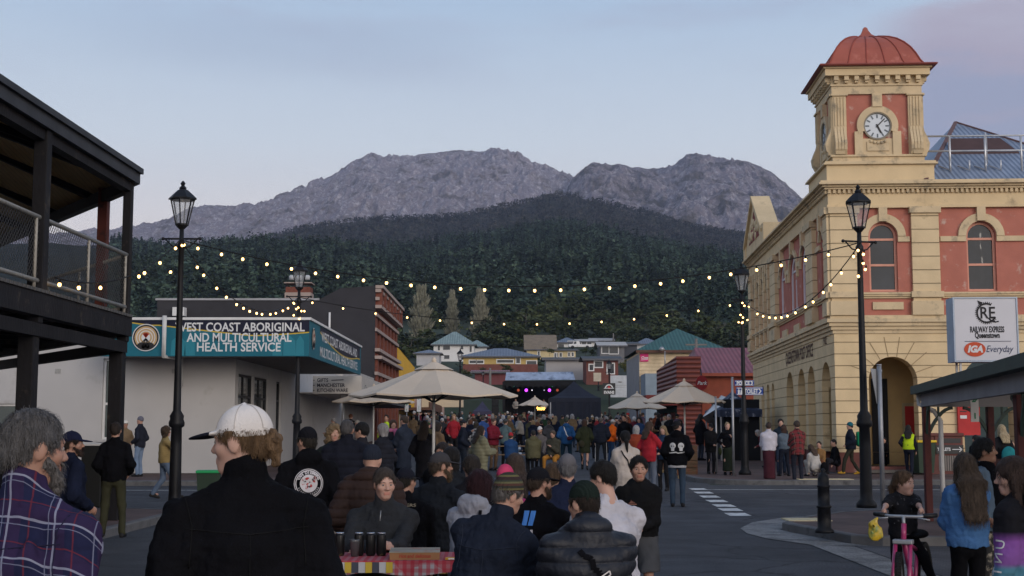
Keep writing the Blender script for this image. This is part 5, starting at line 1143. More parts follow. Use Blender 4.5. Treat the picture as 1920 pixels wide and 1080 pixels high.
tops=[Vector((p.x,p.y-.1,p.z+H_-1.08))for p,H_ in lampP]
def cluster(v,n,s,seed):
 q=random.Random(seed); return[v+Vector((q.uniform(-.12,.12)*s,-.12,-.25+q.uniform(-.35,.2)*s))for _ in range(n)]
def sag(a,b,ymin,px):Y=(a.y+b.y)/2; return(a.z+b.z)/2-zat(ymin-8,Y)
string(tops[0],tops[2],sag(tops[0],tops[2],545,960),[345,370,416,455,500,545,592,632,683,724,770,815,863,909,955,1003,1050,1095,1142,1190,1238,1281,1330,1371,1418,1463,1510,1553],'long string of bulbs between the two tall near lantern posts',cluster(tops[2],5,1,1)+cluster(tops[0],2,1,2))
string(tops[0],tops[1],.82,[371,383,406,425,444,456,469,481,492,507,518,531,540,552],'deeply sagging string of bulbs above the teal sign')
string(tops[1],tops[3],sag(tops[1],tops[3],611,980),[585,643,704,763,825,885,945,1007,1067,1128,1189,1250,1309,1368],'wide spaced string of bulbs across the street before the umbrellas',cluster(tops[1],8,1.2,3)+cluster(tops[3],9,1.3,4))
string(tops[2],tops[3],.85,[1601,1577,1558,1544,1524,1511,1492,1477,1465,1453,1442,1431,1420],'sagging string of bulbs along the post office wall')
string(Vector((-6.28,18.2,zat(520,18.2))),tops[0],.35,[113,147,188,260,272,300,330],'short string of bulbs from the hotel veranda to the lantern post')
# --- umbrellas
M_can=mat('canopy_cloth',(.56,.47,.37),.85,.06,1.2,bump=.15,bscale=60,dirt=(.46,.38,.30),dscale=1.1,damt=.2)
M_pole=mat('pole_pale',(.55,.55,.54),.4,.1,4)
M_rib=mat('rib_dark',(.05,.045,.04),.5)
def umbrella(px,ya,ye,hw,Y,label,n=8,rot=.3,pm=None):
 z0=gz(Y); r=hw/FPX*Y*1.04; za,ze=zat(ya,Y)-z0,zat(ye,Y-r*.5)-z0
 root=empty('market_umbrella',(xat(px,Y),Y,z0),rot,label,'umbrella','cream market umbrellas over the street')
 b=MB(); b.lathe([(.28,0),(.28,.06),(.06,.08),(.06,.3)],n=12); b.build('base',M_rib,root)
 b=MB(); b.tube([(0,0,.05),(0,0,za-.04)],.032,10); b.build('pole',pm or M_pole,root)
 K=5; ang=[2*PI*j/n for j in range(n)]
 def pt(a,s,dz=0):return(r*s*math.cos(a),r*s*math.sin(a),ze+(za-ze)*((1-s)**1.0*.9+.1*(1-s)**2)+dz)
 b=MB()
 for j in range(n):
  a0,a1=ang[j],ang[j]+2*PI/n
  for k in range(K):
   s0,s1=.16+.84*k/K,.16+.84*(k+1)/K
   M0,M1=[Vector(pt(a0,s))for s in(s0,s1)],[Vector(pt(a1,s))for s in(s0,s1)]
   mid0,mid1=(M0[0]+M1[0])/2-Vector((0,0,.05*s0)),(M0[1]+M1[1])/2-Vector((0,0,.05*s1))
   b.add([M0[0],M0[1],mid1,mid0,M1[0],M1[1]],[(0,1,2,3),(3,2,5,4)])
  p,q=Vector(pt(a0,1)),Vector(pt(a1,1)); m=(p+q)/2-Vector((0,0,.05)); dn=Vector((0,0,-.035))
  b.add([p,m,m+dn,p+dn,q,q+dn],[(0,1,2,3),(1,4,5,2)])
 cn=b.build('canopy',M_can,root)
 b=MB()
 for j in range(n):a0,a1=ang[j],ang[j]+2*PI/n; b.add([pt(a0,.24,.03),pt(a1,.24,.03),(0,0,za+.05)],[(0,1,2)])
 b.lathe([(.05,za+.0),(.05,za+.08),(.015,za+.13)],n=8); b.build('vent',M_can,cn)
 for j in range(n):
  b=MB(); p0,p1=Vector(pt(ang[j],.08,-.05)),Vector(pt(ang[j],.99,-.03)); b.bar(p0,p1,.022,.03); pm_=p0+(p1-p0)*.45; b.bar((0.03*math.cos(ang[j]),.03*math.sin(ang[j]),ze-.15),pm_,.02,.025); b.build('rib',M_rib,root)
 return root
umbrella(813,681,738,153,28,'largest cream umbrella over the near tables, dark struts showing',rot=.15)
umbrella(700,726,752,76,48,'cream umbrella half behind the largest one, before the gift shop')
umbrella(1284,716,752,76,48,'cream umbrella before the crimson oval sign',rot=.1)
umbrella(1195,738,764,56,66,'cream umbrella between the black tent and the EVANS sign',pm=mat('wood_pole',(.14,.05,.035),.6))
umbrella(1003,745,759,31,92,'small cream umbrella right before the stage')
# --- stage, tents, speakers
YS=120
sx_=lambda px,Y=YS:xat(px,Y);
ST=empty('stage',(0,YS,gz(YS)),0,'black truck stage with silver roof and purple lights closing the street','stage')
szz=lambda py,Y=YS:zat(py,Y)-gz(YS)
b=MB(); b.add([(sx_(947),0,szz(713)),(sx_(1079),0,szz(712)),(sx_(1076),1.2,szz(696)),(sx_(949),1.2,szz(697)),(sx_(1076),6,szz(700)),(sx_(949),6,szz(700))],[(0,1,2,3),(3,2,4,5)]); b.build('roof',mat('silver_skin',(.42,.47,.56),.3,.18,1.5,metal=.5,dirt=(.14,.17,.22),dscale=1.2,damt=.6),ST)
b=MB(); b.box((sx_(944),-.1,szz(724)),(sx_(1080),.1,szz(714)));
for k in range(14):u=sx_(946)+k*.47; b.add([(u,-.14,szz(722)),(u+.47,-.14,szz(722)),(u+.235,-.12,szz(728))],[(0,1,2)])
b.build('valance',mat('stage_black',(.012,.012,.014),.8),ST)
b=MB(); b.box((sx_(942),-.05,0),(sx_(947),5.9,szz(716))); b.box((sx_(1076),-.05,0),(sx_(1081),5.9,szz(716))); b.box((sx_(947),5.8,0),(sx_(1076),5.95,szz(716))); b.build('drape',mat('stage_black'),ST)
b=MB(); b.box((sx_(947),-.4,0),(sx_(1076),5.8,1.1)); b.build('deck',mat('stage_black'),ST)
for px,py,c,rr0,es in((987,731,(.45,.04,.85),.14,3.5),(1031,731,(.45,.04,.85),.14,3.5),(972,731,(.5,.08,.03),.12,.7),(1046,731,(.5,.08,.03),.12,.7),(998,731,(.8,.75,.85),.05,2),(1021,731,(.6,.55,.75),.05,1),(963,723,(.02,.2,.1),.1,.5),(1037,723,(.02,.2,.1),.1,.5)):
 b=MB(); x=sx_(px); b.tube([(x,1.0,szz(py)),(x,1.3,szz(py)+.04)],rr0+.02,12); L=b.build('stage_light',mat('stage_black'),ST)
 b=MB(); b.tube([(x,.98,szz(py)),(x,.995,szz(py))],rr0,14); b.build('lens',mat('lens_%d%d'%(px,py),(.1,.1,.1),.4,emit=c,es=es),L)
b=MB(); q=[Vector((sx_(1007+16*k/24),1.5,szz(766)+.16*math.sin(k*1.7)+(.25 if k==2 else 0)))for k in range(25)]; b.tube(q,.035,5); b.build('neon_script',mat('neon_gold',(.6,.4,.1),.4,emit=(1,.55,.12),es=2.5),ST)
def gazebo(px0,px1,ya,ye,Y,m,label,walls=True,depth=3.0,legs=True,sh=0.0):
 z0=gz(Y); x0,x1=xat(px0,Y),xat(px1,Y); za,ze=zat(ya,Y+depth/2)-z0,zat(ye,Y)-z0; w=x1-x0
 r=empty('marquee',(x0,Y,z0),0,label,'marquee'); b=MB()
 ap=(w/2,depth/2,za); K=5; vs=[]
 cn=[(0,0),(w,0),(w,depth),(0,depth)]
 for i in range(4):
  p,q=cn[i],cn[(i+1)%4]
  for k in range(K):
   s0,s1=k/K,(k+1)/K
   f=lambda c,s:(c[0]+(ap[0]-c[0])*s,c[1]+(ap[1]-c[1])*s,ze+(za-ze)*(s**1.35))
   b.add([f(p,s0),f(q,s0),f(q,s1),f(p,s1)],[(0,1,2,3)])
 b.build('canopy',m,r); b=MB(); vd=.28
 for i in range(4):
  p,q=cn[i],cn[(i+1)%4]; b.add([(*p,ze),(*q,ze),(*q,ze-vd),(*p,ze-vd)],[(0,1,2,3)])
 b.build('valance',m,r)
 if walls:
  b=MB(); N=24
  for p,q in((cn[0],cn[1]),(cn[3],cn[0]),(cn[1],cn[2])):
   for k in range(N):
    f=lambda t:(p[0]+(q[0]-p[0])*t,p[1]+(q[1]-p[1])*t+.04*math.sin(t*37)+.02,0)
    a,c=Vector(f(k/N)),Vector(f((k+1)/N)); b.add([a,c,c+Vector((0,0,ze-vd+.05)),a+Vector((0,0,ze-vd+.05))],[(0,1,2,3)],smooth=True)
  b.build('side_wall',m,r)
 for c in cn:b=MB(); b.box((c[0]-.03+(.05 if c[0]==0 else-.05),c[1]-.03+(.05 if c[1]==0 else-.05),0),(c[0]+.03+(.05 if c[0]==0 else-.05),c[1]+.03+(.05 if c[1]==0 else-.05),ze)); b.build('leg',M_steel,r)
 return r
M_tent=mat('tent_black',(.018,.021,.034),.75,.2,1.5,bump=.2,bscale=4)
M_tentp=mat('tent_purple',(.045,.042,.075),.75,.15,1.5)
gazebo(1031,1127,715,746,86,M_tent,'black walled marquee just right of the stage',depth=3.6)
gazebo(886,921,752,771,104,M_tentp,'small dusky purple marquee left of the stage',walls=False)
M_tentb=mat('tent_leafy',(.03,.04,.075),.7,.3,4,dirt=(.40,.42,.50),dscale=3.2,damt=.55)
mq=gazebo(1350,1430,733,768,52,M_tentb,'navy leaf printed marquee at the corner of the post office',walls=False,depth=4)
b=MB(); b.box((.2,.3,0),(1.6,3.4,2.5)); b.build('side_wall',mat('stall_black',(.012,.013,.016),.85),mq)
p=at(1318,781,54); b=MB(); q0,q1,q2,q3=at(1316,782,53),at(1352,741,56),at(1372,748,53),at(1338,800,55)
b.add([q0-p,q1-p,q2-p,q3-p],[(0,1,2,3)]); b.add([Vector(v)+Vector((0,.05,-.03))for v in(q0-p,q1-p,q2-p,q3-p)],[(3,2,1,0)]); o=b.build('shade_sail',M_wht,None,p); tag(o,'white shade sail stretched left of the navy marquee','sail')
def speaker(px0,px1,yt,Y,label):
 x0,x1=xat(px0,Y),xat(px1,Y); z0=gz(Y); r=empty('speaker_stack',(x0,Y,z0),0,label,'speaker'); h=zat(yt,Y)-z0; n=4; w=x1-x0
 for k in range(n):
  b=MB(); b.box((0,0,k*h/n+.01),(w,.6,(k+1)*h/n-.01),.02); s=b.build('cabinet',mat('stage_black'),r); b=MB(); b.box((.04,-.02,k*h/n+.06),(w-.04,0,(k+1)*h/n-.06)); b.build('grille',M_lamp,s)
speaker(922,935,746,112,'tall black speaker stack left of the stage')
speaker(1083,1096,760,112,'black speaker stack behind the walled marquee')
# --- signs and poles
M_sblue=mat('sign_blue',(.012,.045,.22),.4,.08,2)
def finger(px,py,Y,w,h,txt,label,wc=False):
 p=at(px,py,Y); r=empty('finger_sign',p,R(-6),label,'street sign'); b=MB(); b.box((0,-.02,-h),(w,.02,0),.004); b.build('panel',M_sblue,r)
 b=MB(); t=.018;
 for a,c in(((t,-h+t),(w-t,-h+2*t)),((t,-2*t),(w-t,-t))):b.box((a[0],-.026,a[1]),(c[0],-.022,c[1]))
 lettering(b,txt,h*.78,lambda v:Vector((w*(.56 if wc else.44)+v.x,-.026+v.y,-h*.78+v.z)),bold=.006,width=w*(.50 if wc else.66)); x=w-h*.55
 b.bar((x,-.026,-h*.2),(x+h*.28,-.026,-h*.5),.03,.006,up=(0,1,0)); b.bar((x+h*.28,-.026,-h*.5),(x,-.026,-h*.8),.03,.006,up=(0,1,0))
 if wc:
  for k in(0,1):x=w*(.10+.11*k); b.ball((x,-.026,-h*.24),h*.08,8,sc=(1,.2,1)); b.prism([(x-h*.13,-h*.36),(x+h*.13,-h*.36),(x+h*(.20 if k else.1),-h*.85),(x-h*(.20 if k else.1),-h*.85)],-.026,-.022)
 b.build('lettering',M_let,r)
Yp=gpt(1378,890,.13).y
finger(1377,713,Yp,.58,.17,'POLICE','upper blue POLICE sign pointing right beside the lantern post'); finger(1380,726,Yp,.80,.24,'TOILET','lower blue TOILET sign with white figures',True)
def signpole(px,by,ty,r,label,Y=None,m=None):
 p=gpt(px,by,.13); b=MB(); b.tube([(0,0,0),(0,0,zat(ty,p.y)-p.z)],r,8); b.lathe([(r+.004,zat(ty,p.y)-p.z),(r+.004,zat(ty,p.y)-p.z+.03)],n=8); o=b.build('sign_pole',m or M_steel,None,p); tag(o,label,'pole'); return p,o
signpole(1376,893,709,.035,'grey steel pole carrying the blue POLICE and TOILET signs')
signpole(1344,885,745,.03,'thin grey pole between the two people in black outside the marquee')
p,o=signpole(1656,955,686,.045,'grey pole holding a triangular sign seen from behind')
H_=zat(692,p.y)-p.z; b=MB(); b.prism([(-.36,H_),(.36,H_),(.03,H_-.64),(-.03,H_-.64)],.05,.056); o2=b.build('give_way_sign',mat('sign_back_grey',(.36,.37,.38),.5,.08,2,metal=.3),None,p,R(58)); tag(o2,'bare grey back of a triangular give way sign','street sign')
def parking(px,yt,yb,w,by,label,txt='2P',pole=True,Y=None):
 p=gpt(px,by,.13)if Y is None else at(px,by,Y); r=empty('parking_sign',p,0,label,'parking sign'); z1,z0=zat(yt,p.y)-p.z,zat(yb,p.y)-p.z
 if pole:b=MB(); b.tube([(0,.03,0),(0,.03,z1)],.028,6); b.build('pole',M_steel,r)
 b=MB(); b.box((-w/2,-.02,z0),(w/2,0,z1)); b.build('panel',M_wht,r); b=MB(); h=z1-z0
 lettering(b,txt,w*.62,lambda v:Vector((v.x,-.024+v.y,z1-h*.33+v.z)),bold=.006); b.bar((0,-.024,z0+h*.10),(0,-.024,z0+h*.30),.02,.004,up=(0,1,0)); b.build('lettering',mat('sign_green',(.02,.20,.10),.5),r)
parking(172,722,750,.15,850,'white 2P parking sign on a grey pole beside the cream wall')
parking(643,731,752,.24,858,'2P parking sign below the KITCHEN WARE board')
parking(762,754,772,.22,830,'small white 2P parking sign behind the largest umbrella')
parking(785,738,772,.24,830,'tall white parking panel under the edge of the largest umbrella','P')
es_=at(1142,740,104); r=empty('shop_sign',es_,0,'black EVANS sign with a red dot hanging right of the marquee','sign'); b=MB(); b.box((-.5,0,0),(.5,.08,.9)); b.build('panel',M_black,r)
b=MB(); lettering(b,'EVANS',.30,lambda v:Vector((v.x,-.006+v.y,.08+v.z)),bold=.012,width=.8); disc(b,(0,.48),.24,.32,lambda v:Vector((v.x,-.006,v.z)),16,a0=.2,a1=PI-.2); b.build('lettering',M_let,r)
b=MB(); disc(b,(0,.55),0,.11,lambda v:Vector((v.x,-.008,v.z)),12); b.bar((-.4,-.008,.5),(.4,-.008,.5),.05,.006,up=(0,1,0),mi=1); b.build('red_dot',[mat('dot_red',(.5,.03,.03),.5),M_let],r)
p=gpt(1546,999,.13); b=MB(); b.lathe([(.145,0),(.145,.05),(.105,.09),(.098,.45),(.115,.46),(.115,.49),(.095,.50),(.088,.82),(.10,.83),(.10,.86),(.088,.87),(.085,.98),(.075,1.04),(.045,1.08),(.03,1.10),(.04,1.13),(.012,1.17)],n=18); o=b.build('bollard',M_lamp,None,p); o.scale=(.95,.95,(zat(878,p.y)-p.z)/1.17); tag(o,'black cast iron bollard on the corner of the brick footpath','bollard')
M_bing=mat('bin_green',(.025,.045,.03),.5,.1,3)
def wheelie(px,by,Y,lidm,label,h=1.05,sc_=1.0):
 p=gpt(px,by,.13)if Y is None else at(px,by,Y); r=empty('wheelie_bin',p,R(10),label,'bin'); b=MB(); b.add([(sx*w,sy*w+.0,z)for z,w in((.06,.23),(h-.1,.29))for sx,sy in((-1,-1),(1,-1),(1,1),(-1,1))],[(0,3,2,1),(4,5,6,7),(0,1,5,4),(1,2,6,5),(2,3,7,6),(3,0,4,7)]); b.build('body',M_bing,r)
 r.scale=(sc_,)*3; b=MB(); b.box((-.31,-.33,h-.1),(.31,.31,h-.03),.02); b.build('lid',lidm,r)
 for s in(-1,1):b=MB(); b.tube([(s*.2,.25,.1),(s*.25,.25,.1)],.1,10); b.build('wheel',M_black,r)
M_bliy=mat('lid_yellow',(.62,.42,.03),.5); M_blig=mat('lid_green',(.02,.30,.10),.5)
wheelie(1731,890,None,M_bliy,'green wheelie bin with yellow lid beside the brown litter bin')
wheelie(1868,905,34,M_bliy,'yellow lidded bin behind the woman in the denim jacket')
wheelie(390,958,None,M_blig,'green lidded bin half hidden behind the man in the white cap',sc_=.72)
M_binbr=mat('bin_maroon',(.11,.035,.03),.5,.12,3)
p=gpt(1781,889,.13); r=empty('litter_bin',p,0,'maroon litter bin with a black TOILETS arrow panel','bin'); k=p.y/FPX; w,h=52*k,76*k; b=MB(); b.box((-w/2-.12,0,0),(w/2,.8,h-.1)); b.box((-w/2-.15,-.05,h-.1),(w/2+.03,.84,h),.02); b.box((-w/2,-.03,h-.32),(-w/2+.08,0,h-.1)); b.build('body',M_binbr,r)
b=MB(); b.box((-w/2+.1,-.012,.1),(w/2-.1,0.001,.55)); b.build('slatted_panel',stripes('bin_slats',((.17,.15,.14),(.05,.05,.05)),'X',.07,.5,.4,duty=.7),r)
b=MB(); b.box((-w/2+.06,-.01,h-.3),(w/2-.06,.001,h-.16)); b.build('opening',M_black,r)
b=MB(); b.box((-w/2+.02,-.05,h-.62),(w/2+.0,-.02,h-.36)); ps=b.build('panel',M_black,r); b=MB(); lettering(b,'TOILETS',.13,lambda v:Vector((-.17+v.x,-.056+v.y,h-.53+v.z)),width=.40,bold=.004); b.bar((.08,-.056,h-.49),(w/2-.06,-.056,h-.49),.022,.004,up=(0,1,0))
for s in(-1,1):b.bar((w/2-.05,-.056,h-.49),(w/2-.13,-.056,h-.49+s*.07),.022,.004,up=(0,1,0))
b.build('lettering',M_let,ps)
# --- veranda and sign on the right
M_vg=mat('gutter_green',(.035,.06,.052),.5,.15,3); M_vred=mat('veranda_red',(.075,.018,.018),.6,.2,3,dirt=(.03,.012,.012),dscale=5,damt=.5); M_vbm=mat('beam_grey',(.25,.24,.25),.7,.12,2)
YV=22.0; C0=at(1716,732,YV); C1=at(1935,693,12.2); C2=Vector((C0.x+8,YV+.8,C0.z))
RV=empty('shop_veranda',(C0.x,C0.y,0),0,'low red iron veranda roof with dark green gutter at the right edge','veranda')
L=lambda v:Vector((v.x-C0.x,v.y-C0.y,v.z)); zg=C0.z
c1=Vector((C1.x,C1.y,zg)); c2=Vector((C2.x,C2.y,zg)); d1=(c1-C0).normalized(); d2=(c2-C0).normalized(); far1=C0+d1*16
b=MB(); b.bar(L(C0)-d1*.08+Vector((0,0,.0)),L(far1),.14,.13); b.bar(L(C0)+d2*.08,L(c2),.138,.128); b.build('gutter',M_vg,RV)
b=MB(); b.bar(L(C0)+d1*.12+d2*.12-Vector((0,0,.17)),L(far1)+d2*.12-Vector((0,0,.17)),.08,.2); b.bar(L(C0)+d1*.12+d2*.2-Vector((0,0,.171)),L(c2)+d1*.12-Vector((0,0,.171)),.08,.198); b.build('beam',M_vbm,RV)
pk=L(C0+d1*4.5+d2*4.5)+Vector((0,0,.95)); pk2=L(C0+d1*16+d2*4.5)+Vector((0,0,.95)); pk3=L(C0+d1*4.5+d2*8)+Vector((0,0,.95))
up=Vector((0,0,.07)); b=MB(); b.add([L(C0)+up,L(far1)+up,pk2,pk,L(c2)+up,pk3],[(0,1,2,3),(0,3,5,4)]); b.build('roof',stripes('red_iron_roof',((.20,.035,.03),(.13,.025,.022)),'Y',.2,.5,.4),RV)
b=MB(); b.add([L(C0)-up,L(far1)-up,pk2-up*2,pk-up*2,L(c2)-up,pk3-up*2],[(3,2,1,0),(4,5,3,0)]); b.build('soffit',stripes('dark_soffit',((.05,.055,.05),(.035,.04,.037)),'X',.2,.8,.2),RV)
def vpost(v,brs):
 q=L(v); z1=zg-.27; b=MB(); b.box((q.x-.055,q.y-.055,.1),(q.x+.055,q.y+.055,z1),.01); o=b.build('post',M_vred,RV)
 for d in brs:
  b=MB(); pp=[Vector((q.x,q.y,z1-.02))+d*(.03+.42*t)+Vector((0,0,-.42*(1-t)**2))for t in np.linspace(0,1,8)]
  for a,c in zip(pp,pp[1:]):b.bar(a,c,.035,.05)
  b.bar(pp[3],Vector((pp[3].x,pp[3].y,z1)),.03); b.build('bracket',M_vg,o)
vpost(C0+d1*.25+d2*.14,[d1,d2]); vpost(C0+d2*1.22+d1*.25,[d2,-d2]); vpost(C0+d2*2.3+d1*.25,[-d2]); vpost(C0+d1*8+d2*.25,[d1,-d1])
q=L(C0); b=MB(); b.tube([(q.x+.05,q.y-.02,zg-.07),(q.x+.05,q.y-.0,zg-.22),(q.x+.25,q.y-.15,zg-.34),(q.x+.33,q.y-.22,zg-.5),(q.x+.33,q.y-.22,.14)],.04,8); b.build('downpipe',M_wht,RV)
parking(1831,735,791,.13,880,'2P parking sign fixed to a post of the red veranda','2P',False,YV-.55)
YB_=21.0; u0,u1=xat(1797,YB_),xat(1912,YB_); z0,z1=zat(676,YB_),zat(560,YB_)
SB=empty('shop_sign',(u0,YB_,z0),R(-3),'white RAILWAY EXPRESS sign box standing on the veranda roof','sign'); w,h=u1-u0,z1-z0
b=MB(); b.box((0,0,0),(w,.38,h),.008); b.build('panel',mat('sign_panel_white',(.55,.56,.60),.4,.04,2),SB)
b=MB(); t=.022
for a,c in(((-t,-.012,-t),(w+t,.39,0)),((-t,-.012,h),(w+t,.39,h+t)),((-t,-.013,0),(0,.391,h)),((w,-.013,0),(w+t,.391,h))):b.box(a,c)
b.build('frame',mat('frame_pale_blue',(.38,.45,.53),.4),SB)
b=MB()
for x,y in((.09,.08),(.09,.30),(w-.15,.08),(w-.15,.3)):b.box((x-.015,y-.015,-.38),(x+.015,y+.015,0))
b.build('leg',M_steel,SB)
Ml=lambda x,z,k=1:(lambda v:Vector((x+v.x,-.006+v.y,z+v.z)))
b=MB(); lettering(b,'RAILWAY EXPRESS',.13,Ml(w*.52,h*.455),width=w*.55,bold=.0035); lettering(b,'Queenstown',.12,Ml(w*.52,h*.365),width=w*.40,bold=.004)
lettering(b,'RE',.26,Ml(w*.535,h*.68),width=.23,bold=.004); mz=h*.765; disc(b,(w*.52,mz),.135,.16,lambda v:Vector((v.x,-.006,v.z)),40,a0=R(60),a1=R(335))
for k in range(26):a=R(62+k*10.5); b.bar((w*.52+.13*math.cos(a),-.007,mz+.13*math.sin(a)),(w*.52+.178*math.cos(a),-.007,mz+.178*math.sin(a)),.011,.003,up=(0,1,0))
b.tube([(w*.55,-.006,h*.68),(w*.60,-.006,h*.635),(w*.66,-.006,h*.62),(w*.71,-.006,h*.63)],.011,5); b.prism([(w*.40,mz+.13),(w*.38,mz+.2),(w*.46,mz+.17),(w*.45,mz+.13)],-.007,-.004)
b.build('lettering',mat('print_black',(.012,.012,.016),.5),SB)
b=MB(); b.box((w*.15,-.006,h*.305),(w*.9,-.002,h*.313)); lettering(b,'Everyday',.15,Ml(w*.70,h*.135),width=w*.44,shear=.35); b.build('script',mat('print_navy',(.015,.03,.09),.5),SB)
b=MB(); disc(b,(w*.31,h*.18),0,.115,lambda v:Vector((v.x,-.007,v.z)),32,0,sx=1.45); lettering(b,'IGA',.14,lambda v:Vector((w*.31+v.x,-.011+v.y,h*.135+v.z)),width=.24,shear=.25,bold=.008,mi=1); b.build('emblem',[mat('oval_red',(.50,.075,.03),.5),M_let],SB)
# --- planters
M_pl=mat('planter_wood',(.10,.062,.036),.8,.3,3,bump=.5,bscale=10,stretch=(1,1,8),dirt=(.14,.05,.03),dscale=6,damt=.7)
for i,(px,by,w,h,lab)in enumerate(((1262,886,.80,.62,'round topped worn timber planter behind the skull hoodie'),(1289,897,.62,1.0,'mottled red brown timber planter box beside the jeans'))):
 p=gpt(px,by,.0); r=empty('planter_box',p,R(-8),lab,'planter'); b=MB()
 for k in range(4):b.box((-w/2,-.25,.1+k*(h-.1)/4),(w/2,.3,.1+(k+1)*(h-.1)/4-.012),.012)
 b.build('box',M_pl,r)
 for sx in(-1,1):b=MB(); b.box((sx*w*.36-.06,-.22,0),(sx*w*.36+.06,.26,.1)); b.build('foot',mat('foot_wood',(.30,.22,.12),.8),r)
 # --- tables, benches, things on them
M_wood=mat('table_wood',(.20,.13,.075),.6,.25,2,bump=.2,bscale=8,stretch=(.6,6,6)); M_woody=mat('bench_pine',(.42,.26,.09),.6,.2,2,stretch=(.6,6,6))
M_leg=mat('leg_green_steel',(.05,.09,.07),.5,.2,3)
def trestle(name,p,L_,W_,h,rz,label,m,cat,group=None):
 r=empty(name,p,rz,label,cat,group); b=MB(); n=3 if W_>.4 else 2
 for k in range(n):b.box((-L_/2,-W_/2+k*W_/n+.004,h-.035),(L_/2,-W_/2+(k+1)*W_/n-.004,h),.005)
 b.build('tabletop' if h>.6 else 'seat',m,r)
 for s in(-1,1):
  b=MB(); x=s*(L_/2-.25)
  for y in(-1,1):b.bar((x,y*W_*.38,h-.04),(x,y*W_*.46,0),.035,.02)
  b.bar((x,-W_*.42,h*.5),(x,W_*.42,h*.5),.03,.015); b.build('leg',M_leg,r)
 return r
NT=trestle('trestle_table',(-.62,9.22,0),2.1,.62,.735,R(1),'near trestle table under a red checked cloth',M_wood,'table')
M_ging=plaid('gingham',(.36,.32,.33),[('X',.052,.5,0,(.34,.018,.035),.65),('Y',.052,.5,.2,(.34,.018,.035),.65),('Z',.052,.5,.2,(.34,.018,.035),.5)],.8,skew=False)
b=MB(); b.box((-1.02,-.315,.737),(1.02,.315,.741)); N=40
for k in range(N):
 f=lambda t,z:(-1.02+2.04*t,-.318-(.012*math.sin(t*50)+.012)*(1 if z<.7 else.1),z+(.012*math.sin(t*23)if z<.7 else 0))
 b.add([f(k/N,.739),f((k+1)/N,.739),f((k+1)/N,.655),f(k/N,.655)],[(0,1,2,3)],smooth=True)
o=b.build('tablecloth',M_ging,None,(-.62,9.22,0),R(1)); tag(o,'red and white checked cloth on the near trestle table','tablecloth')
b=MB(); q=random.Random(5); x0=-1.02+.45
for k in range(9):b.box((x0+k*.045,-.352,.667),(x0+k*.045+.043,-.345,.735),mi=k%3)
o=b.build('card_carton',[mat('carton_dark',(.05,.055,.075),.6),mat('carton_grey',(.40,.40,.42),.6),mat('carton_gold',(.45,.32,.04),.6)],None,(-.62,9.22,0),R(1)); tag(o,'flattened dark and gold drink carton along the edge of the checked cloth','carton')
c=MB(); c.box((0,0,0),(.19,.06,.012),mi=0); c.box((.02,-.002,.002),(.06,.0,.010),mi=1); o=c.build('card_carton',[mat('carton_orange',(.50,.26,.03),.6),M_wht],None,(-.44,8.93,.745)); tag(o,'small orange carton on the checked cloth right of the pizza box','carton')
M_can_b=mat('can_black',(.012,.012,.013),.3,.1,4,metal=.2,dirt=(.25,.20,.08),dscale=14,damt=.25); M_can_s=mat('can_silver',(.55,.56,.58),.25,.05,4,metal=.9)
canp=None
for i,(px,py,lab)in enumerate(((637,1036,'tall black can half hidden by the white capped man'),(673,1032,'tall black can at the back of the group on the cloth'),(695,1036,'tall black can in the middle of the group'),(715,1032,'rightmost tall black can with a white stripe'))):
 for _ in(0,):p=at(px,py,9.25)
 if canp is None:
  canp=empty('drink_can',(p.x,p.y,.742),0,lab,'can','black drink cans on the checked cloth'); b=MB(); b.lathe([(.027,0),(.033,.012),(.033,.135),(.029,.150)],n=18); b.build('body',M_can_b,canp); b=MB(); b.lathe([(.0295,.150),(.028,.156),(.025,.154)],n=18); b.build('lid',M_can_s,canp)
 else:copy_tree(canp,loc=(p.x,p.y,.742),rz=i*2.0,label=lab)
p=at(665,1037,9.2); b=MB(); b.lathe([(.026,0),(.034,.1),(.036,.115),(.033,.115),(.025,.01)],n=16); o=b.build('plastic_cup',mat('cup_dark',(.06,.06,.065),.2,.2,8,spec=.7),None,(p.x,p.y,.742)); tag(o,'smoky plastic cup among the black cans','cup')
pz=empty('pizza_box',(at(778,1040,9.1).x,9.12,.742),R(3),'brown card pizza box on the checked cloth','pizza box'); M_card=mat('card_brown',(.30,.15,.07),.8,.1,6)
b=MB(); b.box((-.165,-.165,0),(.165,.165,.045)); b.build('tray',M_card,pz); b=MB(); b.box((-.168,-.168,.046),(.168,.168,.052)); b.build('lid',mat('card_top',(.28,.25,.20),.8,.2,5,dirt=(.35,.10,.06),dscale=12,damt=.5),pz)
b=MB(); lettering(b,'Hot and delicious',.034,lambda v:Vector((v.x,-.1665+v.y,.014+v.z)),width=.21,shear=.2,bold=.001); b.build('lettering',mat('print_red',(.30,.05,.03),.7),pz)
trestle('trestle_table',(-.75,11.9,0),1.6,.6,.74,0,'trestle table behind the grey hoodie with a bare pale top',mat('pale_top',(.34,.29,.25),.6,.1,2),'table'); trestle('bench',(-.60,11.3,0),1.5,.28,.45,0,'pine bench below the bare pale table',M_woody,'bench')
tp=gpt(975,876); trestle('trestle_table',(tp.x,tp.y,gz(tp.y)),2.3,.7,.78,0,'long brown trestle table in the street before the crowd',M_wood,'table'); trestle('bench',(gpt(962,880).x-.1,tp.y-.75,gz(tp.y)),2.7,.3,.48,0,'long brown bench on the near side of the street table',M_wood,'bench')
trestle('trestle_table',(gpt(905,870).x,tp.y-.5,gz(tp.y)),.9,.7,.75,0,'dark short table left of the long street bench',M_lamp,'table')
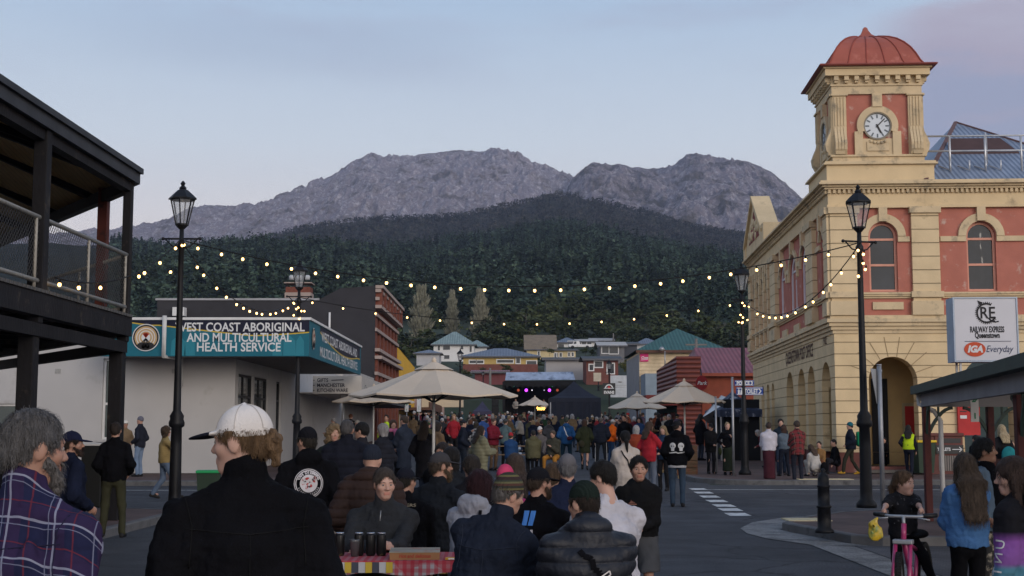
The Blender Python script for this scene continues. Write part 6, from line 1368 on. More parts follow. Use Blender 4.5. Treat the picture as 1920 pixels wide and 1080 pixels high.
for i,(px,c,lab)in enumerate(((1023,(.50,.36,.05),'yellow drink cup on the long street table'),(987,(.45,.40,.36),'pale drink cup on the long street table'))):
 p=at(px,842,tp.y); b=MB(); b.lathe([(.03,0),(.042,.16),(.038,.16),(.02,.02)],n=12); o=b.build('drink_cup',mat('cup%d'%i,c,.5),None,(p.x,tp.y,gz(tp.y)+.78)); o.scale=(1.2,1.2,1.3); tag(o,lab,'cup')
 # --- people: bodies and clothes grown from smooth distance fields
def V3(*a):return np.array(a,float)
def _rot(ax,deg):
 c,s=math.cos(R(deg)),math.sin(R(deg))
 return{'x':np.array([[1,0,0],[0,c,-s],[0,s,c]]),'y':np.array([[c,0,s],[0,1,0],[-s,0,c]]),'z':np.array([[c,-s,0],[s,c,0],[0,0,1]])}[ax]
class SDF:
 def __init__(s):s.p=[]; s.noise=[]; s.cuts=[]
 def cone(s,a,b,ra,rb,k=.02,fl=1.0,front=None,op=1):
  a,b=np.asarray(a,float),np.asarray(b,float); r=max(ra,rb)
  s.p.append(('c',np.minimum(a,b)-r,np.maximum(a,b)+r,(a,b,ra,rb,fl,front),k,op)); return s
 def tors(s,pts,rx,ry,side,front,k=.03,op=1):
  for i in range(len(pts)-1):
   a,b=np.asarray(pts[i],float),np.asarray(pts[i+1],float); r=max(rx[i],rx[i+1],ry[i],ry[i+1])
   s.p.append(('t',np.minimum(a,b)-r,np.maximum(a,b)+r,(a,b,rx[i],rx[i+1],ry[i],ry[i+1],np.asarray(side,float),np.asarray(front,float)),k,op))
  return s
 def ell(s,c,rad,M=None,k=.02,op=1):
  c=np.asarray(c,float); rad=np.asarray(rad,float); r=rad.max()*np.ones(3)if M is not None else rad
  s.p.append(('e',c-r,c+r,(c,rad,M),k,op)); return s
 def cut(s,p,n):s.cuts.append((np.asarray(p,float),np.asarray(n,float))); return s
 def mesh(s,vs):
  lo=np.min([p[1]for p in s.p if p[5]>0],0)-3*vs; hi=np.max([p[2]for p in s.p if p[5]>0],0)+3*vs
  n=np.ceil((hi-lo)/vs).astype(int)+1; D=np.full(n,1.0,np.float32)
  ax=[lo[i]+vs*np.arange(n[i])for i in range(3)]
  for kind,a0,a1,q,k,op in s.p:
   m=k+2.5*vs; i0=np.clip(np.floor((a0-m-lo)/vs).astype(int),0,n); i1=np.clip(np.ceil((a1+m-lo)/vs).astype(int)+1,0,n)
   if(i1<=i0).any():continue
   sl=tuple(slice(i0[j],i1[j])for j in range(3)); P=np.stack(np.meshgrid(*[ax[j][sl[j]]for j in range(3)],indexing='ij'),-1)
   if kind=='c':
    a,b,ra,rb,fl,fr=q; ab=b-a; t=np.clip(((P-a)@ab)/max(ab@ab,1e-9),0,1); w=P-a-t[...,None]*ab
    if fr is not None and fl!=1:c=w@fr; w=w+(c*(1/fl-1))[...,None]*fr
    d=np.sqrt((w*w).sum(-1))-(ra+(rb-ra)*t)
    if fr is not None and fl!=1:d=d*min(1,fl+.2)
   elif kind=='t':
    a,b,x0,x1,y0,y1,sd,fr=q; ab=b-a; L2=max(ab@ab,1e-9); t=np.clip(((P-a)@ab)/L2,0,1); w=P-a-t[...,None]*ab
    bx,cy=w@sd,w@fr; rest=w-bx[...,None]*sd-cy[...,None]*fr; o=np.sqrt((rest*rest).sum(-1)); rx,ry=x0+(x1-x0)*t,y0+(y1-y0)*t
    d=(np.sqrt((bx/rx)**2+(cy/ry)**2+(o/ry)**2)-1)*np.minimum(rx,ry)
   else:
    c,rad,M=q; w=P-c
    if M is not None:w=w@M
    l=np.sqrt(((w/rad)**2).sum(-1)); g=np.sqrt(((w/rad**2)**2).sum(-1))+1e-9; d=l*(l-1)/g
   o=D[sl]
   if op>0:
    h=np.clip(k-np.abs(o-d),0,None); D[sl]=np.minimum(o,d)-h*h/(4*k)
   else:
    h=np.clip(k-np.abs(o+d),0,None); D[sl]=np.maximum(o,-d)+h*h/(4*k)
  for p,nn in s.cuts:
   pl=sum((ax[j]-p[j]).reshape([-1 if i==j else 1 for i in range(3)])*nn[j]for j in range(3)); D=np.maximum(D,pl.astype(np.float32))
  if s.noise:
   w=np.nonzero(np.abs(D)<.06); P=np.stack([ax[j][w[j]]for j in range(3)],-1)
   for fn in s.noise:D[w]+=fn(P).astype(np.float32)
  return surface_nets(D,lo,vs)
def surface_nets(D,lo,vs):
 S=D<0; n=D.shape
 c=[S[i:n[0]-1+i,j:n[1]-1+j,k:n[2]-1+k]for i in(0,1)for j in(0,1)for k in(0,1)]
 cnt=sum(x.astype(np.int8)for x in c); M=(cnt>0)&(cnt<8); idx=np.full(M.shape,-1,np.int32); W=np.nonzero(M); m=len(W[0]); idx[W]=np.arange(m)
 acc=np.zeros((m,3)); num=np.zeros(m); co=[(i,j,k)for i in(0,1)for j in(0,1)for k in(0,1)]
 val=[D[W[0]+i,W[1]+j,W[2]+k]for i,j,k in co]
 for a in range(8):
  for b in range(a+1,8):
   if sum(abs(co[a][q]-co[b][q])for q in range(3))!=1:continue
   va,vb=val[a],val[b]; x=(va<0)!=(vb<0); t=np.where(x,va/np.where(x,va-vb,1),0)
   p=np.array(co[a])+t[:,None]*(np.array(co[b])-np.array(co[a])); acc+=np.where(x[:,None],p,0); num+=x
 V=lo+vs*(np.stack(W,-1)+acc/np.maximum(num,1)[:,None]); F=[]
 for d in range(3):
  e0=[slice(1,n[j]-1)for j in range(3)]; e0[d]=slice(0,n[d]-1); e1=list(e0); e1[d]=slice(1,n[d])
  A,B=S[tuple(e0)],S[tuple(e1)]; w=np.nonzero(A!=B)
  if not len(w[0]):continue
  base=np.stack(w,-1)+np.array([0 if j==d else 1 for j in range(3)]); u,v=(d+1)%3,(d+2)%3
  def cell(du,dv):q=base.copy(); q[:,u]-=du; q[:,v]-=dv; return idx[q[:,0],q[:,1],q[:,2]]
  Q=np.stack([cell(1,1),cell(0,1),cell(0,0),cell(1,0)],-1); fl=~A[w]; Q[fl]=Q[fl][:,::-1]; F.append(Q)
 F=np.concatenate(F)if F else np.zeros((0,4),np.int32); F=F[(F>=0).all(1)]
 return V,F
def wrinkle(amp,f,st=(1,1,.5)):
 st=np.array(st); return lambda P:amp*fbm((P*st*f+40).astype(np.float32),3)*2
def quilt(amp,per,z0=0.0):return lambda P:-amp*np.abs(np.sin(PI*(P[:,2]-z0)/per))**.6+amp*.5
SKIN={0:(.42,.245,.185),1:(.36,.20,.145),2:(.25,.135,.09),3:(.46,.28,.22)}
def skinmat(k):
 m=mat('skin_%d'%k,SKIN[k],.55,.07,9,spec=.35,dirt=tuple(c*m for c,m in zip(SKIN[k],(1.05,.80,.75))),dscale=14,damt=.2)
 b=nt(m)[0]['Principled BSDF']; b.inputs['Subsurface Weight'].default_value=.12; b.inputs['Subsurface Radius'].default_value=(.012,.005,.003); b.inputs['Subsurface Scale'].default_value=1.0; return m
def lipmat(k):return mat('lips_%d'%k,tuple(c*m for c,m in zip(SKIN[k],(.88,.64,.63))),.5,.08,9)
def cloth(c,nm=None,rough=.9,bump=.25):return mat(nm or 'cloth_%02x%02x%02x_%d'%(*[int(min(1,x)*255)for x in c],int(rough*10)),c,rough,.2,5,bump=bump,bscale=130,spec=.07)
def hairmat(c):return mat('hair_%02x%02x%02x'%tuple(int(x*255)for x in c),c,.6,.45,70,bump=.8,bscale=240,spec=.25,stretch=(1,1,.12))
def ik(a,b,l1,l2,pole):
 d=b-a; L=np.linalg.norm(d); mx=(l1+l2)*.995
 if L>mx:b=a+d*mx/L; d=b-a; L=mx
 L=max(L,abs(l1-l2)+.02); t=(l1*l1-l2*l2+L*L)/(2*L); h=math.sqrt(max(l1*l1-t*t,0)); u=d/max(np.linalg.norm(d),1e-6); p=pole-u*(pole@u); p=p/max(np.linalg.norm(p),1e-6)
 return a+u*t+p*h,b
ARM={'down':(.235,.04,.86),'pocket':(.20,.13,.98),'front':(.07,.34,1.13),'chest':(.04,.27,1.27),'belly':(.03,.25,1.02),'phone':(.05,.31,1.22),'out':(.16,.42,1.16),'up':(.20,.30,1.38),'swingf':(.23,.22,.92),'swingb':(.24,-.20,.90),'hip':(.21,.06,1.02),'thigh':(.14,.36,.66),'table':(.16,.40,.84),'side':(.36,.12,.98)}
LEG={'stand':((.10,.0,.075),(.10,.0,.075)),'wide':((.16,.02,.075),(.15,-.03,.075)),'step':((.08,.27,.09),(.08,-.26,.10)),'stepr':((.08,-.26,.11),(.08,.27,.085)),'walk':((.08,.16,.08),(.08,-.18,.10)),'sit':((.13,.42,.075),(.13,.42,.075)),'sitw':((.22,.44,.075),(.20,.36,.075)),'squat':((.14,.26,.075),(.14,.20,.075))}
def body_of(h,rz=0,arms=('down','down'),legs='stand',seat=None,lean=0,hy=0,hp=0,bw=1.0,fat=1.0,hs=1.0,twist=0,tilt=0,elbow=None):
 s=h/1.75; J={'s':s,'bw':bw,'fat':fat}
 P=V3(0,0,.94*s if seat is None else seat+.105*s)
 if legs in('step','stepr')and seat is None:P[2]-=.035*s
 T=_rot('z',twist)@_rot('y',tilt)@_rot('x',-lean); u,sd,fr=T@V3(0,0,1),T@V3(1,0,0),T@V3(0,1,0)
 N=P+u*.525*s; J.update(P=P,N=N,u=u,sd=sd,fr=fr)
 Hm=T@_rot('x',lean*.7)@_rot('z',hy)@_rot('x',-hp); J['Hm']=Hm; J['hs']=.96*hs*(s**.45)
 J['H']=N+(u*.55+Hm@V3(0,0,1)*.45)*.165*s*(1 if s>.9 else 1.08)+Hm@V3(0,.018,0)
 for i,S in((0,-1),(1,1)):
  sh=N-u*(.062+.03*bw)*s+sd*S*.160*s*bw; a=arms[i]
  w=ARM[a]if isinstance(a,str)else a
  tgt=V3(S*w[0]*s,w[1]*s,w[2]*s)if len(w)==3 else V3(*w[:3])
  if seat is not None or lean:tgt=tgt-V3(0,0,.94*s)if isinstance(a,str)else tgt; tgt=(T@tgt+P)if isinstance(a,str)else tgt
  elif isinstance(a,str):tgt=T@(tgt-P)+P
  pole=(-fr*.8-u*.55+sd*S*.5)if elbow is None else(sd*S*elbow[0]+fr*elbow[1]+u*elbow[2])
  el,wr=ik(sh,tgt,.285*s,.255*s,pole); J['sh%d'%i],J['el%d'%i],J['wr%d'%i]=sh,el,wr
  hip=P+V3(S*.088*s*min(bw,1.1),0,-.02*s); L=LEG[legs][i]if isinstance(legs,str)else legs[i]
  ft=V3(S*L[0]*s,L[1]*s,L[2]*s if len(L)<4 else L[2]); kn,an=ik(hip,ft,.425*s,.425*s,V3(S*.15,1,.25)); J['hip%d'%i],J['kn%d'%i],J['an%d'%i]=hip,kn,an
  J['toe%d'%i]=1.0 if ft[2]<.095*s else.4
 return J
def add_head(B,J,face=True,soft=0):
 H,M,k=J['H'],J['Hm'],J['hs']; X=lambda*p:H+M@(V3(*p)*k)
 B.ell(X(0,-.012,.025),V3(.075,.094,.088)*k,M,.02); B.ell(X(0,.026,-.042),V3(.058,.060,.074)*k,M,.03); B.cone(X(-.012,.062,-.096),X(.012,.062,-.096),.020*k,.020*k,.03)
 B.ell(X(-.042,.052,-.026),V3(.024,.026,.022)*k,M,.025); B.ell(X(.042,.052,-.026),V3(.024,.026,.022)*k,M,.025)
 B.cone(X(-.032,.074,.020),X(.032,.074,.020),(.011-.004*soft)*k,(.011-.004*soft)*k,.02)
 g_=1-.25*soft; B.cone(X(0,.084,.006),X(0,.104-.008*soft,-.030),.0075*g_*k,.012*g_*k,.012); B.ell(X(-.012,.093-.003*soft,-.035),V3(.009,.011,.008)*k*g_,M,.008); B.ell(X(.012,.093-.003*soft,-.035),V3(.009,.011,.008)*k*g_,M,.008)
 if face:
  for S in(-1,1):B.ell(X(S*.031,.097,.0),V3(.015,.012,.0075)*k,M,.010,-1)
  B.cone(X(-.018,.082,-.062),X(.018,.082,-.062),.0065*k,.0065*k,.008); B.cone(X(-.015,.082,-.074),X(.015,.082,-.074),.0075*k,.0075*k,.009)
 for S in(-1,1):B.ell(X(S*.077,-.008,-.008),V3(.009,.021,.034)*k,M@_rot('z',-18*S),.006)
 B.cone(X(0,-.022,-.045),J['N']+J['u']*.0-J['fr']*.005,.056*k,.060*J['s'],.035)
def add_hand(B,J,i,curl=.45,fine=True,dirv=None):
 s=J['s']; S=-1 if i==0 else 1; w,e=J['wr%d'%i],J['el%d'%i]; d=w-e if dirv is None else np.asarray(dirv,float); d=d/np.linalg.norm(d)
 x=np.cross(d,V3(0,0,1)if abs(d[2])<.9 else J['fr']); x=x/np.linalg.norm(x)
 n=(J['P']+V3(0,.05,.1))-w; n=n-d*(n@d); n=n/max(np.linalg.norm(n),1e-6); t=np.cross(n,d)*(1 if i==1 else-1)
 k=.092*s; kn=w+d*k
 B.cone(w+d*.015,w+d*k*.8,.026*s,.034*s,.02,.55,n)
 if not fine:B.cone(kn,kn+d*.05*s+n*.03*s,.026*s,.018*s,.02,.6,n); return
 for j,(o,L)in enumerate(((.026,.068),(.009,.076),(-.009,.071),(-.025,.056))):
  p=kn+t*o*s-d*.006*abs(j-1)*s; c=curl*(.85+.12*j)
  q=p+(d*math.cos(c)+n*math.sin(c))*L*.5*s; r_=q+(d*math.cos(2.1*c)+n*math.sin(2.1*c))*L*.32*s; e_=r_+(d*math.cos(2.9*c)+n*math.sin(2.9*c))*L*.24*s
  B.cone(p-d*.02,q,.0095*s,.0088*s,.006); B.cone(q,r_,.0088*s,.0082*s,.004); B.cone(r_,e_,.0082*s,.007*s,.004)
 b=w+d*.03*s+t*.026*s; m=b+(d*.7+t*.65+n*.25)*.042*s; B.cone(b,m,.014*s,.0105*s,.012); B.cone(m,m+(d*.85+t*.2+n*.45)*.034*s,.0105*s,.0085*s,.004)
def body_mesh(J,vs,face=True,fine=True,curl=.45,bare=0,soft=0):
 B=SDF(); s,f=J['s'],J['fat']; P,N,u,sd,fr=J['P'],J['N'],J['u'],J['sd'],J['fr']
 B.tors([P-u*.03*s,P+u*.15*s,P+u*.34*s,P+u*.46*s],[.145*s*f,.125*s*f,.145*s*J['bw'],.11*s],[.095*s*f,.085*s*f,.095*s,.06*s],sd,fr,.04)
 B.cone(N-u*.04*s-sd*.03*s,J['sh0'],.036*s,.036*s,.03); B.cone(N-u*.04*s+sd*.03*s,J['sh1'],.036*s,.036*s,.03)
 add_head(B,J,face,soft)
 for i in(0,1):
  B.cone(J['sh%d'%i],J['el%d'%i],.038*s,.034*s,.03); B.cone(J['el%d'%i],J['wr%d'%i],.037*s,.025*s,.02); add_hand(B,J,i,curl if not hasattr(curl,'__len__')else curl[i],fine)
  B.cone(J['hip%d'%i],J['kn%d'%i],.072*s,.050*s,.03); B.cone(J['kn%d'%i],J['an%d'%i],.050*s,.034*s,.02); m=J['kn%d'%i]*.7+J['an%d'%i]*.3-V3(0,.015*s,0); bare and B.ell(m,V3(.045,.05,.09)*s,None,.03)
  B.cone(J['an%d'%i],J['an%d'%i]+V3(0,.12*s,-.045*s*J['toe%d'%i]),.034*s,.028*s,.02)
 return B.mesh(vs)
def top_sdf(J,e=.018,hem=.10,sleeve=1.0,collar=.03,hood=0,loose=1.0,arm_e=None,open_neck=False):
 T=SDF(); s,f=J['s'],J['fat']; P,N,u,sd,fr=J['P'],J['N'],J['u'],J['sd'],J['fr']; ae=e if arm_e is None else arm_e
 b0=P-u*(hem+.03)*s
 T.tors([b0,P+u*.02*s,P+u*.17*s,P+u*.34*s,P+u*.455*s],[(.150*f+.01*loose)*s+e,(.152*f)*s+e,(.140*f+.012*loose)*s+e,.150*s*J['bw']+e,.112*s*J['bw']+e*.6],[(.105*f+.01*loose)*s+e,.108*s*f+e,.098*s*f+.01*loose+e,.108*s+e,.062*s+e],sd,fr,.05)
 for i,S in((0,-1),(1,1)):
  sh,el,wr=J['sh%d'%i],J['el%d'%i],J['wr%d'%i]
  T.cone(N-u*.03*s+sd*S*.04*s,sh,.050*s+e*.5,.046*s+ae*.8,.05)
  if sleeve>=.6:T.cone(sh,el,.049*s+ae*.9,.043*s+ae,.03); q=el+(wr-el)*(.93 if sleeve>=1 else.3); T.cone(el,q,.047*s+ae,.034*s+ae*.8,.02)
  elif sleeve>0:T.cone(sh,sh+(el-sh)*sleeve*1.6,.056*s+ae,.056*s+ae,.035)
 if collar>0:T.tors([N-u*.03*s,N+u*collar*s-fr*.004],[.068*s+e*.3,.064*s+e*.3],[.066*s+e*.3,.064*s+e*.3],sd,fr,.02)
 if hood==1:T.ell(N-fr*.085*s+u*.01*s,V3(.125,.060,.085)*s,np.stack([sd,fr,u],1),.035); T.cone(N-fr*.05*s-sd*.085*s+u*.02*s,N+fr*.05*s-sd*.06*s-u*.03*s,.036*s,.026*s,.03); T.cone(N-fr*.05*s+sd*.085*s+u*.02*s,N+fr*.05*s+sd*.06*s-u*.03*s,.036*s,.026*s,.03)
 if hood==2:H,M,k=J['H'],J['Hm'],J['hs']; T.ell(H+M@(V3(0,-.035,.015)*k),V3(.105,.118,.128)*k,M,.03); T.cone(H+M@(V3(0,-.05,-.06)*k),N,.095*k,.10*s,.04); T.ell(H+M@(V3(0,.105,-.015)*k),V3(.085,.09,.115)*k,M,.02,-1)
 T.cut(P-u*hem*s,-u)
 return T
def bot_sdf(J,e=.014,kind='jeans'):
 L=SDF(); s,f=J['s'],J['fat']; P,u,sd,fr=J['P'],J['u'],J['sd'],J['fr']
 if kind=='skirt' or kind=='longskirt':
  z=.14*s if kind=='longskirt' else.45*s; c=(J['an0']+J['an1'])/2
  L.tors([P+V3(0,0,.09*s),P-V3(0,0,.1*s),V3(c[0]*.6,c[1]*.6,z)],[.135*s*f,.165*s*f,.175*s],[.11*s*f,.155*s*f,.165*s],V3(1,0,0),V3(0,1,0),.04); L.cut(V3(0,0,z),V3(0,0,-1)); return L
 L.tors([P+u*.08*s,P-u*.05*s],[.135*s*f+e,.145*s*f+e],[.092*s*f+e,.10*s*f+e],sd,fr,.04)
 for i in(0,1):
  hip,kn,an=J['hip%d'%i],J['kn%d'%i],J['an%d'%i]
  if kind=='shorts':q=hip+(kn-hip)*.92; L.cone(hip,q,.080*s+e,.068*s+e*2.4,.04); L.cut(V3(0,0,min(J['kn0'][2],J['kn1'][2])+.05*s),V3(0,0,-1)); continue
  w={'jeans':1,'slim':.86,'wide':1.25}[kind]
  L.cone(hip,kn,.080*s*min(w,1.1)+e,.052*s*w+e,.035); L.cone(kn,an+(kn-an)*.02,.052*s*w+e,.040*s*w+e,.025)
 return L
def shoe_mesh(J,i,vs):
 B=SDF(); s=J['s']; a,t=J['an%d'%i],J['toe%d'%i]; S=-1 if i==0 else 1
 h,q=a+V3(0,-.035*s,-.035*s),a+V3(S*.02*s,.155*s,-.04*s if t>.9 else-.085*s); B.cone(h,q,.040*s,.032*s,.02); B.cone(a+V3(0,-.005,.02),a+V3(0,.07*s,-.025*s),.043*s,.036*s,.02)
 if t>.9:B.cut(V3(0,0,a[2]-.070*s),V3(0,0,-1))
 return B.mesh(vs)
def hair_sdf(J,style,hat=None):
 B=SDF(); H,M,k=J['H'],J['Hm'],J['hs']; X=lambda*p:H+M@(V3(*p)*k); N,u,fr=J['N'],J['u'],J['fr']
 th={'short':.010,'crop':.006,'curly':.030,'full':.018,'long':.014,'pony':.010,'bun':.009,'bob':.020,'beard':.012,'low':.006}.get(style,.012)
 B.ell(X(0,-.014,.028),V3(.075+th,.094+th,.088+th)*k,M,.02)
 B.cone(X(0,-.058,-.02),X(0,-.052,-.065 if style in('short','crop','full','pony','bun','low')else-.085),(.055+th*.5)*k,(.045+th*.5)*k,.03)
 for S in(-1,1):B.cone(X(S*.066,.012,.02),X(S*.068,.008,-.02 if style in('short','crop','pony','bun','full')else-.07),(.014+th)*k,(.008+th*.8)*k,.02)
 hl_=style in('short','full','crop','bun','pony','low','lowpony'); B.ell(X(0,.100,-.045 if hl_ else-.052),V3(.069 if hl_ else.066,.085,.118 if hl_ else.100)*k,M,.012,-1)
 if style in('short','crop','full'):
  for S in(-1,1):B.ell(X(S*.09,.0,-.03),V3(.03,.035,.05)*k,M,.01,-1)
 sl_={'short':.46,'crop':.52,'full':.36,'bun':.55,'low':.55,'lowpony':.55,'pony':.55}.get(style)
 if sl_:nq_=V3(0,-sl_,1); B.cut(X(0,-.09,-.066 if style!='crop' else-.055),-(M@nq_)/np.linalg.norm(nq_))
 if hat:B.cut(X(0,0,.034),M@V3(0,0,1))
 dn=V3(0,0,-1)
 if style in('long','longer'):
  L=.30 if style=='long' else.42; p0,p1,p2=X(0,-.06,.0),N-fr*.105+V3(0,0,.02),N-fr*.175+dn*(L-.17)
  B.tors([p0,p1,p2],[.082*k,.122*k,.105*k],[.045*k,.045*k,.024*k],M@V3(1,0,0),M@V3(0,1,0),.03)
  for S in(-1,1):B.cone(X(S*.070,-.01,-.02),N+(M@V3(S*.085,.0,0))+V3(0,0,-.05),.024*k,.026*k,.03)
 if style=='curly':
  for a in range(11):B.ell(X(.085*math.cos(a*2.4),-.03+.06*math.sin(a*3.1),-.02-.012*a),V3(.045,.05,.04)*k,None,.02)
  B.ell(X(0,.115,-.045),V3(.058,.085,.088)*k,M,.012,-1)
 if style=='bob':
  B.tors([X(0,-.03,0),X(0,-.04,-.12)],[.095*k,.095*k],[.075*k,.06*k],M@V3(1,0,0),M@V3(0,1,0),.02); B.ell(X(0,.115,-.055),V3(.062,.095,.110)*k,M,.012,-1)
 if style=='bun':B.ell(X(0,-.075,.105),V3(.036,.036,.034)*k,M,.01)
 B.noise.append(lambda P:(.0035 if style!='curly' else.014)*k*fbm((P*(70 if style!='curly' else 42)*np.array([1,1,.35 if style!='curly' else 1])).astype(np.float32),3)*2)
 return B
def tail_sdf(J,style):
 B=SDF(); H,M,k=J['H'],J['Hm'],J['hs']; X=lambda*p:H+M@(V3(*p)*k)
 if style=='pony':B.cone(X(0,-.095,.01),X(0,-.125,-.06),.022*k,.034*k,.015); B.cone(X(0,-.125,-.06),X(.015,-.115,-.26),.034*k,.012*k,.015)
 else:B.ell(X(0,-.105,-.05),V3(.05,.045,.055)*k,M,.015)
 B.noise.append(lambda P:.006*fbm((P*50*np.array([1,1,.35])).astype(np.float32),3)*2); return B
def beard_sdf(J,long=.0):
 B=SDF(); H,M,k=J['H'],J['Hm'],J['hs']; X=lambda*p:H+M@(V3(*p)*k)
 B.cone(X(-.062,.02,-.045),X(-.028,.068,-.095),.016*k,.022*k,.02); B.cone(X(.062,.02,-.045),X(.028,.068,-.095),.016*k,.022*k,.02); B.ell(X(0,.075,-.10-long*.5),V3(.036,.032,.032+long)*k,M,.02); B.cone(X(-.02,.094,-.05),X(.02,.094,-.05),.007*k,.007*k,.01)
 B.noise.append(lambda P:.006*fbm((P*70).astype(np.float32),3)*2); return B
def hat_sdf(J,kind):
 B=SDF(); H,M,k=J['H'],J['Hm'],J['hs']; X=lambda*p:H+M@(V3(*p)*k); up=M@V3(0,0,1); f=M@V3(0,1,0)
 if kind=='beanie':
  B.ell(X(0,-.018,.036),V3(.085,.104,.106)*k,M,.02); B.cut(X(0,.0,.004),-(up*.96+f*-.28)); B.noise.append(lambda P:.0025*np.sin(P@(M@V3(1,0,0))*420))
 elif kind in('cap','capback'):
  B.ell(X(0,-.016,.030),V3(.084,.104,.098)*k,M,.02); B.cut(X(0,0,.012),-up); S=1 if kind=='cap' else-1
  B.ell(X(0,.112*S,.026),V3(.068,.088,.011)*k,M@_rot('x',-8*S),.010)
  B.ell(X(0,-.016,.129),V3(.010,.010,.006)*k,M,.004)
 elif kind=='hard':B.ell(X(0,-.015,.045),V3(.098,.118,.095)*k,M,.02); B.cut(X(0,0,.03),-up); B.ell(X(0,.01,.036),V3(.115,.145,.009)*k,M,.01)
 elif kind=='brim':B.ell(X(0,-.015,.035),V3(.088,.106,.098)*k,M,.02); B.cut(X(0,0,.02),-up); B.ell(X(0,.0,.03),V3(.14,.16,.007)*k,M,.012)
 elif kind=='flat':B.ell(X(0,.005,.052),V3(.092,.125,.062)*k,M@_rot('x',-8),.02); B.cut(X(0,0,.025),-(up*.97-f*.2)); B.ell(X(0,.115,.03),V3(.06,.05,.007)*k,M@_rot('x',-14),.012)
 return B
def strands(VF,J,n,L,seed=1,w=.0016,curly=0.0):
 V,F=VF
 if not len(F):return VF
 r=np.random.default_rng(seed); a,b,c=V[F[:,0]],V[F[:,1]],V[F[:,2]]; nn=np.cross(b-a,c-a); nn/=np.linalg.norm(nn,axis=1)[:,None]+1e-12
 i=r.integers(0,len(F),n); p=(a[i]+c[i])/2; q=nn[i]; H,M,k=J['H'],J['Hm'],J['hs']; crown=H+M@(V3(0,-.05,.115)*k)
 fl=p-crown; fl/=np.linalg.norm(fl,axis=1)[:,None]; fl=fl*.6+V3(0,0,-.8)+r.normal(size=(n,3))*(.32+curly); fl-=q*(fl*q).sum(1)[:,None]; fl/=np.linalg.norm(fl,axis=1)[:,None]
 ln=(L*(.5+r.random(n)))[:,None]; sd=np.cross(fl,q); sd/=np.linalg.norm(sd,axis=1)[:,None]+1e-9; P=[]; lift=(.0008+.009*r.random(n)**3)[:,None]
 for t in(0,.35,.7,1):x=p+fl*ln*t+q*(lift*(4*t*(1-t)+t*.8)-.0015)+V3(0,0,-1)*ln*t*t*.25+sd*np.sin(t*5+r.random(n)[:,None]*6)*ln*(.05+curly*.3); P.append(x-sd*w*(1-t*.8)); P.append(x+sd*w*(1-t*.8))
 P=np.stack(P,1); base=len(V)+np.arange(n)[:,None]*8; Q=np.concatenate([base+np.array(f)for f in((0,1,3,2),(2,3,5,4),(4,5,7,6))]); return np.concatenate([V,P.reshape(-1,3)]),np.concatenate([F,Q])
def wrapmesh(name,VF,m):return np_mesh(name,VF[0],VF[1],m,True)
def decal(parent,me_src,build,mats,name='print',lift=.004,dirv=(0,1,0),origin=None):
 mb=MB(); build(mb)
 bv=BVHTree.FromPolygons([v.co[:]for v in me_src.vertices],[tuple(p.vertices)for p in me_src.polygons]); d=Vector(dirv).normalized(); vs=[]; last=None
 bm=bmesh.new(); bm.from_mesh(mb.mesh('tmp',mats)); bmesh.ops.triangulate(bm,faces=bm.faces[:]);
 for _ in range(2):bmesh.ops.subdivide_edges(bm,edges=[e for e in bm.edges if e.calc_length()>.03],cuts=1)
 for v in bm.verts:
  h=bv.ray_cast(v.co-d*.8,d)
  if h[0]is not None:last=h[0]; v.co=h[0]-d*lift
  elif last is not None:v.co=v.co+d*((last-v.co).dot(d)-lift)
 me=bpy.data.meshes.new(name); bm.to_mesh(me); bm.free()
 for m in mats:me.materials.append(m)
 return link(name,me,parent)
PEOPLE={}
